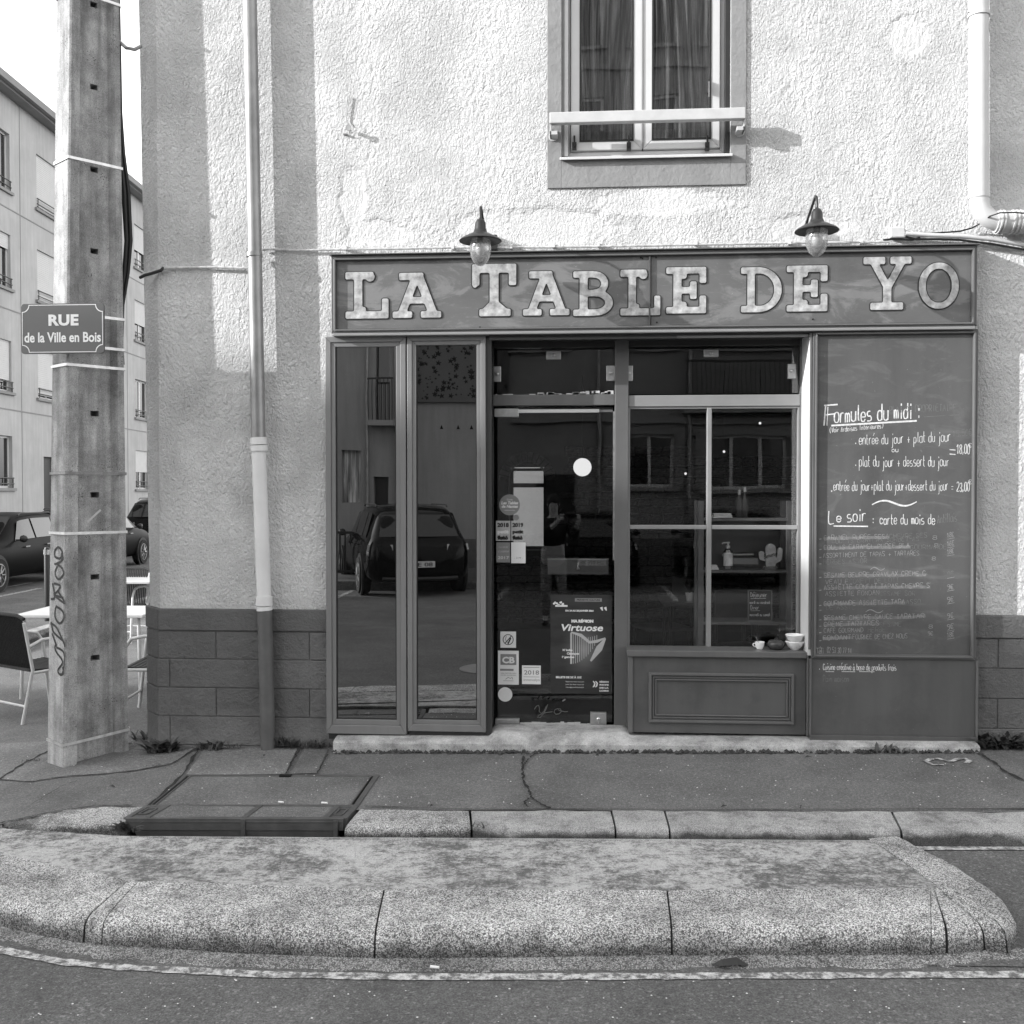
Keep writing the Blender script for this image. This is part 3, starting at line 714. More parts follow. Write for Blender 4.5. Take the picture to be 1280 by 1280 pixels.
# display window
wf = frame_mb(xwl, xwr, z_sill, z_t2-.002, .012, YG-.03, YG+.02); wf.build('window_frame', 'window_bar', shop, bevel=.002)
xm2 = at(886.5, 600, YG-.03).x; zm2 = at(880, 659, YG-.03).z
MB().box(xm2-.016, xm2+.016, YG-.035, YG+.02, z_sill+.01, z_t2-.01).build('mullion', 'window_bar', shop, bevel=.005)
MB().box(xwl+.01, xm2-.0162, YG-.032, YG+.02, zm2-.014, zm2+.014).box(xm2+.0162, xwr-.01, YG-.032, YG+.02, zm2-.014, zm2+.014).build('glazing_bar', 'window_bar', shop, bevel=.004)
for xa, xb in ((xwl+.01, xm2-.015), (xm2+.015, xwr-.01)):
    for za, zb_ in ((z_sill+.01, zm2-.013), (zm2+.013, z_t2-.01)):
        B(xa, xb, YG-.004, YG+.002, za, zb_).build('pane', 'window_glass', shop)
# sill and stall riser
s0, s1 = at(784, 816, -.05), at(1007, 816, -.05); zsl = at(880, 814, -.05).z
sl_ = MB().box(s0.x, OPX1-.0125, -.05, YG-.03, zsl-.04, zsl).build('window_ledge', 'shop_frame', shop, bevel=.004)
rz0 = at(880, 917, -.03).z
ris = MB().box(at(785, 860, -.02).x, OPX1-.0125, -.02, YG+.02, rz0, zsl-.0405).build('stall_riser', 'panel_paint', shop, bevel=.002)
for k, (xa, ya, xb, yb, wd, yo) in enumerate(((811, 843, 993, 903, .018, -.040), (815.5, 847.5, 988.5, 898, .012, -.028), (819, 851, 985, 894.5, .008, -.034))):
    a = at(xa, yb, yo); c = at(xb, ya, yo); frame_mb(a.x, c.x, a.z, c.z, wd, yo, -.0195).build('moulding', 'shop_frame', ris, bevel=.003)
MB().box(at(785, 860, -.03).x-.0, at(791, 860, -.03).x, -.032, -.0195, rz0, zsl-.041).build('riser_edge', 'shop_frame', shop, bevel=.002)
# door
door = MB().box(xdl+.01, xdr-.012, YG-.008, YG+.004, z_thr+.012, z_t2-.0).build('glass_door', 'window_glass', shop)
c = PB(618, 511, 648, 521, YG-.03, YG+.02).build('top_patch', 'brushed_steel', door, bevel=.002)
a = at(648, 516, YG-.02); b = at(749, 512, YG-.02); MB().box(a.x, b.x, YG-.022, YG+.01, a.z+.0, a.z+.022).build('top_strip', 'white_metal', door)  # white colour stands in for the sun glint on this rail
MB().box(b.x, xdr-.013, YG-.02, YG+.01, a.z+.002, a.z+.018).build('top_strip', 'shop_frame', door)
PB(619, 899, 649, 908, YG-.03, YG+.02).build('bottom_patch', 'brushed_steel', door, bevel=.002)
PB(738, 891, 758, 908, YG-.03, YG+.02).build('lock_plate', 'brushed_steel', door, bevel=.002)
q = at(748, 899, YG-.03); MB().lathe([(.014, 0), (.014, .012), (.008, .016)], q, 14, Matrix.Rotation(R(90), 4, 'X')).box(q.x-.007, q.x+.007, q.y-.013, q.y, q.z-.035, q.z-.004).build('lock_cylinder', 'chrome', door, smooth=True)
a = at(767, 640, YG-.045); MB().box(a.x-.004, a.x+.008, YG-.05, YG-.01, at(767, 700, YG).z, at(767, 515, YG).z).build('door_edge_seal', 'dull_band', door)
a = at(650, 904, YG-.02); b = at(738, 902, YG-.02); m = MB(); rr = random.Random(8)
x_ = a.x
while x_ < b.x-.02:
    d_ = rr.uniform(.02, .06); m.box(x_, min(x_+d_, b.x), YG-.025, YG-.01, a.z-.012+rr.uniform(0, .008), a.z+rr.uniform(.002, .014)); x_ += d_*1.02
m.build('peeling_strip', 'chipped_white', door, kind='stuff')
MB().box(xdl, xdr, YG-.04, YG+.04, z_thr-.02, z_thr+.008).build('threshold_bar', 'dull_band', shop)
lt = MB(); q = at(668, 893, YG-.0095)
for P_ in ([(0, .5), (.1, .8), (.22, .9), (.27, .6), (.25, .3), (.36, .1), (.5, .3), (.62, .8), (.7, 1.), (.6, .5), (.45, 0), (.3, -.3), (.15, -.3), (.25, -.05), (.6, .2), (.95, .3)], [(1.25, .62), (1.08, .5), (1.02, .25), (1.12, .05), (1.3, .1), (1.42, .35), (1.35, .58), (1.22, .6), (1.3, .42), (1.6, .3), (1.75, .34)]):
    lt.ribbon([(q.x+u*.13, YG-.0095-i_*.00012, q.z+v*.07) for i_, (u, v) in enumerate(P_)], .005)
for k in range(7): lt.ribbon([(q.x-.02+k*.035, YG-.0095, q.z+.10+.008*math.sin(k*.9)), (q.x+.0+k*.035, YG-.0095, q.z+.112+.008*math.sin(k*.9))], .008); lt.build('etched_name', 'ink_grey', door)

# tinted folding leaves, folded back over the wall on the left
YL = -.075
for (xa, ya, xb, yb, ga, gt, gb, gbot) in ((408, 420, 507, 917, 421, 432, 496, 900), (509.5, 419, 607, 914, 521, 431, 596, 899)):
    a = at(xa, yb, YL); c = at(xb, ya, YL)
    lf = thing('x', '', ''); del lf['label']; del lf['category']; lf.name = 'folding_leaf'; lf.parent = shop
    wl = at(ga, 600, YL).x-a.x; wr = c.x-at(gb, 600, YL).x; wd = (wl+wr)/2; wb_ = at(500, gbot, YL).z-a.z; wt = c.z-at(500, gt, YL).z
    frame_mb(a.x, c.x, a.z, c.z, (wl+wr)/2*.55, YL, -.015, wb_*.6).build('leaf_frame', 'leaf_frame', lf, bevel=.004)
    e = wd*.55; frame_mb(a.x+e, c.x-e, a.z+wb_*.6, c.z-e, wd*.42, YL+.008, -.02, wb_*.38).build('inner_bead', 'leaf_frame', lf, bevel=.003)
    frame_mb(a.x+wd*.97, c.x-wd*.97, a.z+wb_*.98, c.z-wt*.9, .006, YL+.012, -.02).build('gasket', 'cable_black', lf)
    B(a.x+wd*.94, c.x-wd*.94, YL+.022, YL+.03, a.z+wb_*.95, c.z-wt*.9).build('tinted_pane', 'tinted_glass', lf)
    MB().box(a.x+.01, c.x-.01, -.05, -.001, a.z-.04, a.z-.005).build('bottom_rail', 'shop_frame_dark', lf)
MB().box(at(606, 700, -.06).x+.002, OPX0+.012, -.055, -.0, .03, 2.66).build('leaf_post', 'shop_frame_dark', shop, bevel=.003)

# ---------------------------------------------------------------- name sign
YS = -.115
sa, sc_ = at(414, 412, YS), at(1222, 310, YS)
sgn = thing('name_sign', 'long grey painted fascia board reading LA TABLE DE YO in pale slab letters', 'sign', ((sa.x+sc_.x)/2, 0, (sa.z+sc_.z)/2))
xj = at(813.5, 360, YS).x
SZ0, SZ1 = at(640, 414, YS).z, at(640, 316, YS).z
FR = .032
for (xa, xb) in ((sa.x+FR, xj-.002), (xj+.002, sc_.x-FR)):
    rel(MB().box(xa, xb, YS+.018, -.01, SZ0+.028, SZ1-FR).build('sign_board', 'sign_paint', None, bevel=.002), sgn)
fm = frame_mb(sa.x, sc_.x, SZ0, SZ1, FR, YS, -.004, .02)
rel(fm.build('sign_frame', 'panel_paint', None, bevel=.004), sgn)
rel(frame_mb(sa.x+.018, sc_.x-.018, SZ0+.012, SZ1-.018, .012, YS-.008, YS+.002).build('frame_bead', 'shop_frame', None, bevel=.003), sgn)
rel(MB().box(xj-.012, xj-.002, YS+.004, YS+.0175, SZ0+.02, SZ1-FR).build('board_joint', 'panel_paint', None), sgn)
rel(MB().hexa([(sa.x-.01, YS-.02, SZ1+.001), (sc_.x+.01, YS-.02, SZ1+.001), (sc_.x+.01, -.002, SZ1+.001), (sa.x-.01, -.002, SZ1+.001)], [(sa.x-.01, YS-.02, SZ1+.008), (sc_.x+.01, YS-.02, SZ1+.008), (sc_.x+.01, -.002, SZ1+.022), (sa.x-.01, -.002, SZ1+.022)]).build('drip_cap', 'shop_frame', None, bevel=.002), sgn)
rel(MB().box(sa.x+.01, sc_.x-.01, YS-.006, -.01, SZ0-.02, SZ0-.001).build('lower_ledge', 'window_bar', None, bevel=.004), sgn)
m = MB()
for px, py in ((419, 326), (419, 403), (600, 409), (803, 323), (820, 322), (803, 408), (821, 403), (1016, 399), (1214, 396), (801, 322)):
    q = at(px, py, YS+.017); m.lathe([(.005, 0), (.005, .003)], q, 8, Matrix.Rotation(R(90), 4, 'X'))
rel(m.build('nail', 'void_black', None, kind='stuff'), sgn)
LET = {
 'L': (56, 59, [('r', 12, 22, 2, 57), ('r', 1, 36, 0, 9), ('c', 32, 6.5, 6), ('r', 1, 55, 50, 59), ('r', 47, 55, 34, 56), ('c', 24, 47, 3)]),
 'A': (60, 57, [('r', 8, 38, 0, 9), ('l', 28, 7, 11, 52, 10), ('l', 33, 6, 50, 52, 11), ('r', 14, 46, 31, 39), ('r', 0, 24, 49, 57), ('r', 35, 60, 49, 57)]),
 'T': (55, 66, [('r', 0, 55, 0, 11), ('r', 0, 9, 2, 27), ('l', 4, 10, 3.5, 27, 6), ('r', 46, 55, 2, 27), ('r', 22, 33, 4, 62), ('r', 9, 48, 57, 66), ('l', 14, 60, 24, 50, 6), ('l', 43, 60, 31, 50, 6)]),
 'B': (50, 57, [('r', 8, 18, 2, 55), ('r', 0, 26, 0, 8), ('r', 0, 28, 49, 57), ('r', 14, 28, 24, 32), ('h', 26, 16, 18, 16, 9, 8.5), ('h', 28, 40.5, 22, 16.5, 10, 8.5)]),
 'E': (50, 58, [('r', 9, 19, 2, 56), ('r', 0, 50, 0, 8), ('r', 42, 50, 0, 20), ('r', 17, 36, 25, 33), ('r', 30, 38, 18, 40), ('r', 0, 50, 50, 58), ('r', 42, 50, 36, 56), ('c', 22, 11, 4), ('c', 22, 47, 4)]),
 'D': (51, 57, [('r', 8, 17, 2, 55), ('r', 0, 24, 0, 8), ('r', 0, 24, 49, 57), ('h', 22, 28.5, 29, 28.5, 9.5, 8)]),
 'Y': (60, 67, [('r', 0, 27, 0, 9), ('r', 34, 60, 0, 9), ('l', 12, 5, 30, 38, 9), ('l', 49, 5, 31, 38, 9), ('r', 25, 35, 34, 63), ('r', 9, 50, 58, 67)]),
 'O': (51, 59, [('o', 25.5, 29.5, 25.5, 29.5, 9, 8)])}
for ch, x0, x1, y0, y1 in (('L', 430.5, 486, 339, 398), ('A', 490.5, 551, 340, 397), ('T', 590, 645, 329, 395), ('A', 653.6, 711.7, 338, 394), ('B', 716.6, 766.5, 338, 394.5), ('L', 774.7, 826.5, 336, 394),
                           ('E', 833, 883, 333, 391.5), ('D', 926.7, 978, 333, 390), ('E', 984, 1035, 331, 389), ('Y', 1080, 1140, 320, 387), ('O', 1149, 1200, 327, 386)):
    wd, ht, sh = LET[ch]; a = at(x0, y1, YS); c = at(x1, y0, YS); kx = (c.x-a.x)/wd; kz = (c.z-a.z)/ht
    lo = raster(sh, wd, ht)
    o = loops_to_mesh(lo, lambda u, v: (u*kx, (ht-v)*kz), 'letter', 'letter_paint', None, .006)
    o.location = (a.x, YS+.0142, a.z); rel(o, sgn)
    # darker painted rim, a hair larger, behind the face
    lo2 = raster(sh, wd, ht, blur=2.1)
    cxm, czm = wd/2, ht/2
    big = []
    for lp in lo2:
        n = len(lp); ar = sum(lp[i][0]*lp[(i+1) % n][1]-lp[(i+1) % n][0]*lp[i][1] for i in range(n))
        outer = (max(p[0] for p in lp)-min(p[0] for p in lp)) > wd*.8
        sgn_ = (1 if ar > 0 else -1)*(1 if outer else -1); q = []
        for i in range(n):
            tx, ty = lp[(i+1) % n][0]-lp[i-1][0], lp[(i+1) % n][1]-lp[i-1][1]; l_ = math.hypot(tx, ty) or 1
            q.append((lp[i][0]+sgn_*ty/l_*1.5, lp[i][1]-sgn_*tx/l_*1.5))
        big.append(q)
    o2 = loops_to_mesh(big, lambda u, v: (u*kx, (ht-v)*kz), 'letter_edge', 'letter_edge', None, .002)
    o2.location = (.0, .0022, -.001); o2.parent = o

# ---------------------------------------------------------------- chalkboard panels
YB = -.09
ba, bc = at(1014, 823, YB), at(1223, 411, YB)
cb = thing('chalkboard', 'tall grey chalkboard panel with handwritten lunch menus right of the window', 'chalkboard', ((ba.x+bc.x)/2, 0, ba.z))
rel(MB().box(ba.x+.02, bc.x-.02, YB+.012, -.001, ba.z+.02, bc.z-.02).build('board', 'chalkboard', None), cb)
rel(frame_mb(ba.x, bc.x, ba.z, bc.z, .03, YB-.004, -.001).build('frame', 'panel_paint', None, bevel=.004), cb)
rel(frame_mb(ba.x+.016, bc.x-.016, ba.z+.012, bc.z-.016, .012, YB-.012, YB-.002).build('bead', 'shop_frame', None, bevel=.003), cb)
YC = YB+.0115
LINES = []
def W(mb, s, px0, py, px1, h, th=.0042, slope=0., jit=.3):
    a = at(px0, py, YC); b = at(px1, py, YC); k = h*.00527
    if mb is LINES: mb = MB(); LINES.append(mb)
    hand(mb, s, a.x, a.z, k, YC, thick=th, slope=slope, tot=b.x-a.x, jit=jit)
m = MB()
W(LINES, 'ormules du midi :', 1043, 528, 1152, 11, .0078, .05)
a = at(1030, 532, YC); m.ribbon([(a.x, YC, a.z), (a.x+.01, YC, a.z+.13)], .009); m.ribbon([(a.x+.018, YC-.0001, a.z), (a.x+.024, YC-.0001, a.z+.12)], .005)
m.ribbon([(a.x-.0, YC-.0002, a.z+.128), (a.x+.085, YC-.0002, a.z+.134)], .009); m.ribbon([(a.x+.01, YC-.0002, a.z+.068), (a.x+.07, YC-.0002, a.z+.075)], .008)
a = at(1039, 532, YC); b = at(1146, 526, YC); m.ribbon([a, b], .011)
W(LINES, 'entrée du jour + plat du jour', 1074, 556, 1189, 7, .0036, .04)
W(LINES, '.', 1068, 555, 1074, 6, .006)
W(LINES, 'ou', 1115, 565, 1124, 3.4, .0035)
W(LINES, 'plat du jour + dessert du jour', 1074, 583, 1187, 7, .0037, .0)
W(LINES, '.', 1068, 582, 1074, 6, .006)
W(LINES, 'entrée du jour+plat du jour+dessert du jour =', 1042, 613, 1193, 6.6, .0035, .0)
W(LINES, '.', 1038, 615, 1044, 6, .006)
W(LINES, '23,00', 1196, 614, 1213, 6, .0042); W(LINES, '€', 1211, 605, 1216, 2.6, .003)
W(LINES, '18,00', 1196, 567, 1213, 6, .0042); W(LINES, '€', 1211, 559, 1216, 2.6, .003)
for y_ in (562, 567.5): a = at(1187, y_, YC); m.ribbon([a, a+Vector((.036, 0, -.003))], .006)
def wave(mb, px, py, wpx, hpx, th):
    P_ = []
    for i in range(21):
        u = i/20; q = at(px+wpx*u, py-hpx*math.sin(u*2*math.pi)*1.0+hpx*(.9-1.8*u)*.5, YC); P_.append(q)
    mb.ribbon(P_, [th*(.7+.6*math.sin(i/20*3.1)) for i in range(21)])
mw = MB(); wave(mw, 1090, 629, 56, 4.2, .009)
W(LINES, 'L', 1036, 654, 1046, 9, .007); W(LINES, 'e', 1046, 652, 1054, 7, .006); W(LINES, 'soir', 1059, 652, 1084, 8.5, .006)
a = at(1042, 657.5, YC); m.ribbon([a, a+Vector((.215, 0, -.002))], .008)
W(LINES, ':', 1090, 654, 1096, 6, .005); W(LINES, 'carte du mois de', 1100, 655, 1170, 7, .0045)
for l_ in LINES+[mw]: rel(l_.build('chalk_line', 'chalk', None), cb)
rel(m.build('chalk_stroke', 'chalk', None, kind='stuff'), cb)
m = MB(); W(m, '(Voir Ardoises Intérieures)', 1037, 541, 1105, 3.4, .003, .09); rel(m.build('chalk_note', 'chalk', None), cb)
m = MB(); rows = [(676, 'FOIE GRAS MI CUIT MAISON', 1029, 1100), (686, 'TERRINE DU CHEF AUX HERBES', 1029, 1142), (725, 'COCHON CONFIT SAUCE MOUTARDE', 1030, 1150), (741, 'POISSON DU JOUR BEURRE BLANC', 1030, 1163), (758, 'COCHON MIJOTE PUREE', 1029, 1134), (778, 'RIZ AU LAIT CARAMEL', 1030, 1130), (796, 'ASSORTIMENT DE DESSERTS', 1030, 1102)]
mm = MB(); mg = MB(); mh = MB()
def smudge(mb, s, x0, y, x1, h, th, sl=.03):
    W(mb, s, x0, y, x1, h, th, sl, .5)
rr = random.Random(12)
lines = [(675, 1030, 1112, 1), (673, 1112, 1160, 0), (679, 1040, 1150, 0), (687, 1030, 1138, 1), (687, 1138, 1185, 0), (697, 1029, 1150, 2), (705, 1029, 1085, 0), (722, 1030, 1158, 3), (730, 1032, 1062, 2), (729, 1062, 1125, 0), (737, 1030, 1163, 3), (745, 1032, 1100, 2), (745, 1100, 1145, 0),
         (757, 1030, 1132, 3), (755, 1133, 1152, 0), (762, 1033, 1070, 0), (775, 1030, 1140, 3), (773, 1140, 1157, 1), (783, 1030, 1100, 3), (783, 1100, 1128, 0), (791, 1030, 1080, 2), (790, 1085, 1108, 0), (800, 1029, 1065, 3), (799, 1066, 1135, 2)]
words = 'ASSORTIMENT DE TAPAS TARTARES GRAVLAX VEAU CONFIT SAUCE PUREE MAISON FONDANT COULIS SORBET TARTE CREME CARAMEL CHEVRE HERBES LOTTE BEURRE BLANC SESAME FOURNEE DE CHEZ GOURMANDE ASSIETTE'.split()
for (y_, xa, xb, wgt) in lines:
    nchar = max(3, int((xb-xa)/4.4)); s_ = ''
    while len(s_) < nchar: s_ += rr.choice(words)+' '
    s_ = s_[:nchar].strip()
    if y_ == 697: s_ = 'ASSORTIMENT DE TAPAS & TARTARES'.replace('&', '+')
    if (y_, xa) == (799, 1066): s_ = 'FOURNEE DE CHEZ NOUS'
    if (y_, xa) == (791, 1030): s_ = 'CAFE GOURMAND'
    smudge({0: mg, 1: mm, 2: mm, 3: mh}[wgt], s_, xa, y_, xb, 3.0, .0036 if wgt == 3 else .0028)
    if wgt in (1, 3):
        a = at(xa, y_-1.5, YC+.0002); b = at(xb, y_-3.2, YC+.0002); mg.ribbon([a, a.lerp(b, .5)+Vector((0, 0, .002)), b], .019)
for y_, wgt in ((669, 1), (680, 3), (690, 3), (718, 0), (734, 1), (750, 1), (770, 4), (784, 1), (794, 3)):
    W({0: mg, 1: mm, 3: mm, 4: mh}[wgt], rr.choice(['18€', '16€', '12€', '9€']), 1184, y_+3, 1193, 3.2, .0034, .2)
    a = at(1184, y_+5, YC); mm.ribbon([a, a+Vector((.045, 0, .009))], .003)
for y_, x_ in ((674, 1166), (684, 1168), (700, 1165), (785, 1161), (794, 1160)): W(mm, '9€' if y_ == 794 else '8', x_, y_, x_+7, 2.4, .0028)
for (x_, y_, w_) in ((1088, 711, 18), (1082, 764, 22)): wave(mm, x_, y_, w_, 2.4, .0045)
W(mg, 'Antillais', 1172, 654, 1197, 6, .004, .1); W(mg, 'PLAT DU PROPRIETAIRE', 1112, 516, 1196, 4.5, .0035, .03)
W(mg, '15,50€', 1191, 546, 1216, 4, .003, .1)
a = at(1155, 521, YC); mg.ribbon([a, a+Vector((.22, 0, .012))], .0028)
W(mm, 'Tél', 1021, 817, 1028, 4, .004); W(mm, '02 53 30 77 14', 1034, 816, 1065, 3.6, .003)
a = at(1020, 810, YC); mm.ribbon([a, a+Vector((.045, 0, 0)), a+Vector((.045, 0, -.04))], .003)
for y_ in (674, 687, 697, 705, 722, 738, 757, 763, 775, 783, 791, 801): a = at(1024, y_, YC-.0002); mh.ribbon([a, a+Vector((.014, 0, .002))], .006)
rel(mm.build('faint_writing', 'chalk_mid', None, kind='stuff'), cb); rel(mg.build('erased_writing', 'chalk_ghost', None, kind='stuff'), cb); rel(mh.build('smudged_writing', 'chalk_mid', None, kind='stuff'), cb)

la, lc = at(1012, 925, YB), at(1223, 825, YB)
lp = thing('lower_board', 'plain grey board under the chalkboard with a chalk line about fresh produce', 'panel', ((la.x+lc.x)/2, 0, la.z))
rel(MB().box(la.x+.01, lc.x-.014, YB+.008, -.001, la.z+.035, lc.z-.0).build('board', 'panel_paint', None), lp)
rel(MB().box(la.x, lc.x, YB-.008, -.001, la.z, la.z+.034).build('bottom_rail', 'panel_paint', None, bevel=.003), lp)
rel(MB().box(la.x, la.x+.0095, YB-.004, -.001, la.z+.0345, lc.z-.006).box(lc.x-.0135, lc.x, YB-.004, -.001, la.z+.0345, lc.z-.006).build('edge_strip', 'shop_frame', None, bevel=.002), lp)
YC_ = YC; YC = YB+.0075
m = MB(); W(m, 'Cuisine créative à base de produits frais', 1029, 837, 1121, 4.2, .0034, .0); W(m, '.', 1023, 837, 1028, 4, .005)
for x_, wpx in ((1032, 10), (1052, 16), (1074, 18)): a = at(x_, 839.5, YC-.0002); m.ribbon([a, a+Vector((wpx*.0053, 0, .0))], .003)
rel(m.build('chalk_line', 'chalk', None, kind='stuff'), lp)
m = MB(); W(m, 'Pain maison', 1029, 852, 1062, 4.6, .003); rel(m.build('faint_writing', 'chalk_ghost', None), lp)
YC = YC_
# corner strip between window reveal and chalkboard
MB().box(OPX1-.012, ba.x-.002, -.088, -.0755, at(1010, 812, -.08).z+.001, zt).build('corner_strip', 'shop_frame', shop, bevel=.003)
MB().box(at(1008, 860, -.03).x, la.x-.001, -.06, -.021, rz0, at(1010, 812, -.08).z).build('riser_edge', 'shop_frame', shop, bevel=.003)

# ---------------------------------------------------------------- lamps over the sign
def lamp(px, py, pd, label):
    base = at(px, py, -pd); r_ = .132
    t = thing('wall_lamp', label, 'lamp', tuple(base), 'barn style lamps above the fascia')
    MB().lathe([(.012, .13), (.022, .125), (.033, .105), (.035, .07), (.040, .06), (.044, .045), (.075, .03), (.118, .008), (.132, -.006), (.129, -.010), (.07, .012), (.045, .022), (.0, .022)], n=32).build('shade', 'black_enamel', t, smooth=True)
    MB().lathe([(.060, .0), (.066, -.012), (.067, -.06), (.061, -.10), (.044, -.136), (.02, -.156), (.0, -.161)], n=24).build('glass_globe', 'globe_glass', t, smooth=True)
    MB().lathe([(.018, .01), (.018, -.02), (.03, -.045), (.031, -.07), (.018, -.092), (0, -.098)], n=18).build('bulb', 'head_glass', t, smooth=True)
    MB().lathe([(.02, .02), (.02, -.018), (.0, -.02)], n=14).build('lamp_socket', 'dull_band', t, smooth=True)
    p = [(0, 0, .12), (.0, .0, .19), (.0, .03, .225), (.0, .09, .215), (.0, pd-.08, .10), (.02, pd-.04, .085)]
    MB().tube([(0, 0, .12), (0, 0, .17), (0, .012, .2), (0, .04, .215), (0, .08, .2), (.0, pd*.6, .14), (.0, pd-.05, .09)], .0085, 8).build('arm', 'black_enamel', t, smooth=True)
    MB().tube([(0, 0, .11), (0, .006, .185)], [.014, .004], 8).build('finial', 'black_enamel', t, smooth=True)
    MB().box(.02, .075, pd-.055, pd-.004, .02, .12).build('junction_box', 'black_enamel', t, bevel=.006)
    return t
lamp(600.5, 300, .40, 'black enamel wall lamp with glass globe above the T of TABLE, left of the two')
lamp(1021, 287.5, .40, 'black enamel wall lamp with glass globe above the gap before YO, right of the two')

# ---------------------------------------------------------------- pipes and cables
def on(px, py, d): return at(px, py, -d)
pp = thing('downpipe', 'slim rainwater pipe down the left of the facade, zinc above, white and dark below', 'downpipe', tuple(at(335, 928, -.08)))
def seg(x0, y0, x1, y1, r, mat, name, n=16, d=.085): return rel(MB().tube([on(x0, y0, d), on(x1, y1, d)], r, n).build(name, mat, None, smooth=True), pp)
seg(311, -60, 318.5, 318, .046, 'pipe_zinc', 'upper_pipe')
seg(318.5, 318, 323, 548, .047, 'pipe_zinc', 'middle_pipe')
seg(317.6, 316, 318, 321, .054, 'pipe_zinc', 'collar')
seg(323, 547, 323.5, 556, .054, 'pipe_white', 'collar'); seg(323.5, 557, 323.8, 564, .056, 'pipe_white', 'collar')
seg(323.2, 560, 330, 750, .0475, 'pipe_white', 'lower_pipe')
seg(330, 745, 330.3, 757, .054, 'pipe_white', 'collar'); seg(330.3, 758, 330.6, 763, .052, 'pipe_white', 'collar')
seg(331, 762, 335, 936, .048, 'pipe_dark', 'foot_pipe')
gpz = thing('gutter_pipe', 'white painted gutter pipe bending right above the chalkboard corner', 'downpipe', tuple(at(1223, 270, -.1)))
def gseg(P_, r, mat, name): return rel(MB().tube(P_, r, 18).build(name, mat, None, smooth=True), gpz)
D_ = .095
elb = [on(1223.5, -60, D_), on(1223.5, 245, D_), on(1224.5, 256, D_), on(1228, 265, D_), on(1236, 273, D_), on(1246, 277, D_), on(1262, 279.5, D_)]
gseg(elb, .058, 'pipe_cream', 'pipe')
gseg([on(1223.5, 17, D_), on(1223.5, 21, D_)], .066, 'pipe_cream', 'collar'); gseg([on(1223.4, 244, D_), on(1223.4, 248, D_)], .062, 'pipe_cream', 'collar')
gseg([on(1244, 277, D_), on(1400, 281, D_)], .068, 'pipe_cream', 'branch')
for x_ in (1247, 1251, 1263, 1268, 1273): gseg([on(x_, 277.5, D_), on(x_+2, 277.6, D_)], .075, 'pipe_cream', 'clamp_ring')
gseg([on(1212, 17, .03), on(1212, 17, .1)], .012, 'chrome', 'bracket_bolt')
def cable(pts, r, mat, label, d=.02, n=6, name='cable'):
    P_ = [on(*p[:2], p[2] if len(p) > 2 else d) for p in pts]; o = P_[0]
    ob = MB().tube([p-o for p in P_], r, n).build(name, mat, None, smooth=True); ob.location = o
    return tag(ob, label, 'cable')
cable([(176, 345), (181, 342), (197, 339), (208, 335), (230, 334.5), (260, 334), (309, 335.5)], .008, 'cable_painted', 'painted cable conduit from the building corner to the downpipe')
cable([(328, 312.5), (340, 311.5), (370, 313), (413, 312)], .007, 'cable_painted', 'pale painted conduit from the downpipe to the fascia sign')
cable([(175, 347, .03), (181, 344, .05), (190, 341.5, .03), (201, 338, .04), (204, 335, .02)], .011, 'cable_black', 'short black cable wrapping the building corner beside the pole')
cable([(411, 312), (500, 311), (560, 309.5), (640, 309.5), (760, 308), (840, 306.5), (920, 305), (1000, 303.5), (1060, 303), (1112, 302)], .0075, 'cable_painted', 'thin painted cable running along the top edge of the name sign', .03)
m = MB()
for px, py in ((432, 310), (566, 309), (639, 308.5), (692, 307), (748, 306), (870, 304), (987, 303), (1077, 302)):
    q = on(px, py, .03); m.box(q.x-.008, q.x+.008, q.y-.01, q.y+.03, q.z-.012, q.z+.016)
m.build('cable_clip', 'pipe_white', None, kind='stuff', label='small white clips pinning the cable above the name sign', category='clips')
q0 = on(1113, 297, .05); q1 = on(1132, 284, .05)
jb = tag(B(q0.x, q1.x, -.05, -.001, q0.z, q1.z+.005).build('junction_box', 'pipe_cream', None, bevel=.008), 'small white junction box on the wall above the Y of YO', 'junction box')
cable([(1132, 292), (1160, 294), (1200, 295), (1240, 299), (1280, 306), (1330, 314)], .014, 'pipe_cream', 'thick white conduit running right from the junction box', .045, 10)
cable([(1132, 296), (1145, 299), (1175, 299), (1200, 300), (1240, 305), (1280, 312), (1330, 320)], .007, 'cable_black', 'black wire hanging under the thick white conduit', .04)
cable([(1160, 292), (1200, 289), (1215, 285), (1226, 279, .06), (1238, 270, .17), (1250, 266, .2), (1268, 265.5, .19), (1300, 268, .18)], .005, 'cable_black', 'thin dark wire looping over the bend of the gutter pipe', .03)
cable([(1104, 300), (1112, 299), (1125, 299), (1140, 300), (1150, 297)], .006, 'cable_black', 'tangled black wire ends under the white junction box', .035)
cable([(437, 120), (433, 150), (437, 157)], .003, 'cable_grey', 'tiny wire stub on an old hook in the stucco left of the window', .01)
q = on(437, 162, .02); m = MB(); m.lathe([(.012, 0), (.012, .03), (.02, .03), (.02, .036), (0, .036)], q, 12, Matrix.Rotation(R(90), 4, 'X')).box(q.x-.045, q.x-.02, -.02, -.001, q.z-.03, q.z-.022).build('wall_hook', 'cable_grey', None, smooth=True, label='old white fixing stub in the stucco left of the upper window', category='hook')
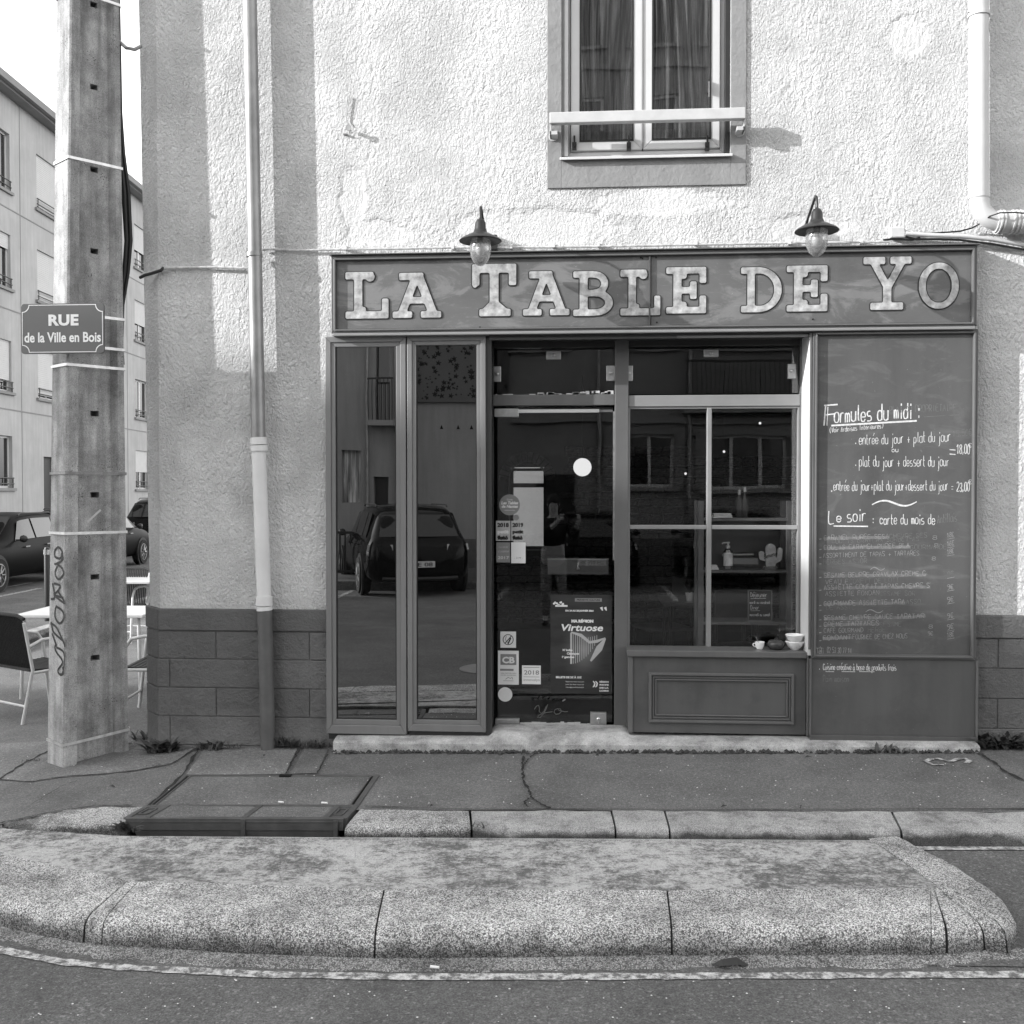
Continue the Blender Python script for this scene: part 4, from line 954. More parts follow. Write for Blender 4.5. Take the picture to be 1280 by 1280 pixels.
# ================================================================ ground
def road_z(x, y=0): return ROAD[0]+ROAD[1]*max(-3.5, min(6, x))
def pav_z(x, y): return max(PAV[0]+PAV[1]*min(x, 6)+PAV[2]*min(y, 3)-.055*max(0, min(-2.3-x, 2.2)), road_z(x)+.02)
def G(px, py, off=0.0, zf=pav_z):
    d = ray(px, py); z = -.1
    for _ in range(8):
        t = (z-CAMZ)/d.z; p = EYE+d*t; z = zf(p.x, p.y)
    return Vector((p.x, p.y, z+off))
def GR(px, py, off=0.0): return G(px, py, off, road_z)
m = MB(); xs = [-400, -60, -3.5, 6, 60, 400]; ys = [-300, -60, -3, 5, 60, 500]
for i in range(5):
    for j in range(5): m.quad(*[(x, y, road_z(x)) for x, y in ((xs[i], ys[j]), (xs[i+1], ys[j]), (xs[i+1], ys[j+1]), (xs[i], ys[j+1]))])
struct(m.build('road', 'road_asphalt'))
kb = [G(x, y) for x, y in ((-90, 1052), (-40, 1040), (0, 1030), (40, 1021), (80, 1013), (120, 1009), (183, 1008.5))]
YKB = G(900, 1014).y; YKF = YKB-.255
# pavement sheet: dense strips so the camber and the dip at the corner are real
def edge_y(x):
    pts_ = [(-7.2, 1.0), (-6.2, -.6), (-5.0, -1.15)]+[(p.x, p.y) for p in kb]+[(kb[-1].x+.25, YKB), (9, YKB)]
    pts_.sort()
    if x <= pts_[0][0]: return pts_[0][1]
    for a, b in zip(pts_, pts_[1:]):
        if x <= b[0]: return a[1]+(b[1]-a[1])*(x-a[0])/max(1e-6, b[0]-a[0])
    return pts_[-1][1]
m = MB(); xs = [-6.2+.2*i for i in range(0, 76)]
dl, dr, dtop = G(185, 1008).x, G(445, 1008).x, G(350, 970).y
def pcol(x0, x1, ya, yb, n=10):
    for k in range(n):
        t0, t1 = k/n, (k+1)/n
        c = [(x0, ya[0]+(yb[0]-ya[0])*t0), (x1, ya[1]+(yb[1]-ya[1])*t0), (x1, ya[1]+(yb[1]-ya[1])*t1), (x0, ya[0]+(yb[0]-ya[0])*t1)]
        m.quad(*[(x, y, pav_z(x, y)) for x, y in c])
xs = sorted(set([x for x in xs if not (dl-.05 < x < dr+.05)]+[dl, dr]))
for x0, x1 in zip(xs, xs[1:]):
    if x0 < -2.6: top = (24.0, 24.0)
    else: top = (.3, .3)
    e0, e1 = edge_y(x0), edge_y(x1)
    if x0 >= dl-1e-6 and x1 <= dr+1e-6: e0 = e1 = dtop
    pcol(x0, x1, (e0, e1), top, 12 if x0 < -2.6 else 6)
struct(m.build('pavement', 'pavement_asphalt', smooth=True))
# side-street kerb
m = MB()
for k in range(14):
    z0 = 4.2+k*1.4; a, b = st(6.15, z0), st(6.15, z0+1.385); c, d = st(6.33, z0+1.385), st(6.33, z0)
    zz_ = -.165; m.hexa([(p.x, p.y, -.35) for p in (a, b, c, d)], [(p.x, p.y, zz_) for p in (a, b, c, d)])
struct(m.build('side_street_kerb', 'kerb_granite', bevel=.01))
m = MB(); m.hexa([tuple(st(11.9, 5, -.4)), tuple(st(11.9, 60, -.4)), tuple(st(14.2, 60, -.4)), tuple(st(14.2, 5, -.4))], [tuple(st(11.9, 5, -.17)), tuple(st(11.9, 60, -.17)), tuple(st(14.2, 60, -.17)), tuple(st(14.2, 5, -.17))])
struct(m.build('far_pavement', 'far_asphalt'))
m = MB()
for L_, z0, z1 in ((9.4, 14.8, 16.2), (9.4, 18.5, 20.5), (10.2, 20.6, 21.8), (9.4, 22.5, 24.5)):
    m.quad(st(L_, z0, -.2905), st(L_+.12, z0, -.2905), st(L_+.12, z1, -.2905), st(L_, z1, -.2905))
struct(m.build('lane_marking', 'road_paint'))
# patches and seams on the pavement
def ppatch(pxs, mat, off=.004):
    P_ = [G(x, y, off) for x, y in pxs]; return struct(MB().add(P_, [tuple(range(len(P_)))]).build('pavement_patch', mat))
def wob(pxs, amp=1.2, n=6, seed=1):
    r_ = random.Random(seed); out = []
    for (a, b) in zip(pxs, pxs[1:]):
        for k in range(n): t = k/n; out.append((a[0]+(b[0]-a[0])*t+r_.uniform(-amp, amp)*(k > 0), a[1]+(b[1]-a[1])*t+r_.uniform(-amp, amp)*.35*(k > 0)))
    out.append(pxs[-1]); return out
e1 = wob([(250, 934), (215, 955), (170, 964), (120, 969), (75, 972), (40, 978), (-60, 972)], 1.5, 4, 3)
ppatch([(-60, 935), (0, 930), (60, 927), (150, 924), (235, 928)]+e1, 'patch_asphalt')
ppatch([(258, 934), (372, 936), (356, 968), (232, 970)], 'patch_asphalt')
ppatch([(380, 936), (410, 937), (396, 967), (364, 968)], 'pavement_asphalt')
def crack(pxs, w_, seed, mat='crack_dirt', amp=1.3, label=None):
    q = wob(pxs, amp, 7, seed); r_ = random.Random(seed)
    P_ = [G(x, y, .0075) for x, y in q]
    return struct(MB().ribbon(P_, [w_*r_.uniform(.3, 1.4) for _ in P_], (0, 0, 1)).build('pavement_crack', mat))
for i, (c, w_) in enumerate([([(654, 946), (653, 962), (655, 978), (661, 990), (664, 998), (676, 1006), (688, 1012)], .016), ([(662, 999), (655, 1004), (660, 1010)], .012), ([(668, 944), (660, 950), (655, 957)], .01),
     ([(250, 934), (240, 950), (228, 970), (186, 1008)], .018), ([(374, 938), (366, 952), (358, 968)], .010), ([(410, 944), (402, 958), (396, 968)], .008),
     ([(-60, 972), (40, 978), (75, 972), (120, 969), (170, 964), (215, 955), (250, 934)], .009), ([(0, 1030), (30, 1024), (60, 1017), (120, 1008), (165, 1008)], .014),
     ([(0, 975), (30, 955), (60, 940)], .02), ([(40, 1006), (75, 985), (100, 975)], .004), ([(1226, 944), (1240, 952), (1256, 965), (1282, 978)], .02),
     ([(455, 1009), (590, 1013)], .01), ([(586, 1013), (900, 1013.5), (1290, 1012)], .012), ([(1000, 1012), (1002, 1008)], .005), ([(165, 930), (60, 948)], .015)]): crack(c, w_, i+1)
m = MB(); P_ = [G(x, y, .006) for x, y in ((1156, 953), (1163, 950), (1172, 949), (1180, 951), (1188, 953), (1196, 950), (1206, 949), (1212, 952), (1208, 955))]; m.ribbon(P_, .035, (0, 0, 1))
P_ = [G(x, y, .0065) for x, y in ((1158, 953), (1166, 957), (1180, 957))]; m.ribbon(P_, .02, (0, 0, 1)); struct(m.build('pavement_paint_mark', 'road_paint'))

TL, TR, ML, MR, FL, FR2 = [G(x, y) for x, y in ((232, 970), (471, 970), (185, 1008), (445, 1008), (158, 1023), (430, 1023.5))]
# kerb stones
def kerb_stone(back, front, mat, name='kerb_stone', parent=None, nsub=5, seed=0, zf=pav_z, bot=None):
    """back/front: polylines of plan points, top on the pavement, rounded nose, face down into the road"""
    r_ = random.Random(seed); m = MB(); n = len(back); prof_n = 7
    for i in range(n):
        b, f = back[i], front[i]; d = (f-b); d.z = 0
        zb_, zf_ = zf(b.x, b.y), zf(f.x, f.y)-.006
        for t, dz in ((0, 0), (.5, .0), (.90, -.002), (.97, -.008), (1., -.024), (1.01, -.09), (1.015, -.22), (0, -.22)):
            p = b+d*t; j = r_.uniform(-.003, .003)
            m.v.append((p.x, p.y+j, zb_+(zf_-zb_)*min(t, 1)+dz+j))
    for i in range(n-1):
        for k in range(7): m.f.append((i*8+k, i*8+k+1, (i+1)*8+k+1, (i+1)*8+k))
    m.f.append(tuple(range(8))); m.f.append(tuple((n-1)*8+k for k in range(7, -1, -1)))
    return m.build(name, mat, parent, smooth=True)
kerb = thing('kerb', 'x', 'x'); del kerb['label']; del kerb['category']; kerb['kind'] = 'structure'
def pl(a, b, n): return [a.lerp(b, i/n) for i in range(n+1)]
def V2(x, y): return Vector((x, y, 0))
for i, (xa, xb) in enumerate(((454, 585.5), (588.5, 763), (765.5, 829.5), (832, 1112.5), (1115.5, 1420))):
    a, b = G(xa, 1014).x, G(xb, 1014).x; a2, b2 = G(xa+(xa-640)*.02+3, 1036).x, G(xb+(xb-640)*.02+3, 1036).x
    
    if i == 0: a, a2 = MR.x+.035, FR2.x+.03
    b -= .0; n = max(3, int((b-a)/.08)); kerb_stone([V2(a+(b-a)*k/n, YKB) for k in range(n+1)], [V2(a2+(b2-a2)*k/n, YKF) for k in range(n+1)], 'kerb_rough' if i == 0 else 'kerb_granite', parent=kerb, seed=i)
bk = [Vector((p.x, p.y, 0)) for p in kb]; fr_ = []
for i, p in enumerate(bk):
    t_ = (bk[min(i+1, len(bk)-1)]-bk[max(i-1, 0)]).normalized(); fr_.append(p+Vector((t_.y, -t_.x, 0))*.27)
def dens(L_, k=4): return [L_[i].lerp(L_[i+1], j/k) for i in range(len(L_)-1) for j in range(k)]+[L_[-1]]
kerb_stone(dens(bk), dens(fr_), 'kerb_rough', parent=kerb, seed=9)
m = MB()
for x_ in (587, 764.5, 831, 1114.5):
    a = G(x_, 1014).x; m.box(a-.03, a+.04, YKF+.04, YKB, -.4, pav_z(a, YKB)-.035)
m.build('joint_mortar', 'crack_dirt', kerb)
YA0, YA1 = YKF+.01, -2.7
def apron_z(x, y): return road_z(x)+.004+(.062)*max(0, min(1, (y-YA1)/(YA0-YA1)))
m = MB(); xs_ = [.9, 3, 6, 12]
for x0, x1 in zip(xs_, xs_[1:]):
    for k in range(4):
        y0, y1 = YA0+(YA1-YA0)*k/4, YA0+(YA1-YA0)*(k+1)/4; m.quad(*[(x, y, apron_z(x, y)) for x, y in ((x0, y1), (x1, y1), (x1, y0), (x0, y0))])
struct(m.build('gutter_apron', 'road_asphalt'))
m = MB(); P_ = [G(x, 1061, .004, apron_z) for x in (1040, 1100, 1160, 1220, 1280, 1360)]; m.ribbon(P_, .05, (0, 0, 1)); struct(m.build('gutter_line', 'enamel_white' if 0 else 'road_paint'))

# street drain: cast-iron frame let into the pavement with asphalt-filled lids
dr_ = thing('street_drain', 'wide cast iron kerb drain with asphalt filled lids set in the pavement', 'drain', tuple(G(315, 990)))
TL, TR, ML, MR, FL, FR2 = [G(x, y) for x, y in ((232, 970), (471, 970), (185, 1008), (445, 1008), (158, 1023), (430, 1023.5))]
def dz(p, o): return Vector((p.x, p.y, pav_z(p.x, p.y)+o))
def bar(a, b, w_, z0, z1, mb):
    t_ = (b-a); t_.z = 0; t_.normalize(); q = Vector((t_.y, -t_.x, 0))*w_/2
    mb.hexa([dz(a-q, z0), dz(b-q, z0), dz(b+q, z0), dz(a+q, z0)], [dz(a-q, z1), dz(b-q, z1), dz(b+q, z1), dz(a+q, z1)])
m = MB(); 
for a, b in ((TL, TR), (TL, ML), (TR, MR), (ML, MR)): bar(a, b, .032, -.05, .006, m)
rel(m.build('lid_frame', 'cast_iron', None, bevel=.003), dr_)
m = MB(); d1 = (TR-TL).normalized()*.03; 
m.add([dz(TL+d1, .0), dz(ML+d1, .0), dz(MR-d1, .0), dz(TR-d1, .0)], [(0, 1, 2, 3)]); rel(m.build('lid_infill', 'pavement_asphalt', None), dr_)
m = MB()
for o_ in (.028, ):
    a, b = TL+d1*1.2, ML+d1*1.2; bar(a, b, .012, -.02, .004, m); a, b = TR-d1*1.2, MR-d1*1.2; bar(a, b, .012, -.02, .004, m)
rel(m.build('lid_rim', 'cast_iron', None, bevel=.002), dr_)
m = MB(); a, b = TL.lerp(TR, .5), TL.lerp(TR, .56); a = a-Vector((0, .012, 0)); b = b-Vector((0, .012, 0)); bar(a, b, .03, -.02, .009, m); rel(m.build('lifting_slot', 'void_black', None), dr_)
m = MB(); c1 = ML.lerp(MR, .10); c2 = ML.lerp(MR, .915); e1_ = FL.lerp(FR2, .10); e2_ = FL.lerp(FR2, .915); cm, em = ML.lerp(MR, .545), FL.lerp(FR2, .545)
for a, b in ((c1, e1_), (c2, e2_), (cm, em), (ML, FL), (MR, FR2)): bar(a, b, .034, -.06, .006, m)
bar(FL, FR2, .03, -.06, .006, m)
rel(m.build('kerb_frame', 'cast_iron', None, bevel=.003), dr_)
for a, b, c, d in ((c1, cm, em, e1_), (cm, c2, e2_, em)):
    rel(MB().add([dz(p, .001) for p in (d, c, b, a)], [(0, 1, 2, 3)]).build('kerb_infill', 'pavement_asphalt', None), dr_)
for a, b, c, d in ((ML, c1, e1_, FL), (c2, MR, FR2, e2_)):
    ctr = (a+b+c+d)/4; q = [ctr.lerp(p, .45) for p in (a, b, c, d)]; mm_ = MB()
    mm_.add([dz(p, .0) for p in (d, c, b, a)], [(0, 1, 2, 3)])
    for k in range(4): bar(q[k], q[(k+1) % 4], .012, -.01, .006, mm_)
    rel(mm_.build('end_plate', 'cast_iron', None), dr_)
m = MB(); ft = Vector((0, -.017, 0))
m.hexa([dz(FL+ft, -.095)+Vector((.06, .01, 0)), dz(FR2+ft, -.095)+Vector((-.05, .01, 0)), dz(FR2+ft, -.095)+Vector((-.05, .04, 0)), dz(FL+ft, -.095)+Vector((.06, .04, 0))], [dz(FL+ft, -.006)+Vector((.02, 0, 0)), dz(FR2+ft, -.006), dz(FR2+ft, -.006)+Vector((0, .03, 0)), dz(FL+ft, -.006)+Vector((.02, .03, 0))])
rel(m.build('front_apron', 'cast_iron', None, bevel=.004), dr_)
m = MB(); bm_ = em+ft
for p in (bm_, FR2+Vector((-.04, -.02, 0))): m.box(p.x-.012, p.x+.012, p.y-.006, p.y+.04, -.35, pav_z(p.x, p.y)-.004)
rel(m.build('support_post', 'cast_iron', None), dr_)
m = MB(); m.box(FL.x+.05, FR2.x, FL.y+.05, FL.y+.4, -.34, pav_z(-1.9, -1.4)-.1); rel(m.build('drain_throat', 'void_black', None), dr_)  # solid black boxes stand in for the shade inside the drain
rel(MB().box(FL.x+.02, FR2.x+.02, FL.y+.03, TL.y, -.4, pav_z(-2.2, -1.3)-.07).build('drain_chamber', 'void_black', None), dr_)

# ---------------------------------------------------------------- raised traffic island in the road
isl = thing('traffic_island', 'x', 'x'); del isl['label']; del isl['category']; isl['kind'] = 'structure'
def isl_z(x, y=0): return ISL[0]+ISL[1]*max(-3.5, min(6, x))
def GI(px, py, off=0.): return G(px, py, off, isl_z)
def station(ipx, opx, mode='road'):
    i = GI(*ipx)
    if mode == 'road': o = GR(*opx)
    else: o = G(opx[0], opx[1], 0, lambda x, y: isl_z(x)-.045)
    return i, o
ST = {
 's0': station((-260, 1018), (-260, 1075)), 's1': station((-120, 1040), (-120, 1128)), 's1b': station((0, 1067), (0, 1165)), 's1c': station((80, 1084), (52, 1177)), 's2': station((160, 1100), (103, 1186)),
 's2b': station((172, 1101), (126, 1189)), 's3': station((480, 1111.5), (468, 1206)), 's4': station((834, 1112.5), (840, 1202)), 's5': station((1163, 1110), (1163, 1201)),
 's6': station((1167, 1110), (1184, 1200)), 's7': station((1171, 1109), (1232, 1196)), 's8': station((1173, 1108), (1262, 1170), 'top'), 's8b': station((1172, 1107), (1276, 1155), 'top'), 's9': station((1171, 1106), (1256, 1126), 'top'), 's10': station((1130, 1076), (1195, 1086), 'top'), 's11': station((1086, 1047), (1126, 1051), 'top')}
PROF = ((0, 0), (.3, -.003), (.6, -.007), (.80, -.012), (.87, -.018), (.92, -.029), (.95, -.046), (.965, -.07), (.98, -.11), (1.0, -.20), (.5, -.22), (0, -.22))
def isl_stone(sa_, sb_, n, ga, gb, seed, dip=0.):
    (ia, oa), (ib, ob) = ST[sa_], ST[sb_]; r_ = random.Random(seed); m = MB(); K = len(PROF)
    La = max((ib-ia).length, .001); Lo = (ob-oa).length
    for k in range(n+1):
        t = k/n; ti = min(max(t, ga/max(La, .05) if La > .1 else 0), 1-(gb/max(La, .05) if La > .1 else 0)); to = min(max(t, ga/Lo), 1-gb/Lo)
        i, o = ia.lerp(ib, ti), oa.lerp(ob, to)
        for q, (pt, dz_) in enumerate(PROF):
            p = i.lerp(o, pt); j = r_.uniform(-.002, .002) if 0 < q < 9 else 0
            e = -.004 if k in (0, n) and q < 9 else 0
            m.v.append((p.x, p.y+j, isl_z(p.x)+dz_+j*1.5+e-dip*math.sin(pt*3)))
    for k in range(n):
        for q in range(K): m.f.append((k*K+q, k*K+(q+1) % K, (k+1)*K+(q+1) % K, (k+1)*K+q))
    m.f.append(tuple(range(K))); m.f.append(tuple(n*K+q for q in range(K-1, -1, -1)))
    return m.build('kerb_stone', 'kerb_aggregate', isl, smooth=True)
for i, (a, b, n, ga, gb) in enumerate((('s0', 's1', 8, .004, .0), ('s1', 's1b', 8, .0, .0), ('s1b', 's1c', 8, 0, 0), ('s1c', 's2', 8, 0, .005), ('s2', 's2b', 4, .005, .003), ('s2b', 's3', 20, .003, .004), ('s3', 's4', 22, .004, .004), ('s4', 's5', 20, .004, .0), ('s5', 's6', 5, .004, .006),
        ('s6', 's7', 6, .006, .004), ('s7', 's8', 6, .010, .006), ('s8', 's8b', 4, 0.006, .005), ('s8b', 's9', 5, .007, .0), ('s9', 's10', 10, .005, 0), ('s10', 's11', 10, 0, 0))): isl_stone(a, b, n, ga, gb, i, .0)
# dark mortar core seen in the joints
core = [ST[k] for k in ('s0', 's1', 's1b', 's2', 's2b', 's3', 's4', 's5', 's6', 's7', 's8', 's8b', 's9', 's10', 's11')]
m = MB(); K = 9
for i, o in core:
    for pt, dz_ in PROF[:9]:
        p = i.lerp(o, pt*.985); m.v.append((p.x, p.y, isl_z(p.x)+dz_-.012))
for k in range(len(core)-1):
    for q in range(K-1): m.f.append((k*K+q, k*K+q+1, (k+1)*K+q+1, (k+1)*K+q))
m.build('joint_mortar', 'crack_dirt', isl)
inn = [ST[k][0] for k in ('s0', 's1', 's1b', 's1c', 's2', 's2b', 's3', 's4', 's5', 's8', 's11')]
bL, bR = GI(-260, 1049), GI(1086, 1047)
yb_ = GI(600, 1049.5).y
top = [(p.x, p.y, isl_z(p.x)-.004) for p in inn]+[(bR.x, yb_, isl_z(bR.x)-.004), (-.5, yb_, isl_z(-.5)-.004), (-3.5, yb_, isl_z(-3.5)-.004)]
MB().add(top, [tuple(range(len(top)))]).build('paved_top', 'worn_white_paint', isl)
m = MB()
m.hexa([(-3.5, yb_-.0, -.4), (bR.x+.03, yb_, -.4), (bR.x+.03, yb_+.03, -.4), (-3.5, yb_+.03, -.4)], [(-3.5, yb_, isl_z(-3.5)+.003), (bR.x+.03, yb_, isl_z(bR.x)+.003), (bR.x+.03, yb_+.03, isl_z(bR.x)-.0), (-3.5, yb_+.03, isl_z(-3.5)-.0)])
m.build('rear_edging', 'kerb_granite', isl, bevel=.006)
# mortar fillet and painted line at the foot of the island
oo = [GR(x, y) for x, y in ((-260, 1080), (-120, 1132), (0, 1168), (60, 1181), (125, 1191), (300, 1203), (468, 1209), (650, 1208), (840, 1205), (1000, 1204), (1160, 1203), (1230, 1199), (1300, 1196))]
od = dens(oo, 8); r_ = random.Random(4); m = MB()
for i, p in enumerate(od):
    n_ = Vector((0, -1, 0)); q = p+n_*(.028+r_.uniform(0, .03)); m.v += [(p.x, p.y+.03, road_z(p.x)+.022), (p.x, p.y-.01, road_z(p.x)+.012), (q.x, q.y, road_z(q.x)+.001)]
m.f = [(3*i+k, 3*i+k+1, 3*i+4+k, 3*i+3+k) for i in range(len(od)-1) for k in range(2)]
struct(m.build('mortar_fillet', 'fillet_gravel', smooth=True))
ln = dens([GR(x, y, .004) for x, y in ((-260, 1100), (-120, 1152), (0, 1188), (75, 1203), (150, 1210), (330, 1219), (500, 1222), (700, 1222), (900, 1221), (1100, 1220), (1290, 1219), (1400, 1218))], 9)
struct(MB().ribbon(ln, [.052*r_.uniform(.75, 1.15) for _ in ln], (0, 0, 1)).build('road_line', 'road_paint'))

lf_ = MB(); q = GR(912, 1209, .012); P_ = [(q.x-.07, q.y, q.z-.006), (q.x-.03, q.y-.01, q.z+.010), (q.x+.03, q.y, q.z+.014), (q.x+.08, q.y+.005, q.z-.008)]
lf_.ribbon(P_, [.004, .03, .036, .004], (0, -.5, 1)); tag(lf_.build('dry_leaf', 'dry_leaf'), 'dark curled dry leaf lying at the foot of the island on the painted line', 'leaf')
for px, py, l_, lab in ((538, 1212, .035, 'white cigarette end lying beside the painted line in front of the island'), (348, 1005, .03, 'small white scrap on the front edge of the drain lid'), (402, 1006, .035, 'larger white scrap near the right end of the drain lid')):
    q = G(px, py, .012) if py < 1100 else GR(px, py, .012); tag(MB().tube([q, q+Vector((l_, -.006, 0))], .006, 8).build('litter', 'litter', smooth=True), lab, 'litter')
m = MB(); r_ = random.Random(21)
for k in range(260):
    px, py = r_.uniform(0, 1280), r_.choice([r_.uniform(945, 1008), r_.uniform(1225, 1280), r_.uniform(945, 1008)])
    q = G(px, py, .006) if py < 1100 else GR(px, py, .003); s_ = r_.uniform(.002, .0055)
    m.add([q+Vector((s_*math.cos(a), s_*.8*math.sin(a), 0)) for a in (0, 1.3, 2.5, 3.8, 5)]+[q+Vector((0, 0, s_*.6))], [(0, 1, 5), (1, 2, 5), (2, 3, 5), (3, 4, 5), (4, 0, 5)])
m.build('grit', 'litter', None, kind='stuff')

# shop step: worn concrete slab in front of the facade
m = MB(); n = 110; xa, xb = at(416, 935, -.19).x, at(1226, 935, -.19).x; r_ = random.Random(6)
for i in range(n+1):
    x = xa+(xb-xa)*i/n; zt_ = at(415, 928, -.19).z+(at(1225, 934, -.19).z-at(415, 928, -.19).z)*i/n+.006
    j = r_.uniform(-.006, .006); thr = 1 if OPX0 < x < at(785, 900, 0).x else 0
    yf = -.185+j
    m.v += [(x, YG-.045, zt_+.03*thr+.012), (x, -.08, zt_+.012+.028*thr), (x, yf+.02, zt_+r_.uniform(-.002, .002)), (x, yf, zt_-.012), (x, yf-.004+j*.6, zt_-.05), (x, yf+j, zt_-.2)]
for i in range(n):
    for k in range(5): m.f.append((i*6+k, i*6+k+1, (i+1)*6+k+1, (i+1)*6+k))
m.f += [tuple(range(6)), tuple(n*6+k for k in range(5, -1, -1))]
struct(m.build('shop_step', 'step_concrete', smooth=True))
m = MB(); r_ = random.Random(14)
for k in range(900):       # moss and dirt crust where step meets pavement
    x = r_.uniform(xa, xb); y = -.195-abs(r_.gauss(0, .014)); z = pav_z(x, y)+r_.uniform(-.004, .022); s_ = r_.uniform(.006, .018)
    a = r_.uniform(0, 3); m.add([(x+s_*r_.uniform(.6, 1.6)*math.cos(a+k_*1.05), y+.01+s_*r_.uniform(.4, 1)*math.sin(a+k_*1.05), z-.008) for k_ in range(6)]+[(x, y+.01, z+s_*.5)], [(k_, (k_+1) % 6, 6) for k_ in range(6)])
m.build('moss_crust', 'mortar_dirt', None, smooth=True, kind='stuff')

# ---------------------------------------------------------------- weeds
def weed(px, py, size, n, label, mat='weed_leaf', seed=0, wide=.16, spread=1., yy=None, cat='weed', flat=.3):
    r_ = random.Random(seed); o = G(px, py)
    if yy is None and -2.95 < at(px, py, -.07).x and o.y > -.3 and py < 940: yy = -.075
    o = o if yy is None else Vector((at(px, py, yy).x, yy, pav_z(at(px, py, yy).x, yy)))
    m = MB()
    for k in range(n):
        a = r_.uniform(0, 2*math.pi); L_ = size*r_.uniform(.45, 1.); w_ = L_*wide*r_.uniform(.7, 1.3); el = r_.uniform(.55, 1.45); d = Vector((math.cos(a), math.sin(a)*.7, 0)); b0 = Vector((r_.uniform(-.5, .5)*size*spread, r_.uniform(-.25, .25)*size*spread, 0))
        if o.y+b0.y > -.03 and yy is None and o.x > -3.05: b0.y = -.03-o.y if o.y < 0 else b0.y
        P_ = []; 
        for i in range(6):
            t = i/5; P_.append(b0+d*L_*(t*math.cos(el)+.25*t*t)+Vector((0, 0, L_*(math.sin(el)*t-flat*t*t)+.004)))
        m.ribbon(P_, [w_*x for x in (.25, .75, 1., .9, .55, .05)], Vector((0, 0, 1))-d*.4)
    ob = m.build('weed', mat, None, smooth=True); ob.location = o; return tag(ob, label, cat, 'weeds growing along the foot of the walls')
weed(203, 930, .17, 60, 'large dark leafy weed at the chamfered corner between pole and wall', seed=1, wide=.26)
weed(178, 926, .12, 26, 'low weed just right of the concrete pole foot', seed=2)
weed(262, 931, .10, 60, 'spreading weed at the wall base left of the downpipe', seed=3, spread=1.7, wide=.2)
weed(292, 930, .06, 26, 'tiny tuft close to the left side of the downpipe foot', seed=4, spread=1.6)
weed(355, 928, .12, 50, 'tufty weed immediately right of the downpipe foot', seed=5, wide=.14, spread=1.0)
weed(388, 930, .11, 60, 'fine leaved weed between downpipe and the folded leaves', seed=6, wide=.10, spread=1.3, mat='weed_pale')
weed(403, 937, .08, 40, 'sprawling weed at the left end of the shop step', seed=7, wide=.1, spread=1.6)
weed(1104, 937, .10, 14, 'small weed growing out of the step front, left of the pair', seed=8, wide=.3, yy=-.2)
weed(1128, 937, .09, 12, 'small pale weed growing out of the step front, right of the pair', seed=9, wide=.3, yy=-.2, mat='weed_pale')
weed(1250, 931, .16, 90, 'leafy weed patch right of the shop step end', seed=10, wide=.3, spread=1.5)
weed(1275, 930, .14, 70, 'leafy weed patch at the right edge against the block base', seed=11, wide=.3, spread=1.4)
weed(100, 950, .05, 20, 'thin weeds at the left foot of the pole', seed=12, spread=2, cat='weed')
weed(45, 952, .07, 26, 'dried weeds in the pavement crack left of the pole', seed=13, spread=2.5, wide=.08, flat=.9)
weed(201, 958, .06, 24, 'thin weeds in the patch seam in front of the corner', seed=14, spread=3, wide=.08, flat=.9)
weed(158, 1040, .10, 34, 'dark weed hanging at the left end of the drain front', seed=15, wide=.3, yy=None)
r_ = random.Random(41)
for k, (px, py) in enumerate(((540, 1009), (905, 1010), (1010, 948), (140, 985), (330, 946))):
    q = G(px, py, .008); a = r_.uniform(0, 3); d = Vector((math.cos(a), .5*math.sin(a), 0))*.022; m = MB(); m.ribbon([q-d, q+Vector((0, 0, .007)), q+d+Vector((0, 0, .002))], [.003, .018, .002], (0, -.4, 1))
    tag(m.build('fallen_leaf', 'dry_leaf'), ('small fallen leaf beside the pavement crack in front of the door', 'small fallen leaf near the kerb below the display window', 'small fallen leaf at the step foot below the chalkboard', 'small fallen leaf on the pavement in front of the pole', 'small fallen leaf in front of the downpipe foot')[k], 'leaf', 'small leaves fallen on the pavement')
weed(8, 1040, .09, 20, 'small weed sprouting at the left end of the kerb', seed=16, wide=.25)
weed(598, 1036, .05, 20, 'tiny weed in the kerb joint right of the drain', seed=17, spread=1.6)
weed(660, 944, .05, 20, 'small weeds where the pavement crack meets the step', seed=18, spread=2.2, wide=.1)

# ================================================================ concrete pole
pb = at(80, 955, -.335); pcn = at(163, 938, .02); pb.z = pcn.z = 0
ub = (pcn-pb); Wp = ub.length; ub.normalize(); vb = Vector((-ub.y, ub.x, 0))
pole = thing('utility_pole', 'weathered concrete utility pole with recessed front and square holes on the corner', 'pole', tuple(pb.lerp(pcn, .5)+Vector((0, 0, -.15))))
top_b, top_c = at(88, 0, -.265), at(151, 0, -.02); ZT = top_b.z; top_b.z = top_c.z = 0
DEP = .24
def pole_pt(u, v, z):
    """u 0..1 across the front, v metres back, at height z"""
    t = z/ZT; b = pb.lerp(top_b, t); c = pcn.lerp(top_c, t); dep = 1-.16*t
    p = b.lerp(c, u)+vb*v*dep; p.z = z; return p
prof = [(0, .012), (.03, 0), (.19, 0), (.23, .065), (.80, .065), (.86, .0), (.97, 0), (1., .03), (1, DEP), (0, DEP)]
zs_p = [-.5, 0, 1, 2, 3, 4, 5, 6.5]
m = MB(); npf = len(prof)
for z in zs_p: m.v += [tuple(pole_pt(u, v, z)) for u, v in prof]
for k in range(len(zs_p)-1):
    for i in range(npf):
        if i == 3: continue                # the web: built separately, with real holes
        m.f.append((k*npf+i, k*npf+(i+1) % npf, (k+1)*npf+(i+1) % npf, (k+1)*npf+i))
rel(m.build('pole_shaft', 'pole_concrete', None), pole)
holes = [(116, 818), (116, 719), (117, 618.5), (116, 519), (114, 320), (113.5, 220), (112.5, 119), (112, 18)]
hz_ = []
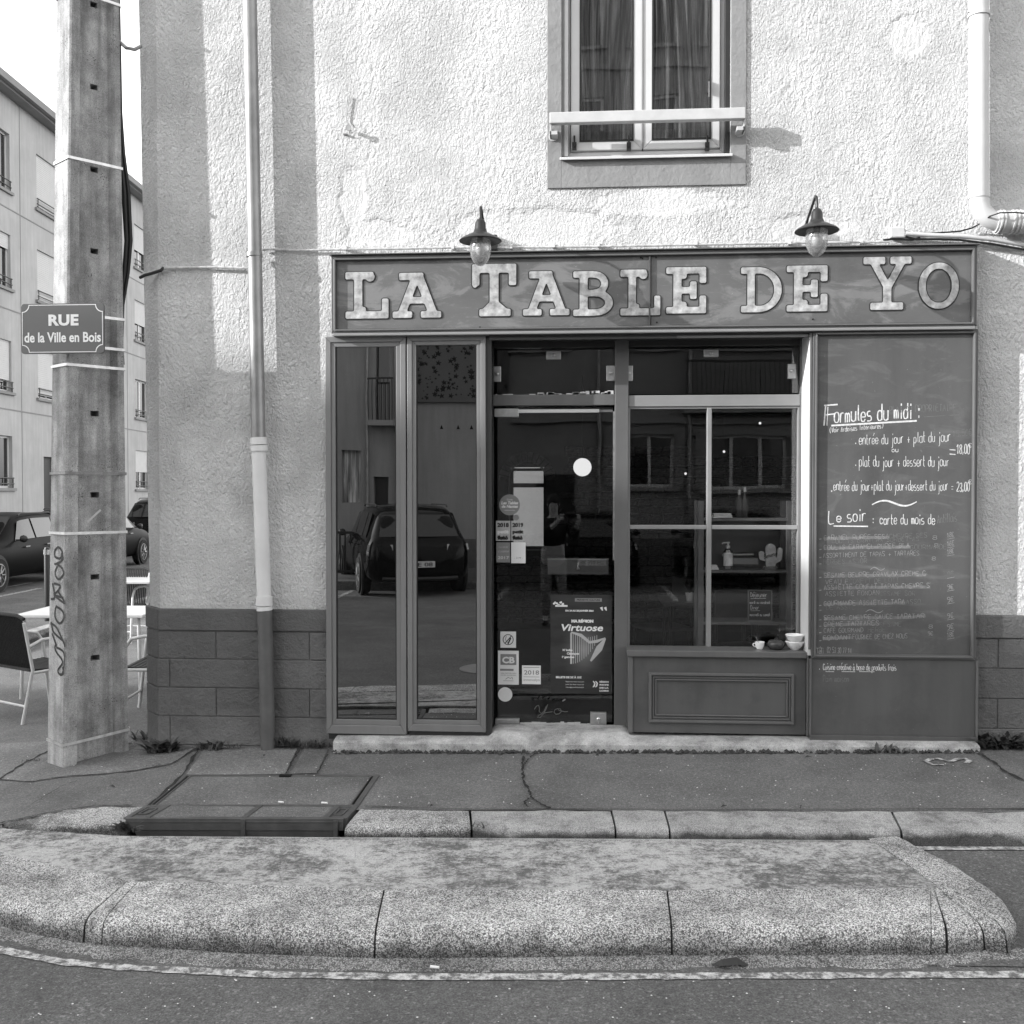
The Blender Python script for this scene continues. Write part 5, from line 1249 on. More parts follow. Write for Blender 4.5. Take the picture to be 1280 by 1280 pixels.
for px, py in holes:
    zc_ = at(px, py, .03).z; hz_.append(zc_)
HW = .070; UC = .53
m = MB(); zz_ = [-.5]; hz_.sort(); UL, UR = UC-HW, UC+HW
cuts = []
for h in hz_: cuts += [h-.018, h+.018]
allz = [-.5]+cuts+[6.5]
def face(u0, u1, z0, z1, v=.065): m.quad(pole_pt(u0, v, z0), pole_pt(u1, v, z0), pole_pt(u1, v, z1), pole_pt(u0, v, z1))
for a, b in zip(allz, allz[1:]):
    face(.23, UL, a, b); face(UR, .80, a, b)
    if (a, b) not in list(zip(cuts[0::2], cuts[1::2])): face(UL, UR, a, b)
    else:
        for (ua, ub_, za, zb_) in ((UL, UL, a, b), (UR, UR, a, b)): m.quad(pole_pt(ua, .065, za), pole_pt(ua, .17, za), pole_pt(ua, .17, zb_), pole_pt(ua, .065, zb_))
        for z_ in (a, b): m.quad(pole_pt(UL, .065, z_), pole_pt(UR, .065, z_), pole_pt(UR, .17, z_), pole_pt(UL, .17, z_))
        face(UL, UR, a, b, .17)
rel(m.build('pole_web', 'pole_concrete', None), pole)
def band(z, mat, h=.016, tilt=0., off=.006):
    m = MB(); ring = [(0, 0), (.23, -.0), (.5, -.0), (.8, .0), (.97, 0), (1., .03), (1, DEP), (0, DEP)]; K = []
    cen = pole_pt(.5, DEP/2, z)
    for u, v in ring:
        p = pole_pt(u, v, z+tilt*(u-.5)); d = (p-cen); d.z = 0; p = p+d.normalized()*off; K.append(p)
    n_ = len(K)
    for hh in (-h/2, h/2):
        for o_ in (0, .004):
            for p in K:
                d = (p-cen); d.z = 0; q = p+d.normalized()*o_; m.v.append((q.x, q.y, q.z+hh))
    for i in range(n_):
        j = (i+1) % n_; a = i; b = j
        m.f += [(n_+a, n_+b, 3*n_+b, 3*n_+a), (a, b, n_+b, n_+a), (2*n_+a, 2*n_+b, 3*n_+b, 3*n_+a)]
    return rel(m.build('steel_band', mat, None), pole)
for py, mat, tl in ((6, 'steel_band', .0), (210, 'steel_band', 0), (399, 'steel_band', .0), (437, 'steel_band', 0), (461, 'steel_band', .0), (592, 'dull_band', 0), (665, 'steel_band', 0), (916, 'steel_band', .03)):
    z_ = at(110, py, -.05).z; band(z_, mat, .018, tl)
# graffiti sprayed down the left side of the pole
m = MB(); side_n = -ub
def gs(a, b):   # a 0..1 across the side face (from back to front), b pixel row
    z = at(70, b, -.15).z; p = pole_pt(0, DEP*(1-a), z); return p-ub*.003
def gpl(P_, w_=.016):
    Q = []; n = len(P_)
    for i in range(n-1):
        p0, p1, p2, p3 = P_[max(i-1, 0)], P_[i], P_[i+1], P_[min(i+2, n-1)]
        for t in (0, .2, .4, .6, .8): Q.append(tuple(.5*((2*p1[a])+(-p0[a]+p2[a])*t+(2*p0[a]-5*p1[a]+4*p2[a]-p3[a])*t*t+(-p0[a]+3*p1[a]-3*p2[a]+p3[a])*t**3) for a in (0, 1)))
    Q.append(P_[-1]); m.ribbon([gs(a, b) for a, b in Q], w_, side_n)
for P_ in ([(.3, 688), (.55, 683), (.8, 688), (.7, 696), (.35, 695), (.3, 688)], [(.75, 690), (.85, 697), (.5, 703), (.3, 704)], [(.5, 704), (.8, 708), (.9, 715), (.6, 722), (.35, 716), (.5, 706)], [(.3, 728), (.7, 730), (.5, 738), (.3, 742), (.9, 744)], [(.2, 728), (.35, 745), (.1, 748)], [(.4, 744), (1., 750), (.6, 738)],
           [(.45, 756), (.85, 760), (.95, 768), (.7, 776), (.4, 770), (.4, 760), (.5, 755)], [(.1, 778), (.5, 782), (1.0, 800), (1.0, 802)], [(.15, 776), (.3, 788), (.9, 796)], [(.2, 790), (.5, 804)], [(.5, 806), (.95, 810), (1., 824), (.85, 838), (.6, 834), (.9, 822), (.5, 812), (.4, 806), (.5, 803)], [(.75, 838), (.95, 836), (.9, 828)]): gpl(P_)
rel(m.build('graffiti', 'spray_black', None), pole)
m = MB()
for k, (px, py) in enumerate(((86, 600), (84, 670), (85, 680))):
    q = at(px, py, -.27); m.tube([q, q+Vector((-.02, -.01, -.05)), q+Vector((-.015, -.0, -.11))], .0025, 5)
q = at(112, 645, -.1); m.ribbon([pole_pt(.4, .060, at(108, 652, 0).z), pole_pt(.62, .060, at(124, 637, 0).z)], .014, -vb)
rel(m.build('tape_scrap', 'chipped_white', None), pole)
# cables clinging to the right edge of the pole
cb_ = [pole_pt(1.02, .08, at(155, y, 0).z)+Vector((dx, -.02, 0)) for y, dx in ((-40, 0), (60, .0), (140, .01), (190, .03), (240, .055), (300, .065), (340, .05), (380, .01), (430, -.01), (455, -.0))]
o0 = cb_[0]; m = MB(); 
for k in range(4):
    d = Vector((.018*math.cos(k*1.6), .018*math.sin(k*1.6), 0)); m.tube([p-o0+d*(1+.3*math.sin(i*1.7+k)) for i, p in enumerate(cb_)], .011, 7)
ob = m.build('cable_bundle', 'cable_black', None, smooth=True); ob.location = o0; tag(ob, 'thick black cable bundle bulging off the right side of the pole', 'cable')
pq = [pole_pt(1., .05, at(150, 50, 0).z), at(158, 60, -.02), at(168, 62, .0), at(176, 58, .1)]; o0 = pq[0]
ob = MB().tube([p-o0 for p in pq], .012, 8).build('cable', 'cable_grey', None, smooth=True); ob.location = o0; tag(ob, 'short grey cable bridging from the pole to the building corner near the top', 'cable')

# ---------------------------------------------------------------- street name plate
YP = -.36
p0, p1 = at(26.5, 442.5, YP), at(130, 378.5, YP)
sp = thing('street_name_plate', 'enamel street plate reading RUE de la Ville en Bois strapped to the pole', 'street sign', ((p0.x+p1.x)/2, YP, (p0.z+p1.z)/2))
w2, h2 = (p1.x-p0.x)/2, (p1.z-p0.z)/2
def rrect(w_, h_, r, n=5, inv=False):
    out = []
    for cx, cz, a0 in ((w_-r, h_-r, 0), (-w_+r, h_-r, 90), (-w_+r, -h_+r, 180), (w_-r, -h_+r, 270)):
        if not inv: out += [(cx+r*math.cos(R(a0+90*k/n)), cz+r*math.sin(R(a0+90*k/n))) for k in range(n+1)]
        else:
            X_, Z_ = math.copysign(w_, cx), math.copysign(h_, cz); out += [(X_+r*math.cos(R(a0+270-90*k/n)), Z_+r*math.sin(R(a0+270-90*k/n))) for k in range(n+1)]
    return out
RZ = Matrix.Rotation(R(2), 4, 'Y')
def pf(y): return lambda u, v: RZ @ Vector((u, y, v)) if False else Vector((u, y, v))
MB().prism(rrect(w2, h2, .022), pf(0), (0, .012, 0)).build('plate', 'plate_paint', sp, bevel=.002)
outer = rrect(w2-.008, h2-.008, .045, 6, True); inner = rrect(w2-.0125, h2-.0125, .045, 6, True)
m = MB(); n_ = len(outer); m.v = [(u, -.0015, v) for u, v in outer]+[(u, -.0015, v) for u, v in inner]
m.f = [(i, (i+1) % n_, n_+(i+1) % n_, n_+i) for i in range(n_)]; m.build('border_line', 'enamel_white', sp)
text('RUE', .068, 'lettering', 'enamel_white', sp, (-.095, -.002, .022), .2, .0042, sp=1.05)
text('de la Ville en Bois', .064, 'lettering', 'enamel_white', sp, (-w2+.022, -.002, -.086), 2*w2-.045, .0022)
MB().box(-w2*.5, -w2*.1, .012, .10, -.06, -.04).box(-w2*.5, -w2*.1, .012, .10, .05, .07).build('mounting_rail', 'dull_band', sp)
m = MB()
for z_ in (.055, -.055): 
    q = sp.location; e = pole_pt(.95, -.006, q.z+z_)-q; e0 = pole_pt(.6, -.006, q.z+z_)-q; m.ribbon([(-.05, .06, z_), e0, e], .018, -vb)


# ================================================================ things on the door and ledge
def sticker(name, px0, py0, px1, py1, mat, label, cat='sticker', y=YG-.0092):
    a, c = at(px0, py1, y), at(px1, py0, y)
    t = thing(name, label, cat, ((a.x+c.x)/2, y, (a.z+c.z)/2)); B(-(c.x-a.x)/2, (c.x-a.x)/2, -.001, .0, -(c.z-a.z)/2, (c.z-a.z)/2).build('sheet', mat, t)
    return t, (c.x-a.x), (c.z-a.z)
def tx(t, s, cx, z, h, w_, mat='ink', bold=0., name='print', sh=0.): 
    return text(s, h, name, mat, t, (cx-w_/2, -.0016, z), w_, bold, shear=sh)
def ring(mb, cx, cz, r0, r1, y=-.0016, n=24):
    k = len(mb.v); mb.v += [(cx+r*math.cos(2*math.pi*i/n), y, cz+r*math.sin(2*math.pi*i/n)) for r in (r0, r1) for i in range(n)]
    mb.f += [(k+i, k+(i+1) % n, k+n+(i+1) % n, k+n+i) for i in range(n)]
def disc_sticker(px, py, r, mat, label, y=YG-.0092, cat='sticker'):
    q = at(px, py, y); t = thing('round_sticker', label, cat, tuple(q)); MB().lathe([(r, 0), (r, .001)], (0, 0, 0), 36, Matrix.Rotation(R(90), 4, 'X')).build('sheet', mat, t); return t
t = disc_sticker(637, 631, .071, 'sticker_grey', 'round grey sticker with white script lettering on the door glass')
tx(t, 'Guide', 0, .03, .012, .04, 'white_paper'); tx(t, 'Les Tables', 0, .004, .02, .115, 'white_paper', .001, sh=.2); tx(t, 'de Nantes', 0, -.02, .02, .11, 'white_paper', .001, sh=.2); tx(t, 'restaurants', 0, -.04, .009, .07, 'white_paper')
t = disc_sticker(645, 647, .02, 'sticker_grey', 'very small grey dot sticker just below the round script sticker')
for i, (a, b, c, d, s1, s2, s3, lab) in enumerate(((620, 651, 638, 676, '2018', 'petit', 'futé', 'grey 2018 guide sticker, left of the upper pair on the door'), (639, 651, 656, 676, '2019', 'petit', 'futé', 'pale 2019 guide sticker, right of the upper pair on the door'))):
    t, w_, h_ = sticker('guide_sticker', a, b, c, d, 'grey_paper', lab); tx(t, s1, 0, h_*.2, .026, w_*.8, 'ink', .002); tx(t, s2, 0, -h_*.12, .022, w_*.8, 'white_paper' if i == 0 else 'ink', .002); tx(t, s3, 0, -h_*.42, .024, w_*.75, 'ink', .003)
t, w_, h_ = sticker('guide_sticker', 620.5, 678, 637.5, 703, 'sticker_grey', 'darker printed card, left of the lower pair on the door'); tx(t, 'GUIDE', 0, .03, .012, w_*.7, 'grey_paper'); tx(t, 'cuisine', 0, 0, .02, w_*.8, 'grey_paper', 0, sh=.2); tx(t, '2017', 0, -.045, .02, w_*.8, 'white_paper')
t, w_, h_ = sticker('guide_sticker', 639, 678, 657, 704, 'white_paper', 'pale nearly blank card, right of the lower pair on the door'); tx(t, '- 3 M -', 0, -.04, .012, w_*.6, 'ink_grey')
t, w_, h_ = sticker('no_smoking_sticker', 625.5, 789.5, 645, 809.5, 'white_paper', 'square white no smoking sticker low on the door glass'); m = MB(); ring(m, 0, 0, .032, .037); m.ribbon([(-.022, -.0016, -.026), (.024, -.0016, .028)], .006); m.ribbon([(-.002, -.0017, -.03), (.018, -.0017, .012)], .009); m.ribbon([(-.012, -.0018, .024), (-.02, -.0018, .0), (-.002, -.0018, -.02)], .003); m.build('print', 'ink', t)
t, w_, h_ = sticker('card_payment_sticker', 622.5, 813.5, 648.5, 855.5, 'white_paper', 'tall white payment card sticker with a CB mark on the door'); MB().box(-w_*.38, w_*.38, -.0016, -.001, h_*.08, h_*.4).build('print', 'ink_grey', t)
text('CB', .042, 'print', 'white_paper', t, (-w_*.30, -.0022, h_*.14), w_*.6, .0025)
MB().box(-w_*.4, w_*.25, -.0016, -.001, -.022, -.008).build('print', 'ink_grey', t); tx(t, 'VISA MASTERCARD', 0, -.042, .008, w_*.75, 'ink_grey'); tx(t, 'cartes acceptées', 0, -.054, .008, w_*.75, 'ink_grey'); m = MB(); m.ribbon([(-.02, -.0016, -.08), (0, -.0016, -.066), (.012, -.0016, -.074), (.026, -.0016, -.066), (.03, -.0016, -.08)], .003); m.ribbon([(-.035, -.0016, -.09), (.035, -.0016, -.09)], .002); m.build('print', 'ink', t)
t, w_, h_ = sticker('year_sticker', 652.5, 832, 676, 855, 'white_paper', 'square white sticker reading 2018 beside the payment card sticker'); tx(t, '2018', 0, .002, .03, w_*.8, 'ink_grey', .0005); tx(t, 'innovalys', 0, -.042, .018, w_*.85, 'ink_grey'); m = MB(); m.ribbon([(-w_*.42, -.0016, h_*.4), (w_*.42, -.0016, h_*.4)], .004); m.ribbon([(-w_*.42, -.0016, -.014), (w_*.42, -.0016, -.014)], .003); m.build('print', 'ink_grey', t)
disc_sticker(631.5, 868, .049, 'white_paper', 'blank white round sticker at the bottom left of the door')
# poster
t, w_, h_ = sticker('poster', 688, 743.5, 764.5, 866.5, 'poster_dark', 'dark concert poster with a glowing harp taped to the glass door', 'poster')
tx(t, 'MA RÉGION', .01, h_*.22, .018, w_*.36, 'white_paper', .002); tx(t, 'Virtuose', -.0, h_*.135, .046, w_*.68, 'white_paper', .0016, sh=.2)
tx(t, 'DU 24 AU 28 JANVIER 2024', -.01, h_*.33, .011, w_*.46, 'white_paper', .0008); tx(t, 'PRÉVENTE CULTURE', .05, h_*.44, .010, w_*.38, 'ink', .0005)
MB().box(.05-w_*.22, .05+w_*.22, -.0014, -.001, h_*.43, h_*.463).build('print', 'sticker_grey', t)
tx(t, 'Mélodies', -w_*.22, -h_*.07, .014, w_*.16, 'white_paper', .0008); tx(t, 'Classiques', -w_*.13, -h_*.105, .014, w_*.2, 'white_paper', .0008); tx(t, 'légendes', -w_*.21, -h_*.14, .014, w_*.2, 'white_paper', .0008)
tx(t, 'BILLETS DE 2€ À 10€', -w_*.2, -h_*.345, .013, w_*.42, 'white_paper', .001)
for k in range(3): tx(t, ('Réservez votre concert', 'près de chez vous sur', 'maregionvirtuose.fr')[k], -w_*.1, -h_*(.385+.028*k), .008, w_*.3, 'white_paper')
for k, s_ in enumerate(('RÉGION', 'PAYS', 'DE LA', 'LOIRE')): tx(t, s_, w_*.38, -h_*(.385+.03*k), .01, w_*.15, 'white_paper', .0008)
m = MB()
for sx0, sz0, sc0 in ((w_*.20, -h_*.41, 1.), (w_*.24, -h_*.41, 1.)): m.ribbon([(sx0, -.0016, sz0+.026), (sx0+.012, -.0016, sz0+.012), (sx0+.008, -.0016, sz0-.006), (sx0-.002, -.0016, sz0-.016)], [.006, .01, .01, .003])
for dx_ in (0, .026): m.ribbon([(w_*.33+dx_, -.0016, h_*.375), (w_*.33+dx_+.010, -.0016, h_*.34)], [.02, .006])
for k in range(5): m.ribbon([(-w_*.38+.014*k-.03, -.0016, h_*.40+.01*(k % 2)), (-w_*.38+.014*k-.014, -.0016, h_*.425-.012*(k % 3))], .012)
m.ribbon([(-w_*.42, -.0016, h_*.385), (-w_*.22, -.0016, h_*.385)], .012); m.build('print', 'white_paper', t)
m = MB()
for k in range(13):
    u = k/12; x_ = -w_*.16+u*w_*.42; zt_ = h_*.115-.03*math.sin(u*2.6); zb__ = -h_*.2+h_*.22*u*u; m.ribbon([(x_, -.0014, zt_), (x_, -.0014, zb__)], .0035 if k else .012)
m.ribbon([(w_*.40, -.0015, h_*.06), (w_*.30, -.0015, -h_*.04), (w_*.16, -.0015, -h_*.17)], [.010, .045, .012]); m.ribbon([(-w_*.16, -.0015, h_*.12), (w_*.0, -.0015, h_*.09), (w_*.14, -.0015, h_*.02), (w_*.26, -.0015, h_*.03), (w_*.40, -.0015, h_*.065)], [.01, .022, .018, .02, .008])
m.build('harp_print', 'poster_glow', t)

ZL = zsl+.001; YCUP = .06
def pot(name, px, prof, mat, label, cat, y=YCUP, z=None):
    q = at(px, 810, y); t = thing(name, label, cat, (q.x, y, ZL if z is None else z)); MB().lathe(prof, n=28, caps=False).build('bowl', mat, t, smooth=True); return t
t = pot('espresso_cup', 949.5, [(0, .004), (.018, .0), (.020, .004), (.028, .02), (.032, .048), (.030, .048), (.026, .02), (0, .008)], 'porcelain', 'small white espresso cup with spoon on the window ledge', 'cup')
MB().tube([(-.029, 0, .038), (-.042, 0, .036), (-.044, 0, .024), (-.028, 0, .016)], .0035, 8).build('handle', 'porcelain', t, smooth=True); MB().tube([(.0, 0, .02), (-.022, .0, .075)], .0025, 6).lathe([(0, 0), (.007, .002), (0, .005)], (-.023, 0, .075), 8).build('spoon', 'dull_band', t, smooth=True)
t = pot('dark_jar', 970, [(0, .002), (.036, .0), (.052, .014), (.057, .032), (.053, .046), (.05, .05)], 'dark_glaze', 'squat dark glazed lidded pot between cup and bowls', 'pot')
MB().lathe([(.052, .05), (.044, .058), (.02, .064), (0, .065)], n=28).build('lid', 'dark_glaze', t, smooth=True); MB().lathe([(.0, .06), (.009, .064), (.011, .072), (0, .076)], n=14).build('knob', 'dark_glaze', t, smooth=True)
for z_, lab in ((ZL, 'lower white bowl of the stacked pair at the right end of the ledge'), (ZL+.043, 'upper white bowl of the stacked pair at the right end of the ledge')):
    pot('bowl', 993.5, [(0, .004), (.026, 0), (.028, .005), (.045, .018), (.058, .045), (.062, .052), (.060, .056), (.054, .048), (.04, .018), (0, .01)], 'porcelain', lab, 'bowl', z=z_)

# ================================================================ dining room behind the glass
def S(o): return struct(o)
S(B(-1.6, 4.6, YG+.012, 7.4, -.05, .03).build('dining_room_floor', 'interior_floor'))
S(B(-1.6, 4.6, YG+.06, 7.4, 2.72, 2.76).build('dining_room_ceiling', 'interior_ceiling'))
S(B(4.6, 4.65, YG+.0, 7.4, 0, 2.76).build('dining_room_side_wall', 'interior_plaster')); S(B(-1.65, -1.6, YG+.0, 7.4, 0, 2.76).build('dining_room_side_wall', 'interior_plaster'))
YW2 = 5.2
aL, aR = at(636, 640, YW2).x, at(682, 640, YW2).x; aT = at(660, 578, YW2).z; a0 = at(660, 688, YW2).z
wl_ = thing('stone_wall', 'x', 'x'); del wl_['label']; del wl_['category']; wl_['kind'] = 'structure'
mb = MB(); wall_grid(mb, lambda u, z: (u, YW2, z), [-1.6, 4.6], [0, 2.72], [(aL, aR, a0, aT-.05)], (0, .4, 0)); mb.build('mortar_face', 'stone_mortar', wl_)
r_ = random.Random(31); z = .1; sd = []
def stone_mesh(w_, h_, seed):
    q = random.Random(seed); m = MB(); P_ = []
    for (u, v) in ((0, .15), (.12, 0), (.9, 0), (1, .2), (1, .8), (.88, 1), (.1, 1), (0, .85)): P_.append(((u+q.uniform(-.04, .04))*w_, (v+q.uniform(-.06, .06))*h_))
    n_ = len(P_); m.v = [(u, 0, v) for u, v in P_]+[(u+(w_/2-u)*.12, -.03, v+(h_/2-v)*.2) for u, v in P_]
    m.f = [(i, (i+1) % n_, n_+(i+1) % n_, n_+i) for i in range(n_)]+[tuple(range(n_, 2*n_))]
    return m
variants = []
for k in range(10):
    variants.append(stone_mesh(1, 1, 50+k).build('stone', 'stone', wl_).data); bpy.data.objects.remove(bpy.data.objects[-1] if False else [o for o in wl_.children if o.name.startswith('stone')][-1])
while z < 2.6:
    h_ = r_.uniform(.07, .13); x = -1.2
    while x < 2.6:
        w_ = r_.uniform(.14, .34)
        if not (aL-.1 < x+w_ and x < aR+.1 and z < aT+.1 and z+h_ > a0-.05) and len(sd) < 285:
            o = bpy.data.objects.new('stone', variants[r_.randrange(10)]); COL.objects.link(o); o.parent = wl_; o.location = (x, YW2-.001, z); o.scale = (w_-.012, 1, h_-.012); sd.append(o)
        x += w_
    z += h_
m = MB(); cxa = (aL+aR)/2; ra_ = (aR-aL)/2
for k in range(14):
    a0_, a1_ = R(180*k/14+1), R(180*(k+1)/14-1)
    P_ = [(cxa+r*math.cos(a), YW2-.04, aT-ra_+r*math.sin(a)) for r, a in ((ra_+.0, a0_), (ra_+.12, a0_), (ra_+.12, a1_), (ra_, a1_))]
    MB().hexa([(p[0], p[1]+.06, p[2]) for p in P_], P_).build('arch_stone', 'stone', wl_)
wn = thing('rear_window', 'bright glazed opening under the stone arch at the back of the dining room', 'window', (cxa, YW2+.3, a0))
zb1 = at(660, 607, YW2).z
rel(frame_mb(aL, aR, a0, aT-.06, .035, YW2+.26, YW2+.32).build('frame', 'void_black', None), wn); rel(MB().box(aL+.03, aR-.03, YW2+.25, YW2+.33, zb1-.02, zb1+.03).build('glazing_bar', 'void_black', None), wn)
rel(MB().box(aL+.03, aR-.03, YW2+.285, YW2+.29, a0+.03, aT-.09).build('pane', 'clear_glass', None), wn)
S(B(-6.0, 6, 16.0, 16.2, -.3, 2.6).build('courtyard_wall', 'porcelain')); S(B(-6, 6, 7.45, 16.0, -.3, -.2).build('courtyard_floor', 'step_concrete'))
def glow(px, py, y, r, mat, name, label, cat, grp=None):
    q = at(px, py, y); t = thing(name, label, cat, tuple(q), grp); MB().lathe([(0, -r)]+[(r*math.sin(math.pi*k/10), -r*math.cos(math.pi*k/10)) for k in range(1, 10)]+[(0, r)], n=20, caps=False).build('bulb', mat, t, smooth=True); return t
t = glow(728, 584, 2.6, .083, 'lamp_glow', 'globe_lamp', 'round white glowing globe lamp inside behind the door glass', 'lamp'); MB().tube([(0, 0, .08), (0, 0, 2.69-t.location.z)], .004, 6).build('cord', 'cable_black', t)
for i, (px, py, y, lab) in enumerate(((757, 526.5, 2.6, 'small ceiling spotlight upper right behind the door glass'), (752, 538, 3.0, 'small ceiling spotlight just below the upper right one behind the door'), (674, 544, 3.4, 'small ceiling spotlight left behind the door glass'))):
    q = at(px, py, y); k = (2.7-CAMZ)/(q.z-CAMZ) if q.z > CAMZ+.05 else 1; p = EYE+(q-EYE)*k
    t = thing('ceiling_spot', lab, 'spotlight', (p.x, p.y, 2.712), 'ceiling spotlights'); MB().lathe([(.045, 0), (.045, -.01), (.034, -.012)], n=16).build('rim', 'brushed_steel', t); MB().lathe([(.033, -.0125), (.033, -.014)], n=16).build('bulb', 'spot_glow', t)
for px, py, lab in ((905, 564.5, 'tiny pendant bulb in the middle pane of the display window'), (857, 592, 'tiny pendant bulb in the upper left pane of the display window'), (950, 529, 'tiny pendant bulb at the top of the upper right pane')):
    t = glow(px, py, 2.4, .011, 'spot_glow', 'pendant_bulb', lab, 'lamp', 'pendant bulbs in the dining room'); MB().tube([(0, 0, .015), (0, 0, 2.7-t.location.z)], .002, 5).build('cord', 'cable_black', t)
# letter box behind the door
a, c = at(684, 718, YG+.03), at(761, 700, YG+.03); t = thing('letter_box', 'wide dark metal letter box fixed behind the door glass', 'letter box', ((a.x+c.x)/2, YG+.03, a.z)); wd_ = c.x-a.x; ht_ = c.z-a.z
B(-wd_/2, wd_/2, 0, .1, 0, ht_).build('box', 'panel_paint', t, bevel=.004); B(-wd_/2, wd_/2, -.004, .1, ht_, ht_+.006).build('lid', 'window_bar', t); MB().tube([(0, -.004, ht_*.8), (0, -.004, ht_*.45)], .007, 8).box(-.012, .012, -.01, 0, ht_*.35, ht_*.5).build('lock', 'chrome', t)
# shelving behind the right panes
YSH = .42
def sx(px): return at(px, 700, YSH).x
def sz(py): return at(930, py, YSH).z
rk = thing('shelf_unit', 'dark open wooden shelf unit standing behind the right window panes', 'shelf', (sx(930), YSH+.12, .03))
for py in (649, 714, 779): rel(MB().box(sx(878), sx(989), YSH, YSH+.26, sz(py)-.012, sz(py)+.008).build('shelf', 'wood_shelf', None, bevel=.002), rk)
for px in (876, 987):
    for dy in (0, .23): rel(MB().box(sx(px)-.02, sx(px)+.02, YSH+dy-.003, YSH+dy+.03, .03, sz(626)).build('post', 'wood_shelf', None), rk)
rel(MB().box(sx(890), sx(984), YSH+.24, YSH+.25, sz(714)+.01, sz(652)).build('back_panel', 'table_dark', None), rk)
def onshelf(px, py, dy=.06): return Vector((at(px, py, YSH+dy).x, YSH+dy, sz(py)+.0085))
q = onshelf(910, 714); t = thing('soap_bottle', 'clear pump bottle with white label on the middle shelf', 'bottle', tuple(q)); MB().lathe([(.0, 0), (.029, .002), (.031, .02), (.031, .125), (.022, .14), (.013, .146)], n=20).build('body', 'clear_glass', t, smooth=True); MB().lathe([(.0315, .025), (.0315, .115)], n=20, caps=False).build('label', 'soap_label', t, smooth=True)
MB().lathe([(.014, .146), (.014, .165), (.006, .167), (.006, .18), (.013, .182), (.013, .19), (0, .192)], n=14).tube([(0, 0, .186), (-.035, 0, .184), (-.04, 0, .176)], .005, 6).build('pump', 'white_pvc', t, smooth=True)
q = onshelf(963, 714); t = thing('cactus_ornament', 'pale felt cactus ornament on the middle shelf', 'ornament', tuple(q))
m = MB()
def stad(x0, z0, x1, z1, r, y0=-.014, y1=.014):
    a = Vector((x0, z0)); b = Vector((x1, z1)); d = (b-a); an = math.atan2(d.y, d.x); P_ = [(x1+r*math.cos(an-math.pi/2+math.pi*k/8), z1+r*math.sin(an-math.pi/2+math.pi*k/8)) for k in range(9)]+[(x0+r*math.cos(an+math.pi/2+math.pi*k/8), z0+r*math.sin(an+math.pi/2+math.pi*k/8)) for k in range(9)]
    m.prism(P_, lambda u, v: (u, y0, v), (0, y1-y0, 0))
stad(0, .04, 0, .145, .034); stad(-.03, .075, -.058, .082, .018, -.012, .012); stad(-.060, .082, -.062, .11, .0175, -.011, .011); stad(.03, .06, .055, .075, .018, -.012, .012); stad(.058, .078, .064, .135, .0175, -.011, .011)
m.build('cactus', 'grey_paper', t, smooth=True); B(-.045, .045, -.02, .02, 0, .022).build('base', 'wood_shelf', t, bevel=.003); lt = MB(); hand(lt, 'Bienvenue', -.045, .075, .018, -.0146, thick=.003, tot=.09, slope=.3); lt.build('lettering', 'ink', t)
q = onshelf(890, 714, .03); t = MB()
for k in range(3): t.box(-.05+.004*k, .045-.006*k, -.03, .03, .011*k, .011*k+.010)
ob = t.build('folded_napkins', 'cloth', None, bevel=.004); ob.location = q; tag(ob, 'folded pale napkins at the left of the middle shelf', 'napkins')
q = onshelf(903, 649, .03); t = MB()
for k in range(3): t.box(-.07+.003*k, .065-.004*k, -.04, .04, .011*k, .011*k+.010)
ob = t.build('folded_cloths', 'cloth', None, bevel=.004); ob.location = q; tag(ob, 'stack of folded white cloths on the top shelf', 'cloths')
for px, h_, lab in ((924, .2, 'slim dark bottle, left of the two on the top shelf'), (931, .22, 'slim dark bottle, right of the two on the top shelf')):
    q = onshelf(px, 649, .12); t = thing('wine_bottle', lab, 'bottle', tuple(q)); MB().lathe([(0, 0), (.026, .001), (.027, .1), (.02, .13), (.010, .15), (.0095, h_-.01), (0, h_-.008)], n=16).build('glass', 'dark_glaze', t, smooth=True); MB().lathe([(.0105, h_-.04), (.0105, h_-.006), (0, h_-.005)], n=12).build('cap', 'white_pvc', t, smooth=True)
q = onshelf(950, 779, .02); t = thing('small_blackboard', 'small framed blackboard with opening days in chalk on the lower shelf', 'blackboard', tuple(q)); bw_, bh_ = .155, .215
B(-bw_/2, bw_/2, 0, .008, .01, bh_).build('slate', 'black_enamel', t); frame_mb(-bw_/2-.006, bw_/2+.006, .004, bh_+.006, .008, -.004, .012).build('frame', 'wood_shelf', t); B(-bw_/2-.02, bw_/2+.02, -.02, .03, 0, .0035).build('foot', 'wood_shelf', t)
m = MB(); hand(m, 'Déjeuner', -.065, .172, .017, -.0006, thick=.0032, tot=.115); hand(m, 'mardi au vendredi', -.07, .125, .011, -.0006, thick=.0026, tot=.14); hand(m, 'Dîner'.replace('î', 'i'), -.065, .085, .016, -.0006, thick=.003, tot=.06); hand(m, 'mercredi au samedi', -.07, .04, .011, -.0006, thick=.0026, tot=.14)
m.ribbon([(-.065, -.0008, .16), (.04, -.0008, .163)], .003); m.ribbon([(-.065, -.0008, .076), (.0, -.0008, .077)], .0025); m.build('chalk_lettering', 'chalk', t)
q = onshelf(922, 714, .2); m = MB().tube([(-.11, 0, .09), (.11, 0, .095)], .009, 8); ob = m.build('wooden_baton', 'brushed_steel', None, smooth=True); ob.location = q; tag(ob, 'slim pale rod lying across behind the pump bottle', 'rod')
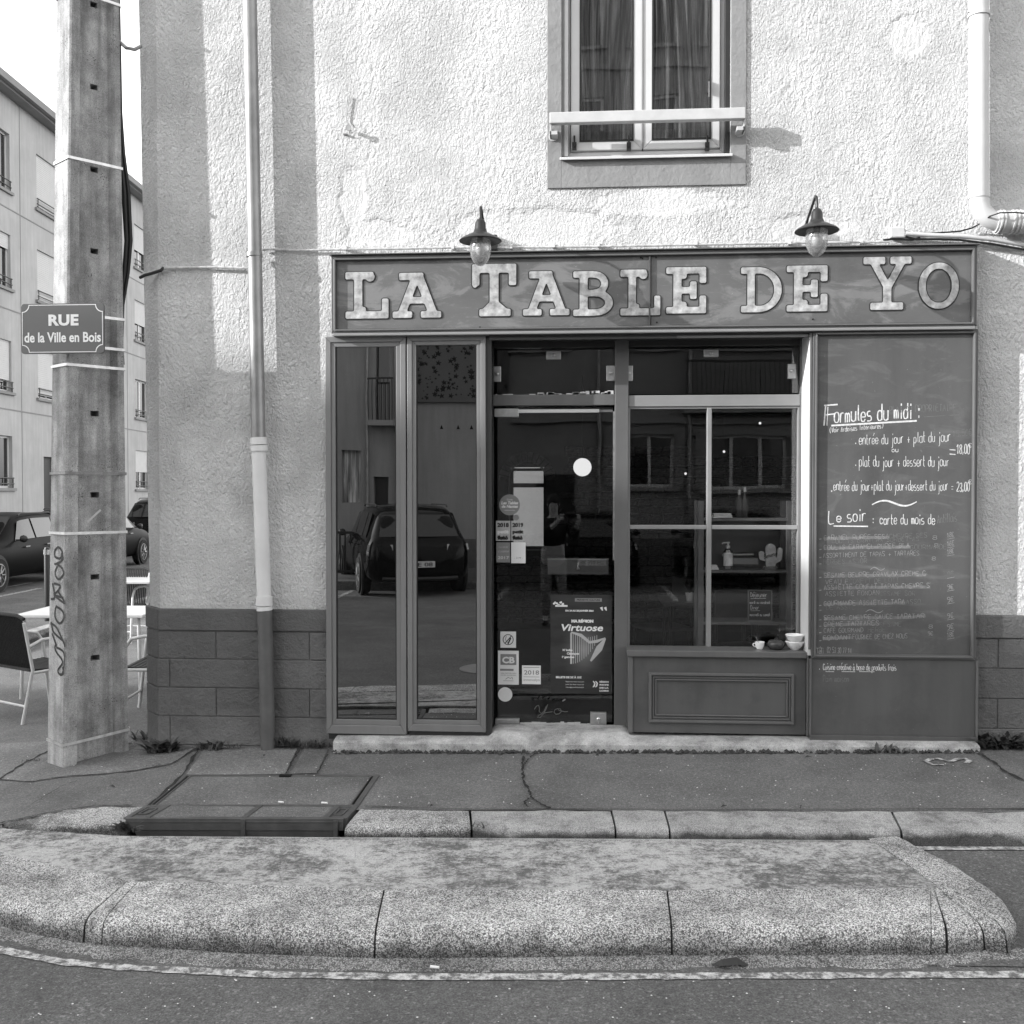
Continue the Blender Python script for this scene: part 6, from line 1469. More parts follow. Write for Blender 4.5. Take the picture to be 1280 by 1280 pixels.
def table(name, x, y, w_, d_, h_, mat, label, z0, legmat='brushed_steel', rot=0, grp=None):
    t = thing(name, label, 'table', (x, y, z0), grp, rot); B(-w_/2, w_/2, -d_/2, d_/2, h_-.03, h_).build('tabletop', mat, t, bevel=.006)
    for sx__ in (-1, 1):
        for sy__ in (-1, 1): MB().tube([(sx__*(w_/2-.06), sy__*(d_/2-.06), h_-.03), (sx__*(w_/2-.04), sy__*(d_/2-.04), 0)], .016, 8).build('leg', legmat, t, smooth=True)
    return t
q = at(868, 742, 1.35); table('dining_table', q.x+.12, 1.5, .75, .6, .75, 'table_dark', 'dark square dining table behind the lower left window panes', .03, 'black_enamel')
ob = thing('flower_pot', 'small white pot with a sprig on the dining table', 'plant pot', (at(862, 740, 1.35).x, 1.35, .781)); MB().lathe([(0, 0), (.026, 0), (.034, .065), (.03, .065), (.026, .05), (0, .05)], n=18, caps=False).build('pot', 'porcelain', ob, smooth=True)
m = MB(); rr = random.Random(2)
for k in range(9): a = rr.uniform(0, 6.28); m.ribbon([(0, 0, .05), (.02*math.cos(a), .02*math.sin(a), .1), (.05*math.cos(a), .05*math.sin(a), .13+rr.uniform(0, .04))], [.003, .012, .002], (0, -1, .2))
m.build('sprig', 'weed_leaf', ob)
def dchair(x, y, rot, label):
    t = thing('dining_chair', label, 'chair', (x, y, .03), 'dining chairs', rot); B(-.2, .2, -.2, .2, .43, .46).build('seat', 'table_dark', t, bevel=.01)
    for sx__, sy__ in ((-1, -1), (1, -1), (-1, 1), (1, 1)): MB().tube([(sx__*.17, sy__*.17, .44), (sx__*.2, sy__*.2, 0)], .014, 7).build('leg', 'black_enamel', t, smooth=True)
    MB().box(-.19, .19, .18, .2, .62, .86).build('backrest', 'table_dark', t, bevel=.01); m = MB()
    for s in (-1, 1): m.tube([(s*.17, .19, .45), (s*.17, .19, .63)], .012, 6)
    m.build('back_post', 'black_enamel', t); return t
dchair(at(935, 800, 1.0).x, 1.0, .3, 'dark dining chair behind the bottom right pane'); dchair(at(830, 700, 1.9).x, 2.1, -1.2, 'dark dining chair left of the dining table')
# ================================================================ cars
def car(name, loc, rotz, label, L=4.7, H=1.48, Wd=1.86, paint='car_paint', suv=False, group=None, plate=None, rev=False):
    """nose towards local +x, origin on the ground at the centre"""
    t = thing(name, label, 'car', tuple(loc), group, rotz)
    rb = .30 if suv else .26; belt = (H*.62 if suv else H*.64)
    # station: x, z bottom, z bonnet/belt, roof z or None, half width, roof half width
    hw = Wd/2; x0, x1 = -L/2, L/2
    S_ = [(x0, .42, .62, .62, hw*.72, hw*.6), (x0+.05, .30, belt*.97, belt*.98, hw*.88, hw*.72), (x0+.22, .24, belt, belt+.10, hw*.97, hw*.72), (x0+.45, .22, belt, H*.90, hw, hw*.70), (x0+.75, .22, belt*.995, H*.975, hw, hw*.71), (x0+1.3, .21, belt*.99, H, hw, hw*.72), (x0+2.0, .21, belt*.985, H, hw, hw*.72), (x0+2.55, .21, belt*.975, H*.97, hw, hw*.71),
          (x0+3.0, .21, belt*.965, H*.84, hw, hw*.71), (x0+3.35, .21, belt*.955, belt*1.06, hw, hw*.74), (x0+3.6, .22, belt*.94, belt*.965, hw*.99, hw*.72), (x0+4.1, .23, belt*.88, belt*.90, hw*.96, hw*.66), (x1-.2, .24, belt*.78, belt*.80, hw*.88, hw*.60), (x1-.03, .30, belt*.62, belt*.63, hw*.74, hw*.52), (x1, .38, belt*.5, belt*.5, hw*.6, hw*.45)]
    def sect(s):
        x, zb, zl, zr, w_, rw = s
        half = [(0, zb), (w_*.8, zb), (w_*.96, zb+.08), (w_, zb+(zl-zb)*.45), (w_*.985, zb+(zl-zb)*.8), (w_*.93, zl), (rw+(w_*.93-rw)*.45, zl+(zr-zl)*.52), (rw, zl+(zr-zl)*.93), (rw*.8, zr), (0, zr+.012)]
        return [Vector((x, -y, z)) for y, z in half]+[Vector((x, y, z)) for y, z in half[-2:0:-1]]
    rings = [sect(s) for s in S_]; n = len(rings[0]); m = MB()
    for r_ in rings: m.v += [tuple(p) for p in r_]
    for i in range(len(rings)-1):
        for k in range(n): m.f.append((i*n+k, i*n+(k+1) % n, (i+1)*n+(k+1) % n, (i+1)*n+k))
    m.f += [tuple(range(n)), tuple((len(rings)-1)*n+k for k in range(n-1, -1, -1))]
    b = m.build('body', paint, t, smooth=True); sm = b.modifiers.new('sub', 'SUBSURF'); sm.levels = 2; sm.render_levels = 2
    for p in b.data.polygons: p.use_smooth = True
    def panel(i0, i1, ks, mat, nm_, off=.012):
        mm_ = MB()
        idx = {}
        for i in range(i0, i1+1):
            for k in ks:
                p = rings[i][k % n]; c_ = Vector((p.x, 0, belt*.8)); d = (p-c_).normalized(); idx[(i, k)] = len(mm_.v); mm_.v.append(tuple(p+d*off*.2))
        for i in range(i0, i1):
            for a, b_ in zip(ks, ks[1:]): mm_.f.append((idx[(i, a)], idx[(i, b_)], idx[(i+1, b_)], idx[(i+1, a)]))
        o = mm_.build(nm_, mat, t, smooth=True); so_ = o.modifiers.new('solid', 'SOLIDIFY'); so_.thickness = .008; so_.offset = 1; return o
    # side glass as quads slightly proud of the greenhouse
    for s in (-1, 1):
        for (xa, xb, fa, fb, r0, r1) in ((.62, 1.12, .10, 0, 1, 1), (1.18, 2.05, 0, 0, 1, 1), (2.12, 3.02, 0, .52, 1, 1)):
            def pt(x, v):       # v 0 belt .. 1 roof
                xs_ = [q[0]-x0 for q in S_]; i = max(j for j in range(len(xs_)-1) if xs_[j] <= x); f = (x-xs_[i])/(xs_[i+1]-xs_[i])
                A = [S_[i][j]+(S_[i+1][j]-S_[i][j])*f for j in range(6)]; zl, zr, w_, rw = A[2], A[3], A[4]*.93, A[5]
                return Vector((x0+x, s*(w_+(rw-w_)*v*.98+.0), zl+(zr-zl)*v)) + Vector((0, s*.012, 0))
            mm_ = MB(); NZ = 3
            for iv in range(NZ+1):
                v = .08+.72*iv/NZ; xl, xr = xa+fa*v*2, xb-fb*v
                for iu in range(5): mm_.v.append(tuple(pt(xl+(xr-xl)*iu/4, v)))
            for iv in range(NZ):
                for iu in range(4): q = iv*5+iu; mm_.f.append((q, q+1, q+6, q+5))
            mm_.build('side_window', 'car_glass', t, smooth=True)
    for (xa, za, wa, xb, zb_, wb_, nm_) in ((3.34, belt*1.05, .74, 2.62, H*.945, .64, 'windscreen'), (.16, belt*1.04, .74, .50, H*.88, .64, 'rear_window')):
        dx = .035 if nm_ == 'windscreen' else -.04
        mm_ = MB(); 
        for v in range(4):
            f = v/3; X_, Z_, w_ = x0+xa+(xb-xa)*f+dx, za+(zb_-za)*f+.02, (wa+(wb_-wa)*f)*hw
            for u in range(7):
                g_ = u/6*2-1; mm_.v.append((X_-abs(g_)**2*.05*(1 if dx > 0 else -1), g_*w_, Z_))
        for v in range(3):
            for u in range(6): q = v*7+u; mm_.f.append((q, q+1, q+8, q+7))
        mm_.build(nm_, 'car_glass', t, smooth=True)
    wr_ = .36 if suv else .335
    for xw in (x0+.92, x1-.92):
        for s in (-1, 1):
            MB().lathe([(wr_+.055, -.02), (wr_+.055, .018), (wr_-.05, .018)], (xw, s*(hw-.01), wr_), 28, Matrix.Rotation(R(90), 4, 'X')).build('wheel_arch', 'car_trim', t, smooth=True)
            w_ = MB().lathe([(wr_*.6, -.1), (wr_*.93, -.11), (wr_, -.07), (wr_, .07), (wr_*.93, .11), (wr_*.62, .10)], (xw, s*(hw-.07), wr_), 28, Matrix.Rotation(R(90), 4, 'X')).build('wheel', 'tyre', t, smooth=True)
            rm = MB()
            for k in range(10):
                a = 2*math.pi*k/10; rm.tube([(xw+.04*math.cos(a), s*(hw+.035), wr_+.04*math.sin(a)), (xw+wr_*.63*math.cos(a), s*(hw+.03), wr_+wr_*.63*math.sin(a))], [.018, .012], 5)
            rm.tube([(xw+wr_*.64*math.cos(2*math.pi*k/24), s*(hw+.03), wr_+wr_*.64*math.sin(2*math.pi*k/24)) for k in range(24)], .012, 6, closed=True)
            rm.build('rim', 'rim', w_, smooth=True)
    for s in (-1, 1):
        MB().lathe([(0, -.09), (.06, -.05), (.075, 0), (.06, .05), (0, .07)], (x0+2.95, s*(hw+.09), belt+.04), 12, Matrix.Rotation(R(90), 4, 'X')).box(x0+2.93, x0+2.98, min(s*(hw-.06), s*(hw+.04)), max(s*(hw-.06), s*(hw+.04)), belt, belt+.03).build('door_mirror', 'car_trim', t, smooth=True)
        MB().box(x0+1.55, x0+1.72, s*(hw+.0)-.012, s*(hw+.0)+.012, belt*.86, belt*.885).box(x0+2.5, x0+2.67, s*hw-.012, s*hw+.012, belt*.85, belt*.875).build('door_handle', 'chrome' if not suv else paint, t, bevel=.004)
        MB().hexa([(x0+.03, s*hw*.5, belt*.80), (x0+.20, s*hw*.97, belt*.80), (x0+.24, s*hw*.9, belt*.80), (x0+.1, s*hw*.5, belt*.8)], [(x0+.045, s*hw*.5, belt*.92), (x0+.21, s*hw*.955, belt*.92), (x0+.25, s*hw*.88, belt*.92), (x0+.12, s*hw*.5, belt*.92)]).build('tail_light', 'lamp_red', t, bevel=.006)
        MB().hexa([(x1-.10, s*hw*.42, belt*.60), (x1-.34, s*hw*.90, belt*.64), (x1-.4, s*hw*.8, belt*.64), (x1-.2, s*hw*.42, belt*.6)], [(x1-.17, s*hw*.42, belt*.70), (x1-.42, s*hw*.87, belt*.76), (x1-.5, s*hw*.8, belt*.76), (x1-.3, s*hw*.42, belt*.7)]).build('headlight', 'head_glass', t, bevel=.006)
    B(x1-.06, x1+.012, -hw*.4, hw*.4, .36, .5).build('grille', 'car_trim', t, bevel=.01)
    MB().tube([(x0+.02, -hw*.7, .34), (x0-.03, -hw*.3, .33), (x0-.03, hw*.3, .33), (x0+.02, hw*.7, .34)], .04, 8).build('rear_bumper', 'car_trim', t, smooth=True)
    p = B(x0-.02, x0-.005 if False else x0+.05, -.26, .26, belt*.52, belt*.52+.115); pz = p.build('number_plate', 'number_plate', t)
    if plate:
        M = Matrix.Rotation(R(-90), 4, 'Z')
        if rev: M = M @ Matrix.Diagonal((-1, 1, 1, 1))
        o = text(plate, .075, 'plate_text', 'ink', pz, (0, 0, 0), .42, .002, M=M); o.location = (x0-.021, -.21 if rev else .21, belt*.52+.02)
    MB().tube([(x0+.9, -hw*.68, H-.04), (x0+1.0, -hw*.68, H-.005), (x0+2.3, -hw*.68, H-.005), (x0+2.4, -hw*.68, H-.04)], .014, 6).tube([(x0+.9, hw*.68, H-.04), (x0+1.0, hw*.68, H-.005), (x0+2.3, hw*.68, H-.005), (x0+2.4, hw*.68, H-.04)], .014, 6).build('roof_rail', 'car_trim', t, smooth=True)
    return t
def yaw_of(v): return math.atan2(v.y, v.x)
ZR = -.295
# side street: nose towards the camera and slightly left
c1p = st(10.75, 21.0, ZR); car('parked_car', c1p, yaw_of(-DS), 'dark estate car parked in the side street, left of the pole', 4.7, 1.5, 1.85, 'car_grey')
c2p = st(10.8, 26.2, ZR); car('parked_car', c2p, yaw_of(DS*1), 'dark hatchback seen between the pole and the building corner', 4.3, 1.55, 1.8, 'car_grey')
c3p = st(10.9, 33, ZR); car('parked_car', c3p, yaw_of(DS*1), 'black car farthest down the side street', 4.5, 1.75, 1.85, 'car_paint')
# cars on the far side, behind the camera, seen in the glass
car('parked_suv', (-3.78, -14.1, -.28), R(-110), 'black SUV parked nose to the wall opposite, reflected in the tinted leaves', 4.8, 1.68, 1.98, 'car_paint', True, None, 'OE 08', True)
car('parked_car', (.15, -14.4, -.24), R(-90), 'black hatchback parked opposite, reflected in the door glass', 4.3, 1.5, 1.8, 'car_paint', False, None, 'BK 390 EG', True)
car('parked_car', (2.95, -14.3, -.2), R(-90), 'black saloon parked opposite, reflected in the display window', 4.5, 1.48, 1.85, 'car_paint', False)

# ================================================================ apartment block along the side street
ap = thing('apartment_block', 'pale four storey apartment block lining the far side of the side street', 'building', tuple(st(14, 20, -.2)))
LA = 14.0
def pxu(px): return LA*1280/(640-px)
cols_ = [(pxu(-75), pxu(-42), 's'), (pxu(-18), pxu(16), 'w'), (pxu(49), pxu(49)+1.45, 's'), (33.9, 35.3, 'w'), (pxu(170), pxu(170)+1.35, 'm'), (41.2, 42.6, 's')]
floors_ = [(1.75, 3.2), (4.42, 5.85), (7.3, 8.8), (10.0, 11.6)]
wins_ = []
for ci, (a, b, k) in enumerate(cols_):
    for fi, (z0, z1) in enumerate(floors_): wins_.append((a, b, z0, z1, k, fi, ci))
doorh = (pxu(55), pxu(55)+1.0, .0, 2.7)
wins_ = [w_ for w_ in wins_ if not (w_[6] == 2 and w_[5] == 0)]
mb = MB(); wall_grid(mb, lambda u, z: tuple(st(LA, u, z)), [14, 46], [-.4, 12.6], [w_[:4] for w_ in wins_]+[doorh], LS*.18)
# end wall and top
a, b, c, d = st(LA, 14), st(LA, 46), st(LA+12, 46), st(LA+12, 14)
mb.quad(*[(p.x, p.y, z) for p, z in ((a, -.4), (d, -.4), (d, 12.6), (a, 12.6))]); mb.quad(*[(p.x, p.y, z) for p, z in ((b, -.4), (c, -.4), (c, 12.6), (b, 12.6))])
rel(mb.build('wall', 'far_render', None), ap)
def sbox(L0, L1, u0, u1, z0, z1, mb=None):
    mb = mb or MB(); q = [st(L0, u0), st(L0, u1), st(L1, u1), st(L1, u0)]; return mb.hexa([(p.x, p.y, z0) for p in q], [(p.x, p.y, z1) for p in q])
m = sbox(LA-.35, LA+12, 14, 46, 12.6, 12.72); sbox(LA-.5, LA-.3, 14, 46, 12.66, 12.86, m); rel(m.build('cornice', 'far_trim', None, bevel=.01), ap)
q = [st(LA-.3, 14), st(LA-.3, 46), st(LA+6, 46), st(LA+6, 14)]; rel(MB().hexa([(p.x, p.y, 12.72) for p in q], [(q[0].x, q[0].y, 12.74), (q[1].x, q[1].y, 12.74), (q[2].x, q[2].y, 14.2), (q[3].x, q[3].y, 14.2)]).build('roof', 'roof_zinc', None), ap)
for z_ in (3.92, 6.7, 9.5): rel(sbox(LA-.012, LA+.01, 14, 46, z_, z_+.035).build('string_course', 'far_trim', None), ap)
for u_ in (pxu(28), pxu(160)): rel(sbox(LA-.008, LA+.01, u_, u_+.03, 0, 12.6).build('render_joint', 'far_trim', None), ap)
for (a, b, z0, z1, k, fi, ci) in wins_:
    wv = thing('t', '', ''); del wv['label']; del wv['category']; wv.name = 'window'; wv.location = st(LA+.1, (a+b)/2, z0); rel(wv, ap)
    wv_w = wv
    def sub(mb_, nm_, mat):
        o = mb_.build(nm_, mat, None); o.parent = wv_w; o.location = -st(LA+.1, (a+b)/2, z0); return o
    sub(sbox(LA-.07, LA+.18, a-.12, b+.12, z0-.08, z0-.001), 'sill', 'far_trim')
    shut = 1. if k == 's' else (.25 if k == 'w' and fi in (1, 2) else .0)
    if k == 'm': shut = .0 if fi == 1 else .6
    if ci == 1 and fi == 1: shut = .8
    m = MB(); 
    for (u0, u1) in ((a, (a+b)/2), ((a+b)/2, b)):
        sbox(LA+.10, LA+.15, u0, u0+.06, z0, z1, m); sbox(LA+.10, LA+.15, u1-.06, u1, z0, z1, m)
    sbox(LA+.10, LA+.15, a, b, z0, z0+.06, m); sbox(LA+.10, LA+.15, a, b, z1-.06, z1, m); sub(m, 'frame', 'white_pvc')
    sub(sbox(LA+.12, LA+.13, a, b, z0, z1), 'pane', 'car_glass')
    if shut:
        m = MB(); zz_ = z1-(z1-z0)*shut*.93; zt_ = z1
        while zt_ > zz_: sbox(LA+.055, LA+.075, a+.02, b-.02, zt_-.052, zt_-.006, m); zt_ -= .058
        sbox(LA+.065, LA+.08, a+.02, b-.02, zz_, z1, m); sub(m, 'roller_shutter', 'shutter_slat')
    m = MB()
    for z_ in (.12, .28): p_, q_ = st(LA-.03, a-.02, z0+z_), st(LA-.03, b+.02, z0+z_); m.tube([p_, q_], .018, 6)
    for u_ in (a+.03, b-.03): m.tube([st(LA-.03, u_, z0-.02), st(LA-.03, u_, z0+.3)], .014, 6)
    sub(m, 'guard_rail', 'car_trim')
rel(sbox(LA+.14, LA+.17, doorh[0], doorh[1], -.2, 2.7).build('entrance_door', 'car_trim', None), ap)

# ---------------------------------------------------------------- cafe terrace round the corner
def terrace_chair(loc, rot, label):
    t = thing('terrace_chair', label, 'chair', tuple(loc), 'white framed terrace chairs', rot)      # faces +x
    for s in (-1, 1):
        y = s*.27
        MB().tube([(.30, y, 0), (.255, y, .40), (.235, y, .56), (.18, y, .635), (.08, y, .655), (-.10, y, .65), (-.22, y, .60)], .0145, 8).build('arm_frame', 'white_metal', t, smooth=True)
        MB().tube([(-.27, y, 0), (-.18, y, .42), (-.25, y, .80)], .0135, 8).build('rear_leg', 'white_metal', t, smooth=True)
        MB().tube([(.25, y, .40), (-.19, y, .395)], .0125, 8).build('side_rail', 'white_metal', t, smooth=True)
    MB().tube([(.285, -.27, .14), (.285, .27, .14)], .010, 6).tube([(-.245, -.27, .14), (-.245, .27, .14)], .010, 6).build('stretcher', 'white_metal', t, smooth=True)
    se = MB(); n_ = 12
    for i in range(n_): u0 = -.2+.44*i/n_; se.box(u0, u0+.44/n_-.004, -.255, .255, .405-.01*math.sin(i/n_*3.1), .425-.012*math.sin(i/n_*3.1))
    se.build('seat', 'weave_black', t, bevel=.003)
    b = MB(); n_ = 22
    for i in range(n_):
        u0 = -.245+.49*i/n_; b.tube([(-.17, u0+.011, .42), (-.205, u0+.011, .63), (-.255, u0+.011, .84)], .0082, 5)
    b.tube([(-.25, -.27, .83), (-.262, -.2, .855), (-.262, .2, .855), (-.25, .27, .83)], .015, 7); b.build('backrest', 'weave_black', t, smooth=True)
    return t
def cpy(src, loc, rot, label):
    c = copy_tree(src); c.location = loc; c.rotation_euler = (0, 0, rot); c['label'] = label; return c
def gz(px, py): return G(px, py)
ch = terrace_chair(gz(28, 906)-Vector((.099, -.369, 0)), R(60), 'white framed chair with black woven back at the left edge of the picture')
q = gz(205, 893); cpy(ch, q+Vector((.02, .0, 0)), R(186), 'white framed chair mostly hidden behind the building corner, nearest one')
q = gz(200, 850); cpy(ch, q+Vector((.1, .9, 0)), R(180), 'white framed chair at the second terrace table behind the pole')
q = gz(150, 800); cpy(ch, q, R(-90), 'white framed chair farthest back on the terrace')
q = gz(105, 868); tt = table('terrace_table', q.x+.05, q.y+.12, 1.12, .72, .74, 'table_white', 'white topped terrace table behind the concrete pole', pav_z(q.x, q.y), 'white_metal', R(4), 'terrace tables')
q = gz(190, 800); t2 = copy_tree(tt); t2.location = (q.x-.35, q.y, pav_z(q.x, q.y)); t2['label'] = 'white topped terrace table farther back, beside the building corner'
q = gz(59, 800); bo = thing('bollard', 'slim dark metal bollard just left of the concrete pole', 'bollard', tuple(st(6.5, 14.3, -.17)))
MB().lathe([(.04, 0), (.04, 1.0), (.03, 1.03), (0, 1.035)], n=16).build('post', 'car_trim', bo, smooth=True); MB().lathe([(.048, .93), (.048, 1.0), (.041, 1.0)], n=16).build('cap_ring', 'chrome', bo, smooth=True)

# ================================================================ the far side of the street, behind the camera (seen in the glass)
m = MB(); m.box(-9, 12, -60, -13.2, -.6, -.12); struct(m.build('opposite_pavement', 'far_asphalt', bevel=.02))
m = MB()
for x_ in (-4.5, -1.5, 1.55, 4.4): m.box(x_-.05, x_+.05, -13.15, -10.2, -.3, road_z(x_)+.0041)
struct(m.build('parking_bay_marking', 'road_paint'))
struct(MB().lathe([(.32, 0), (.32, .004)], (-1.0, -4.2, road_z(-1.0)+.0005), 28).build('manhole_cover', 'brushed_steel'))
gh = thing('opposite_house', 'plain rendered house across the street with a dark perforated screen and shuttered windows', 'building', (0, -17, 0))
hs = [(.95, 2.1, 1.75, 3.0), (2.85, 4.7, 1.7, 2.95), (.95, 2.1, 5.0, 6.4), (2.85, 4.7, 5.0, 6.4), (-1.6, -.5, 5.0, 6.4)]
mb = MB(); wall_grid(mb, lambda u, z: (u, -17, z), [-4.1, 12], [-.4, 6.7], hs, (0, -.2, 0)); mb.quad((-4.1, -17, -.4), (-4.1, -27, -.4), (-4.1, -27, 6.7), (-4.1, -17, 6.7)); mb.quad((12, -17, -.4), (12, -27, -.4), (12, -27, 6.7), (12, -17, 6.7))
rel(mb.build('wall', 'gable_render', None), gh); rel(MB().hexa([(-4.2, -16.8, 6.7), (12.1, -16.8, 6.7), (12.1, -27, 6.7), (-4.2, -27, 6.7)], [(-4.2, -16.8, 6.8), (12.1, -16.8, 6.8), (12.1, -22, 7.6), (-4.2, -22, 7.6)]).build('roof', 'roof_zinc', None), gh)
scr = rel(B(-4.05, -1.75, -16.99, -16.9, 3.72, 6.5).build('perforated_screen', 'perforated_screen', None), gh)
m = MB(); r_ = random.Random(77)
for k in range(420):
    cx, cz, s_ = r_.uniform(-4.0, -1.8), r_.uniform(3.8, 6.4), r_.choice([.02, .03, .03, .05, .07]); a = r_.uniform(-.4, .4)
    P_ = [(0, 1.1), (.25, .3), (1, .5), (.5, -.1), (.7, -.7), (0, -.45), (-.7, -.7), (-.5, -.1), (-1, .5), (-.25, .3)]
    m.add([(cx+s_*(u*math.cos(a)-v*math.sin(a)), -16.894+.0001*(k % 5), cz+s_*(u*math.sin(a)+v*math.cos(a))) for u, v in P_]+[(cx, -16.893, cz)], [(i, (i+1) % 10, 10) for i in range(10)])
for cx in (-3.3, -2.9, -2.6, -2.3): m.add([(cx-.04, -16.99, 3.1), (cx+.04, -16.99, 3.1), (cx, -16.99, 3.2)], [(0, 1, 2)])
rel(m.build('leaf_cutout', 'void_black', None, kind='stuff'), gh)
for (a, b, z0, z1) in hs:
    wv = rel(frame_mb(a, b, z0, z1, .07, -17.13, -17.18).build('window', 'white_pvc', None), gh)
    n_ = 2 if b-a < 1.5 else 3; o = MB()
    for k in range(1, n_): x_ = a+(b-a)*k/n_; o.box(x_-.04, x_+.04, -17.17, -17.12, z0+.06, z1-.06)
    o.build('mullion', 'white_pvc', wv).location = -gh.location*0; B(a+.05, b-.05, -17.19, -17.185, z0+.05, z1-.05).build('pane', 'car_glass', wv)
    B(a-.15, b+.15, -17.0, -16.85, z0-.1, z0-.001).build('sill', 'far_trim', wv)
for ob in list(gh.children):
    for k_ in ob.children: k_.location = (0, 0, 0)
for xa, xb, ya, yb, za, zb_, mt, nm_ in ((-1.7, 12, -16.99, -16.9, 3.25, 3.4, 'far_trim', 'string_course'), (-4.05, 12, -16.99, -16.94, -.2, .55, 'pipe_dark', 'wall_base'), (-1.1, -.2, -16.99, -16.95, -.1, 2.05, 'car_trim', 'garage_door'), (5.2, 6.2, -16.99, -16.95, -.1, 2.1, 'pipe_dark', 'front_door'), (-1.3, 12, -16.98, -16.7, 6.35, 6.5, 'far_trim', 'eaves_board')):
    rel(B(xa, xb, ya, yb, za, zb_).build(nm_, mt, None), gh)
for x_ in (.35, 2.45): rel(MB().tube([(x_, -16.9, 6.6), (x_, -16.9, -.1)], .05, 10).build('rainwater_pipe', 'pipe_zinc', None, smooth=True), gh)
for (a, b, z0, z1) in hs:
    for x_ in (a-.5, b+.05):
        m = MB(); m.box(x_, x_+.45, -16.98, -16.95, z0, z1)
        for k in range(12): zz = z0+.05+k*(z1-z0-.1)/12; m.box(x_+.04, x_+.41, -16.95, -16.935, zz, zz+.05)
        rel(m.build('shutter', 'far_render_dark', None), gh)
rel(B(2.3, 5.5, -16.99, -16.6, 3.5, 3.65).build('balcony_slab', 'far_trim', None), gh); m = MB()
for k in range(30): m.box(2.35+k*.105, 2.37+k*.105, -16.64, -16.62, 3.65, 4.6)
m.box(2.3, 5.5, -16.66, -16.6, 4.6, 4.65); rel(m.build('balcony_railing', 'car_trim', None), gh)
nh = thing('neighbouring_house', 'light rendered house with a balcony and doorway, left in the mirror of the tinted leaves', 'building', (-6, -16.8, 0))
hs = [(-4.85, -4.5, -.2, 2.0), (-5.6, -5.15, 1.4, 2.6), (-4.78, -4.45, 3.3, 5.2)]
mb = MB(); wall_grid(mb, lambda u, z: (u, -16.8, z), [-10, -4.2], [-.4, 8], hs, (0, -.2, 0)); mb.quad((-4.2, -16.8, -.4), (-4.2, -25, -.4), (-4.2, -25, 8), (-4.2, -16.8, 8)); mb.quad((-10, -16.8, -.4), (-10, -25, -.4), (-10, -25, 8), (-10, -16.8, 8))
rel(mb.build('wall', 'far_render_dark', None), nh); rel(MB().hexa([(-10.1, -16.6, 8), (-4.1, -16.6, 8), (-4.1, -25, 8), (-10.1, -25, 8)], [(-10.1, -16.6, 8.1), (-4.1, -16.6, 8.1), (-4.1, -20, 10), (-10.1, -20, 10)]).build('roof', 'roof_zinc', None), nh)
rel(B(-4.9, -4.3, -16.78, -16.4, 3.15, 3.28).build('balcony_slab', 'far_trim', None), nh); m = MB()
for k in range(7): m.box(-4.88+k*.09, -4.865+k*.09, -16.43, -16.41, 3.28, 4.2)
m.box(-4.9, -4.3, -16.44, -16.4, 4.2, 4.24); rel(m.build('balcony_railing', 'car_trim', None), nh)
for i, (a, b, z0, z1) in enumerate(hs): rel(B(a, b, -17, -16.97, z0, z1).build('door' if i == 0 else 'window', ('car_trim', 'curtain', 'car_glass')[i], None), nh)
rel(MB().tube([(-4.28, -16.73, 8), (-4.28, -16.73, -.1)], .05, 12).tube([(-4.98, -16.75, 8), (-4.98, -16.75, 1.0)], .03, 8).build('rainwater_pipe', 'pipe_zinc', None, smooth=True), nh)
# unseen block added up the street, its outline shaped to shade the lower facade
tr = thing('unseen_shade_block', 'unseen block added up the street, outline shaped to shade the lower shopfront', 'building', (-33, -12, 0))
DD = 10.0; kx_, kz_ = -.97/.32*DD, .37/.32*DD
prof_ = [(-14, 2.55), (-2.15, 2.50), (-2.0, 2.1), (-.6, 2.0), (.3, 1.65), (1.5, .62), (2.6, -.2), (4.4, -1.0), (5.2, -1.35), (14, -1.5)]
P_ = [(x+kx_, z+kz_) for x, z in prof_]; P_ = [(P_[0][0], -.4)]+P_+[(P_[-1][0], -.4)]
rel(MB().prism(P_, lambda u, v: (u, -DD, v), (0, -6, 0)).build('wall', 'far_render', None), tr)
m = MB()
for k in range(9):
    for j in range(3): x_ = -44+k*2.6; m.box(x_, x_+1.1, -DD-.0, -DD+.02, 1.2+j*3, 2.7+j*3)
rel(m.build('window', 'car_glass', None), tr)

# ================================================================ the photographer, seen reflected in the door
ph = thing('person', 'person in dark jacket, pale shirt and jeans holding up a phone in the street', 'person', (-.42, -7.25, road_z(0)))
def skin(name, nodes, edges, mat, parent, root=0, lv=2):
    me = bpy.data.meshes.new(name); me.from_pydata([n_[0] for n_ in nodes], edges, []); me.materials.append(MATS[mat])
    o = bpy.data.objects.new(name, me); COL.objects.link(o); o.parent = parent
    sk = o.modifiers.new('skin', 'SKIN'); sk.use_smooth_shade = True
    lay = me.skin_vertices[0] if me.skin_vertices else None
    if lay is None:
        bm = bmesh.new(); bm.from_mesh(me); bm.verts.layers.skin.verify(); bm.to_mesh(me); bm.free(); lay = me.skin_vertices[0]
    for i, n_ in enumerate(nodes):
        r = n_[1]; lay.data[i].radius = (r, r) if isinstance(r, (int, float)) else r; lay.data[i].use_root = (i == root)
    s = o.modifiers.new('sub', 'SUBSURF'); s.levels = lv; s.render_levels = lv; return o
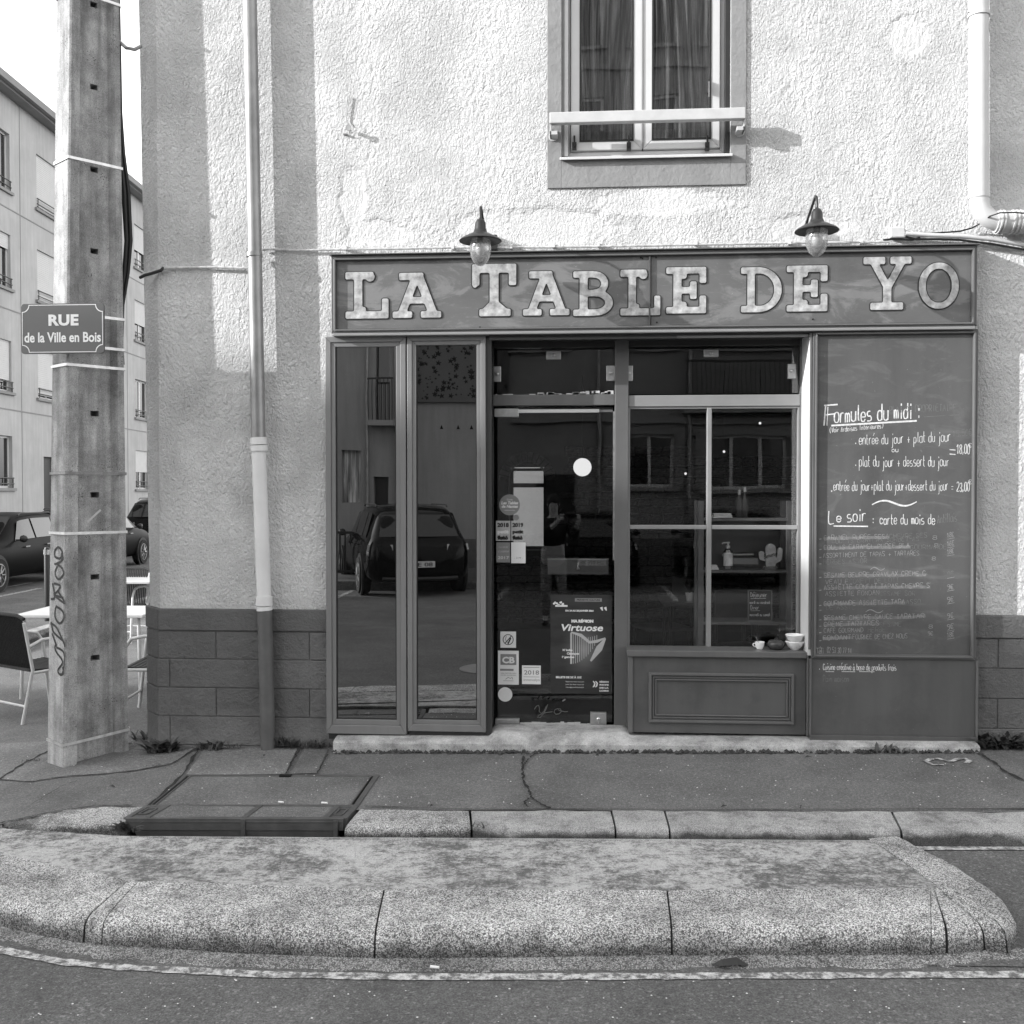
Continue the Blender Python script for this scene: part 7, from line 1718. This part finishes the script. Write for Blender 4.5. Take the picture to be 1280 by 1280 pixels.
nodes = [((0, 0, .95), (.16, .12)), ((0, .0, 1.12), (.15, .11)), ((0, 0, 1.35), (.18, .12)), ((0, .0, 1.48), (.10, .08)), ((0, .01, 1.56), .055), ((0, .02, 1.66), (.078, .095)), ((0, .02, 1.74), (.07, .085)),
         ((-.2, 0, 1.44), .06), ((-.25, .12, 1.2), .048), ((.02, .36, 1.42), .036), ((.10, .41, 1.50), .026), ((.2, 0, 1.44), .06), ((.30, .12, 1.2), .048), ((.33, .36, 1.42), .036), ((.38, .41, 1.50), .026),
         ((-.09, 0, .86), .095), ((-.11, .02, .48), .062), ((-.12, -.02, .09), .042), ((.09, 0, .86), .095), ((.12, .02, .48), .062), ((.13, -.02, .09), .042), ((-.13, .12, .035), .038), ((.14, .12, .035), .038)]
edges = [(0, 1), (1, 2), (2, 3), (3, 4), (4, 5), (5, 6), (2, 7), (7, 8), (8, 9), (9, 10), (2, 11), (11, 12), (12, 13), (13, 14), (0, 15), (15, 16), (16, 17), (0, 18), (18, 19), (19, 20), (17, 21), (20, 22)]
skin('body', nodes, edges, 'skin', ph)
skin('jacket', [((0, 0, 1.06), (.185, .14)), ((0, .0, 1.2), (.175, .135)), ((0, 0, 1.36), (.20, .14)), ((0, .0, 1.47), (.12, .10)), ((-.2, 0, 1.44), .078), ((-.25, .12, 1.2), .064), ((.0, .34, 1.41), .048), ((.2, 0, 1.44), .078), ((.30, .12, 1.2), .064), ((.325, .34, 1.41), .048)], [(0, 1), (1, 2), (2, 3), (2, 4), (4, 5), (5, 6), (2, 7), (7, 8), (8, 9)], 'jacket', ph)
skin('shirt', [((0, 0, 1.08), (.16, .12)), ((0, 0, .99), (.165, .125))], [(0, 1)], 'shirt', ph)
skin('jeans', [((0, 0, .93), (.165, .125)), ((-.09, 0, .84), .105), ((-.11, .02, .48), .075), ((-.12, -.02, .12), .062), ((.09, 0, .84), .105), ((.12, .02, .48), .075), ((.13, -.02, .12), .062)], [(0, 1), (1, 2), (2, 3), (0, 4), (4, 5), (5, 6)], 'jeans', ph)
for s in (-1, 1): skin('shoe', [((s*.125, -.05, .045), (.05, .045)), ((s*.128, .06, .045), (.05, .042)), ((s*.135, .17, .032), (.042, .03))], [(0, 1), (1, 2)], 'car_trim', ph)
MB().lathe([(.0, .105), (.05, .095), (.086, .05), (.094, 0), (.088, -.05), (.07, -.075)], (0, -.0, 1.735), 20, caps=False).build('hair', 'hair', ph, smooth=True)
MB().lathe([(0, -.02), (.012, -.012), (.014, 0), (.0, .03)], (0, .115, 1.665), 8).build('nose', 'skin', ph, smooth=True)
for s in (-1, 1):
    MB().lathe([(0, -.012), (.011, 0), (0, .012)], (s*.03, .1, 1.70), 8).build('eye', 'ink', ph, smooth=True); MB().lathe([(0, -.03), (.012, 0), (0, .03)], (s*.085, .02, 1.68), 8).build('ear', 'skin', ph, smooth=True)
MB().box(-.022, .022, .098, .108, 1.618, 1.626).build('mouth', 'ink_grey', ph)
for s, hx in ((-1, .10), (1, .38)):
    for k, l_ in enumerate((.06, .072, .075, .068)):
        z_ = 1.49+k*.019; skin('finger', [((hx, .42, z_), .010), ((hx-s*.03+s*.0, .46, z_+.004), .009), ((hx-s*(.03)+(-s)*(-.02)*0+(-s)*-.0, .46-.0, z_+.004+.0), .008) if 0 else ((hx-s*(.02+l_*.2)*-1*0+(.24-hx)*.35, .465, z_+.005), .008)], [(0, 1), (1, 2)], 'skin', ph, lv=1)
    skin('thumb', [((hx, .41, 1.50), .012), ((hx+(.24-hx)*.2, .40, 1.53), .011), ((hx+(.24-hx)*.4, .41, 1.56), .009)], [(0, 1), (1, 2)], 'skin', ph, lv=1)
pn = thing('phone', 'dark phone held up by the person in the reflection', 'phone', (-.18, -6.83, road_z(0)+1.53)); B(-.08, .08, -.004, .004, -.037, .037).build('case', 'black_enamel', pn, bevel=.003); MB().lathe([(.006, 0), (.006, .002)], (-.065, .0065, .02), 12, Matrix.Rotation(R(90), 4, 'X')).build('lens', 'car_glass', pn)

fe = thing('street_railing', 'low dark slatted railing beside the reflected house across the street', 'railing', (-5.4, -13.9, -.12))
for k in range(10): MB().box(k*.11, k*.11+.03, -.01, .01, .1, .95).build('slat', 'car_trim', fe)
for z_ in (.12, .9): MB().box(-.03, 1.08, -.02, .02, z_, z_+.05).build('rail', 'car_trim', fe)

tw = thing('opposite_tower_block', 'grey rendered tower block rising behind the house across the street', 'building', (1.7, -20, 0))
hs = [(x_, x_+1.2, z_, z_+1.5) for x_ in (-.7, 1.2, 3.1) for z_ in (7.6, 10.4, 13.2)]
mb = MB(); wall_grid(mb, lambda u, z: (u, -20, z), [-1.2, 4.8], [5.5, 15.6], hs, (0, -.15, 0)); mb.quad((-1.2, -20, 5.5), (-1.2, -26, 5.5), (-1.2, -26, 15.6), (-1.2, -20, 15.6)); mb.quad((4.8, -20, 5.5), (4.8, -26, 5.5), (4.8, -26, 15.6), (4.8, -20, 15.6))
rel(mb.build('wall', 'gable_render', None), tw); rel(B(-1.3, 4.9, -26, -19.8, 15.6, 15.8).build('roof', 'roof_zinc', None), tw)
rel(B(-1.2, 4.8, -26, -20.2, -.3, 5.6).build('lower_wall', 'gable_render', None), tw)
for (a, b, z0, z1) in hs:
    rel(frame_mb(a, b, z0, z1, .07, -20.08, -20.13).build('window', 'white_pvc', None), tw); rel(B(a+.05, b-.05, -20.14, -20.13, z0+.05, z1-.05).build('pane', 'car_glass', None), tw); rel(B(a-.1, b+.1, -20, -19.88, z0-.09, z0-.001).build('sill', 'far_trim', None), tw)
for z_ in (7.0, 9.8, 12.6): rel(B(-1.2, 4.8, -20, -19.9, z_, z_+.12).build('string_course', 'far_trim', None), tw)
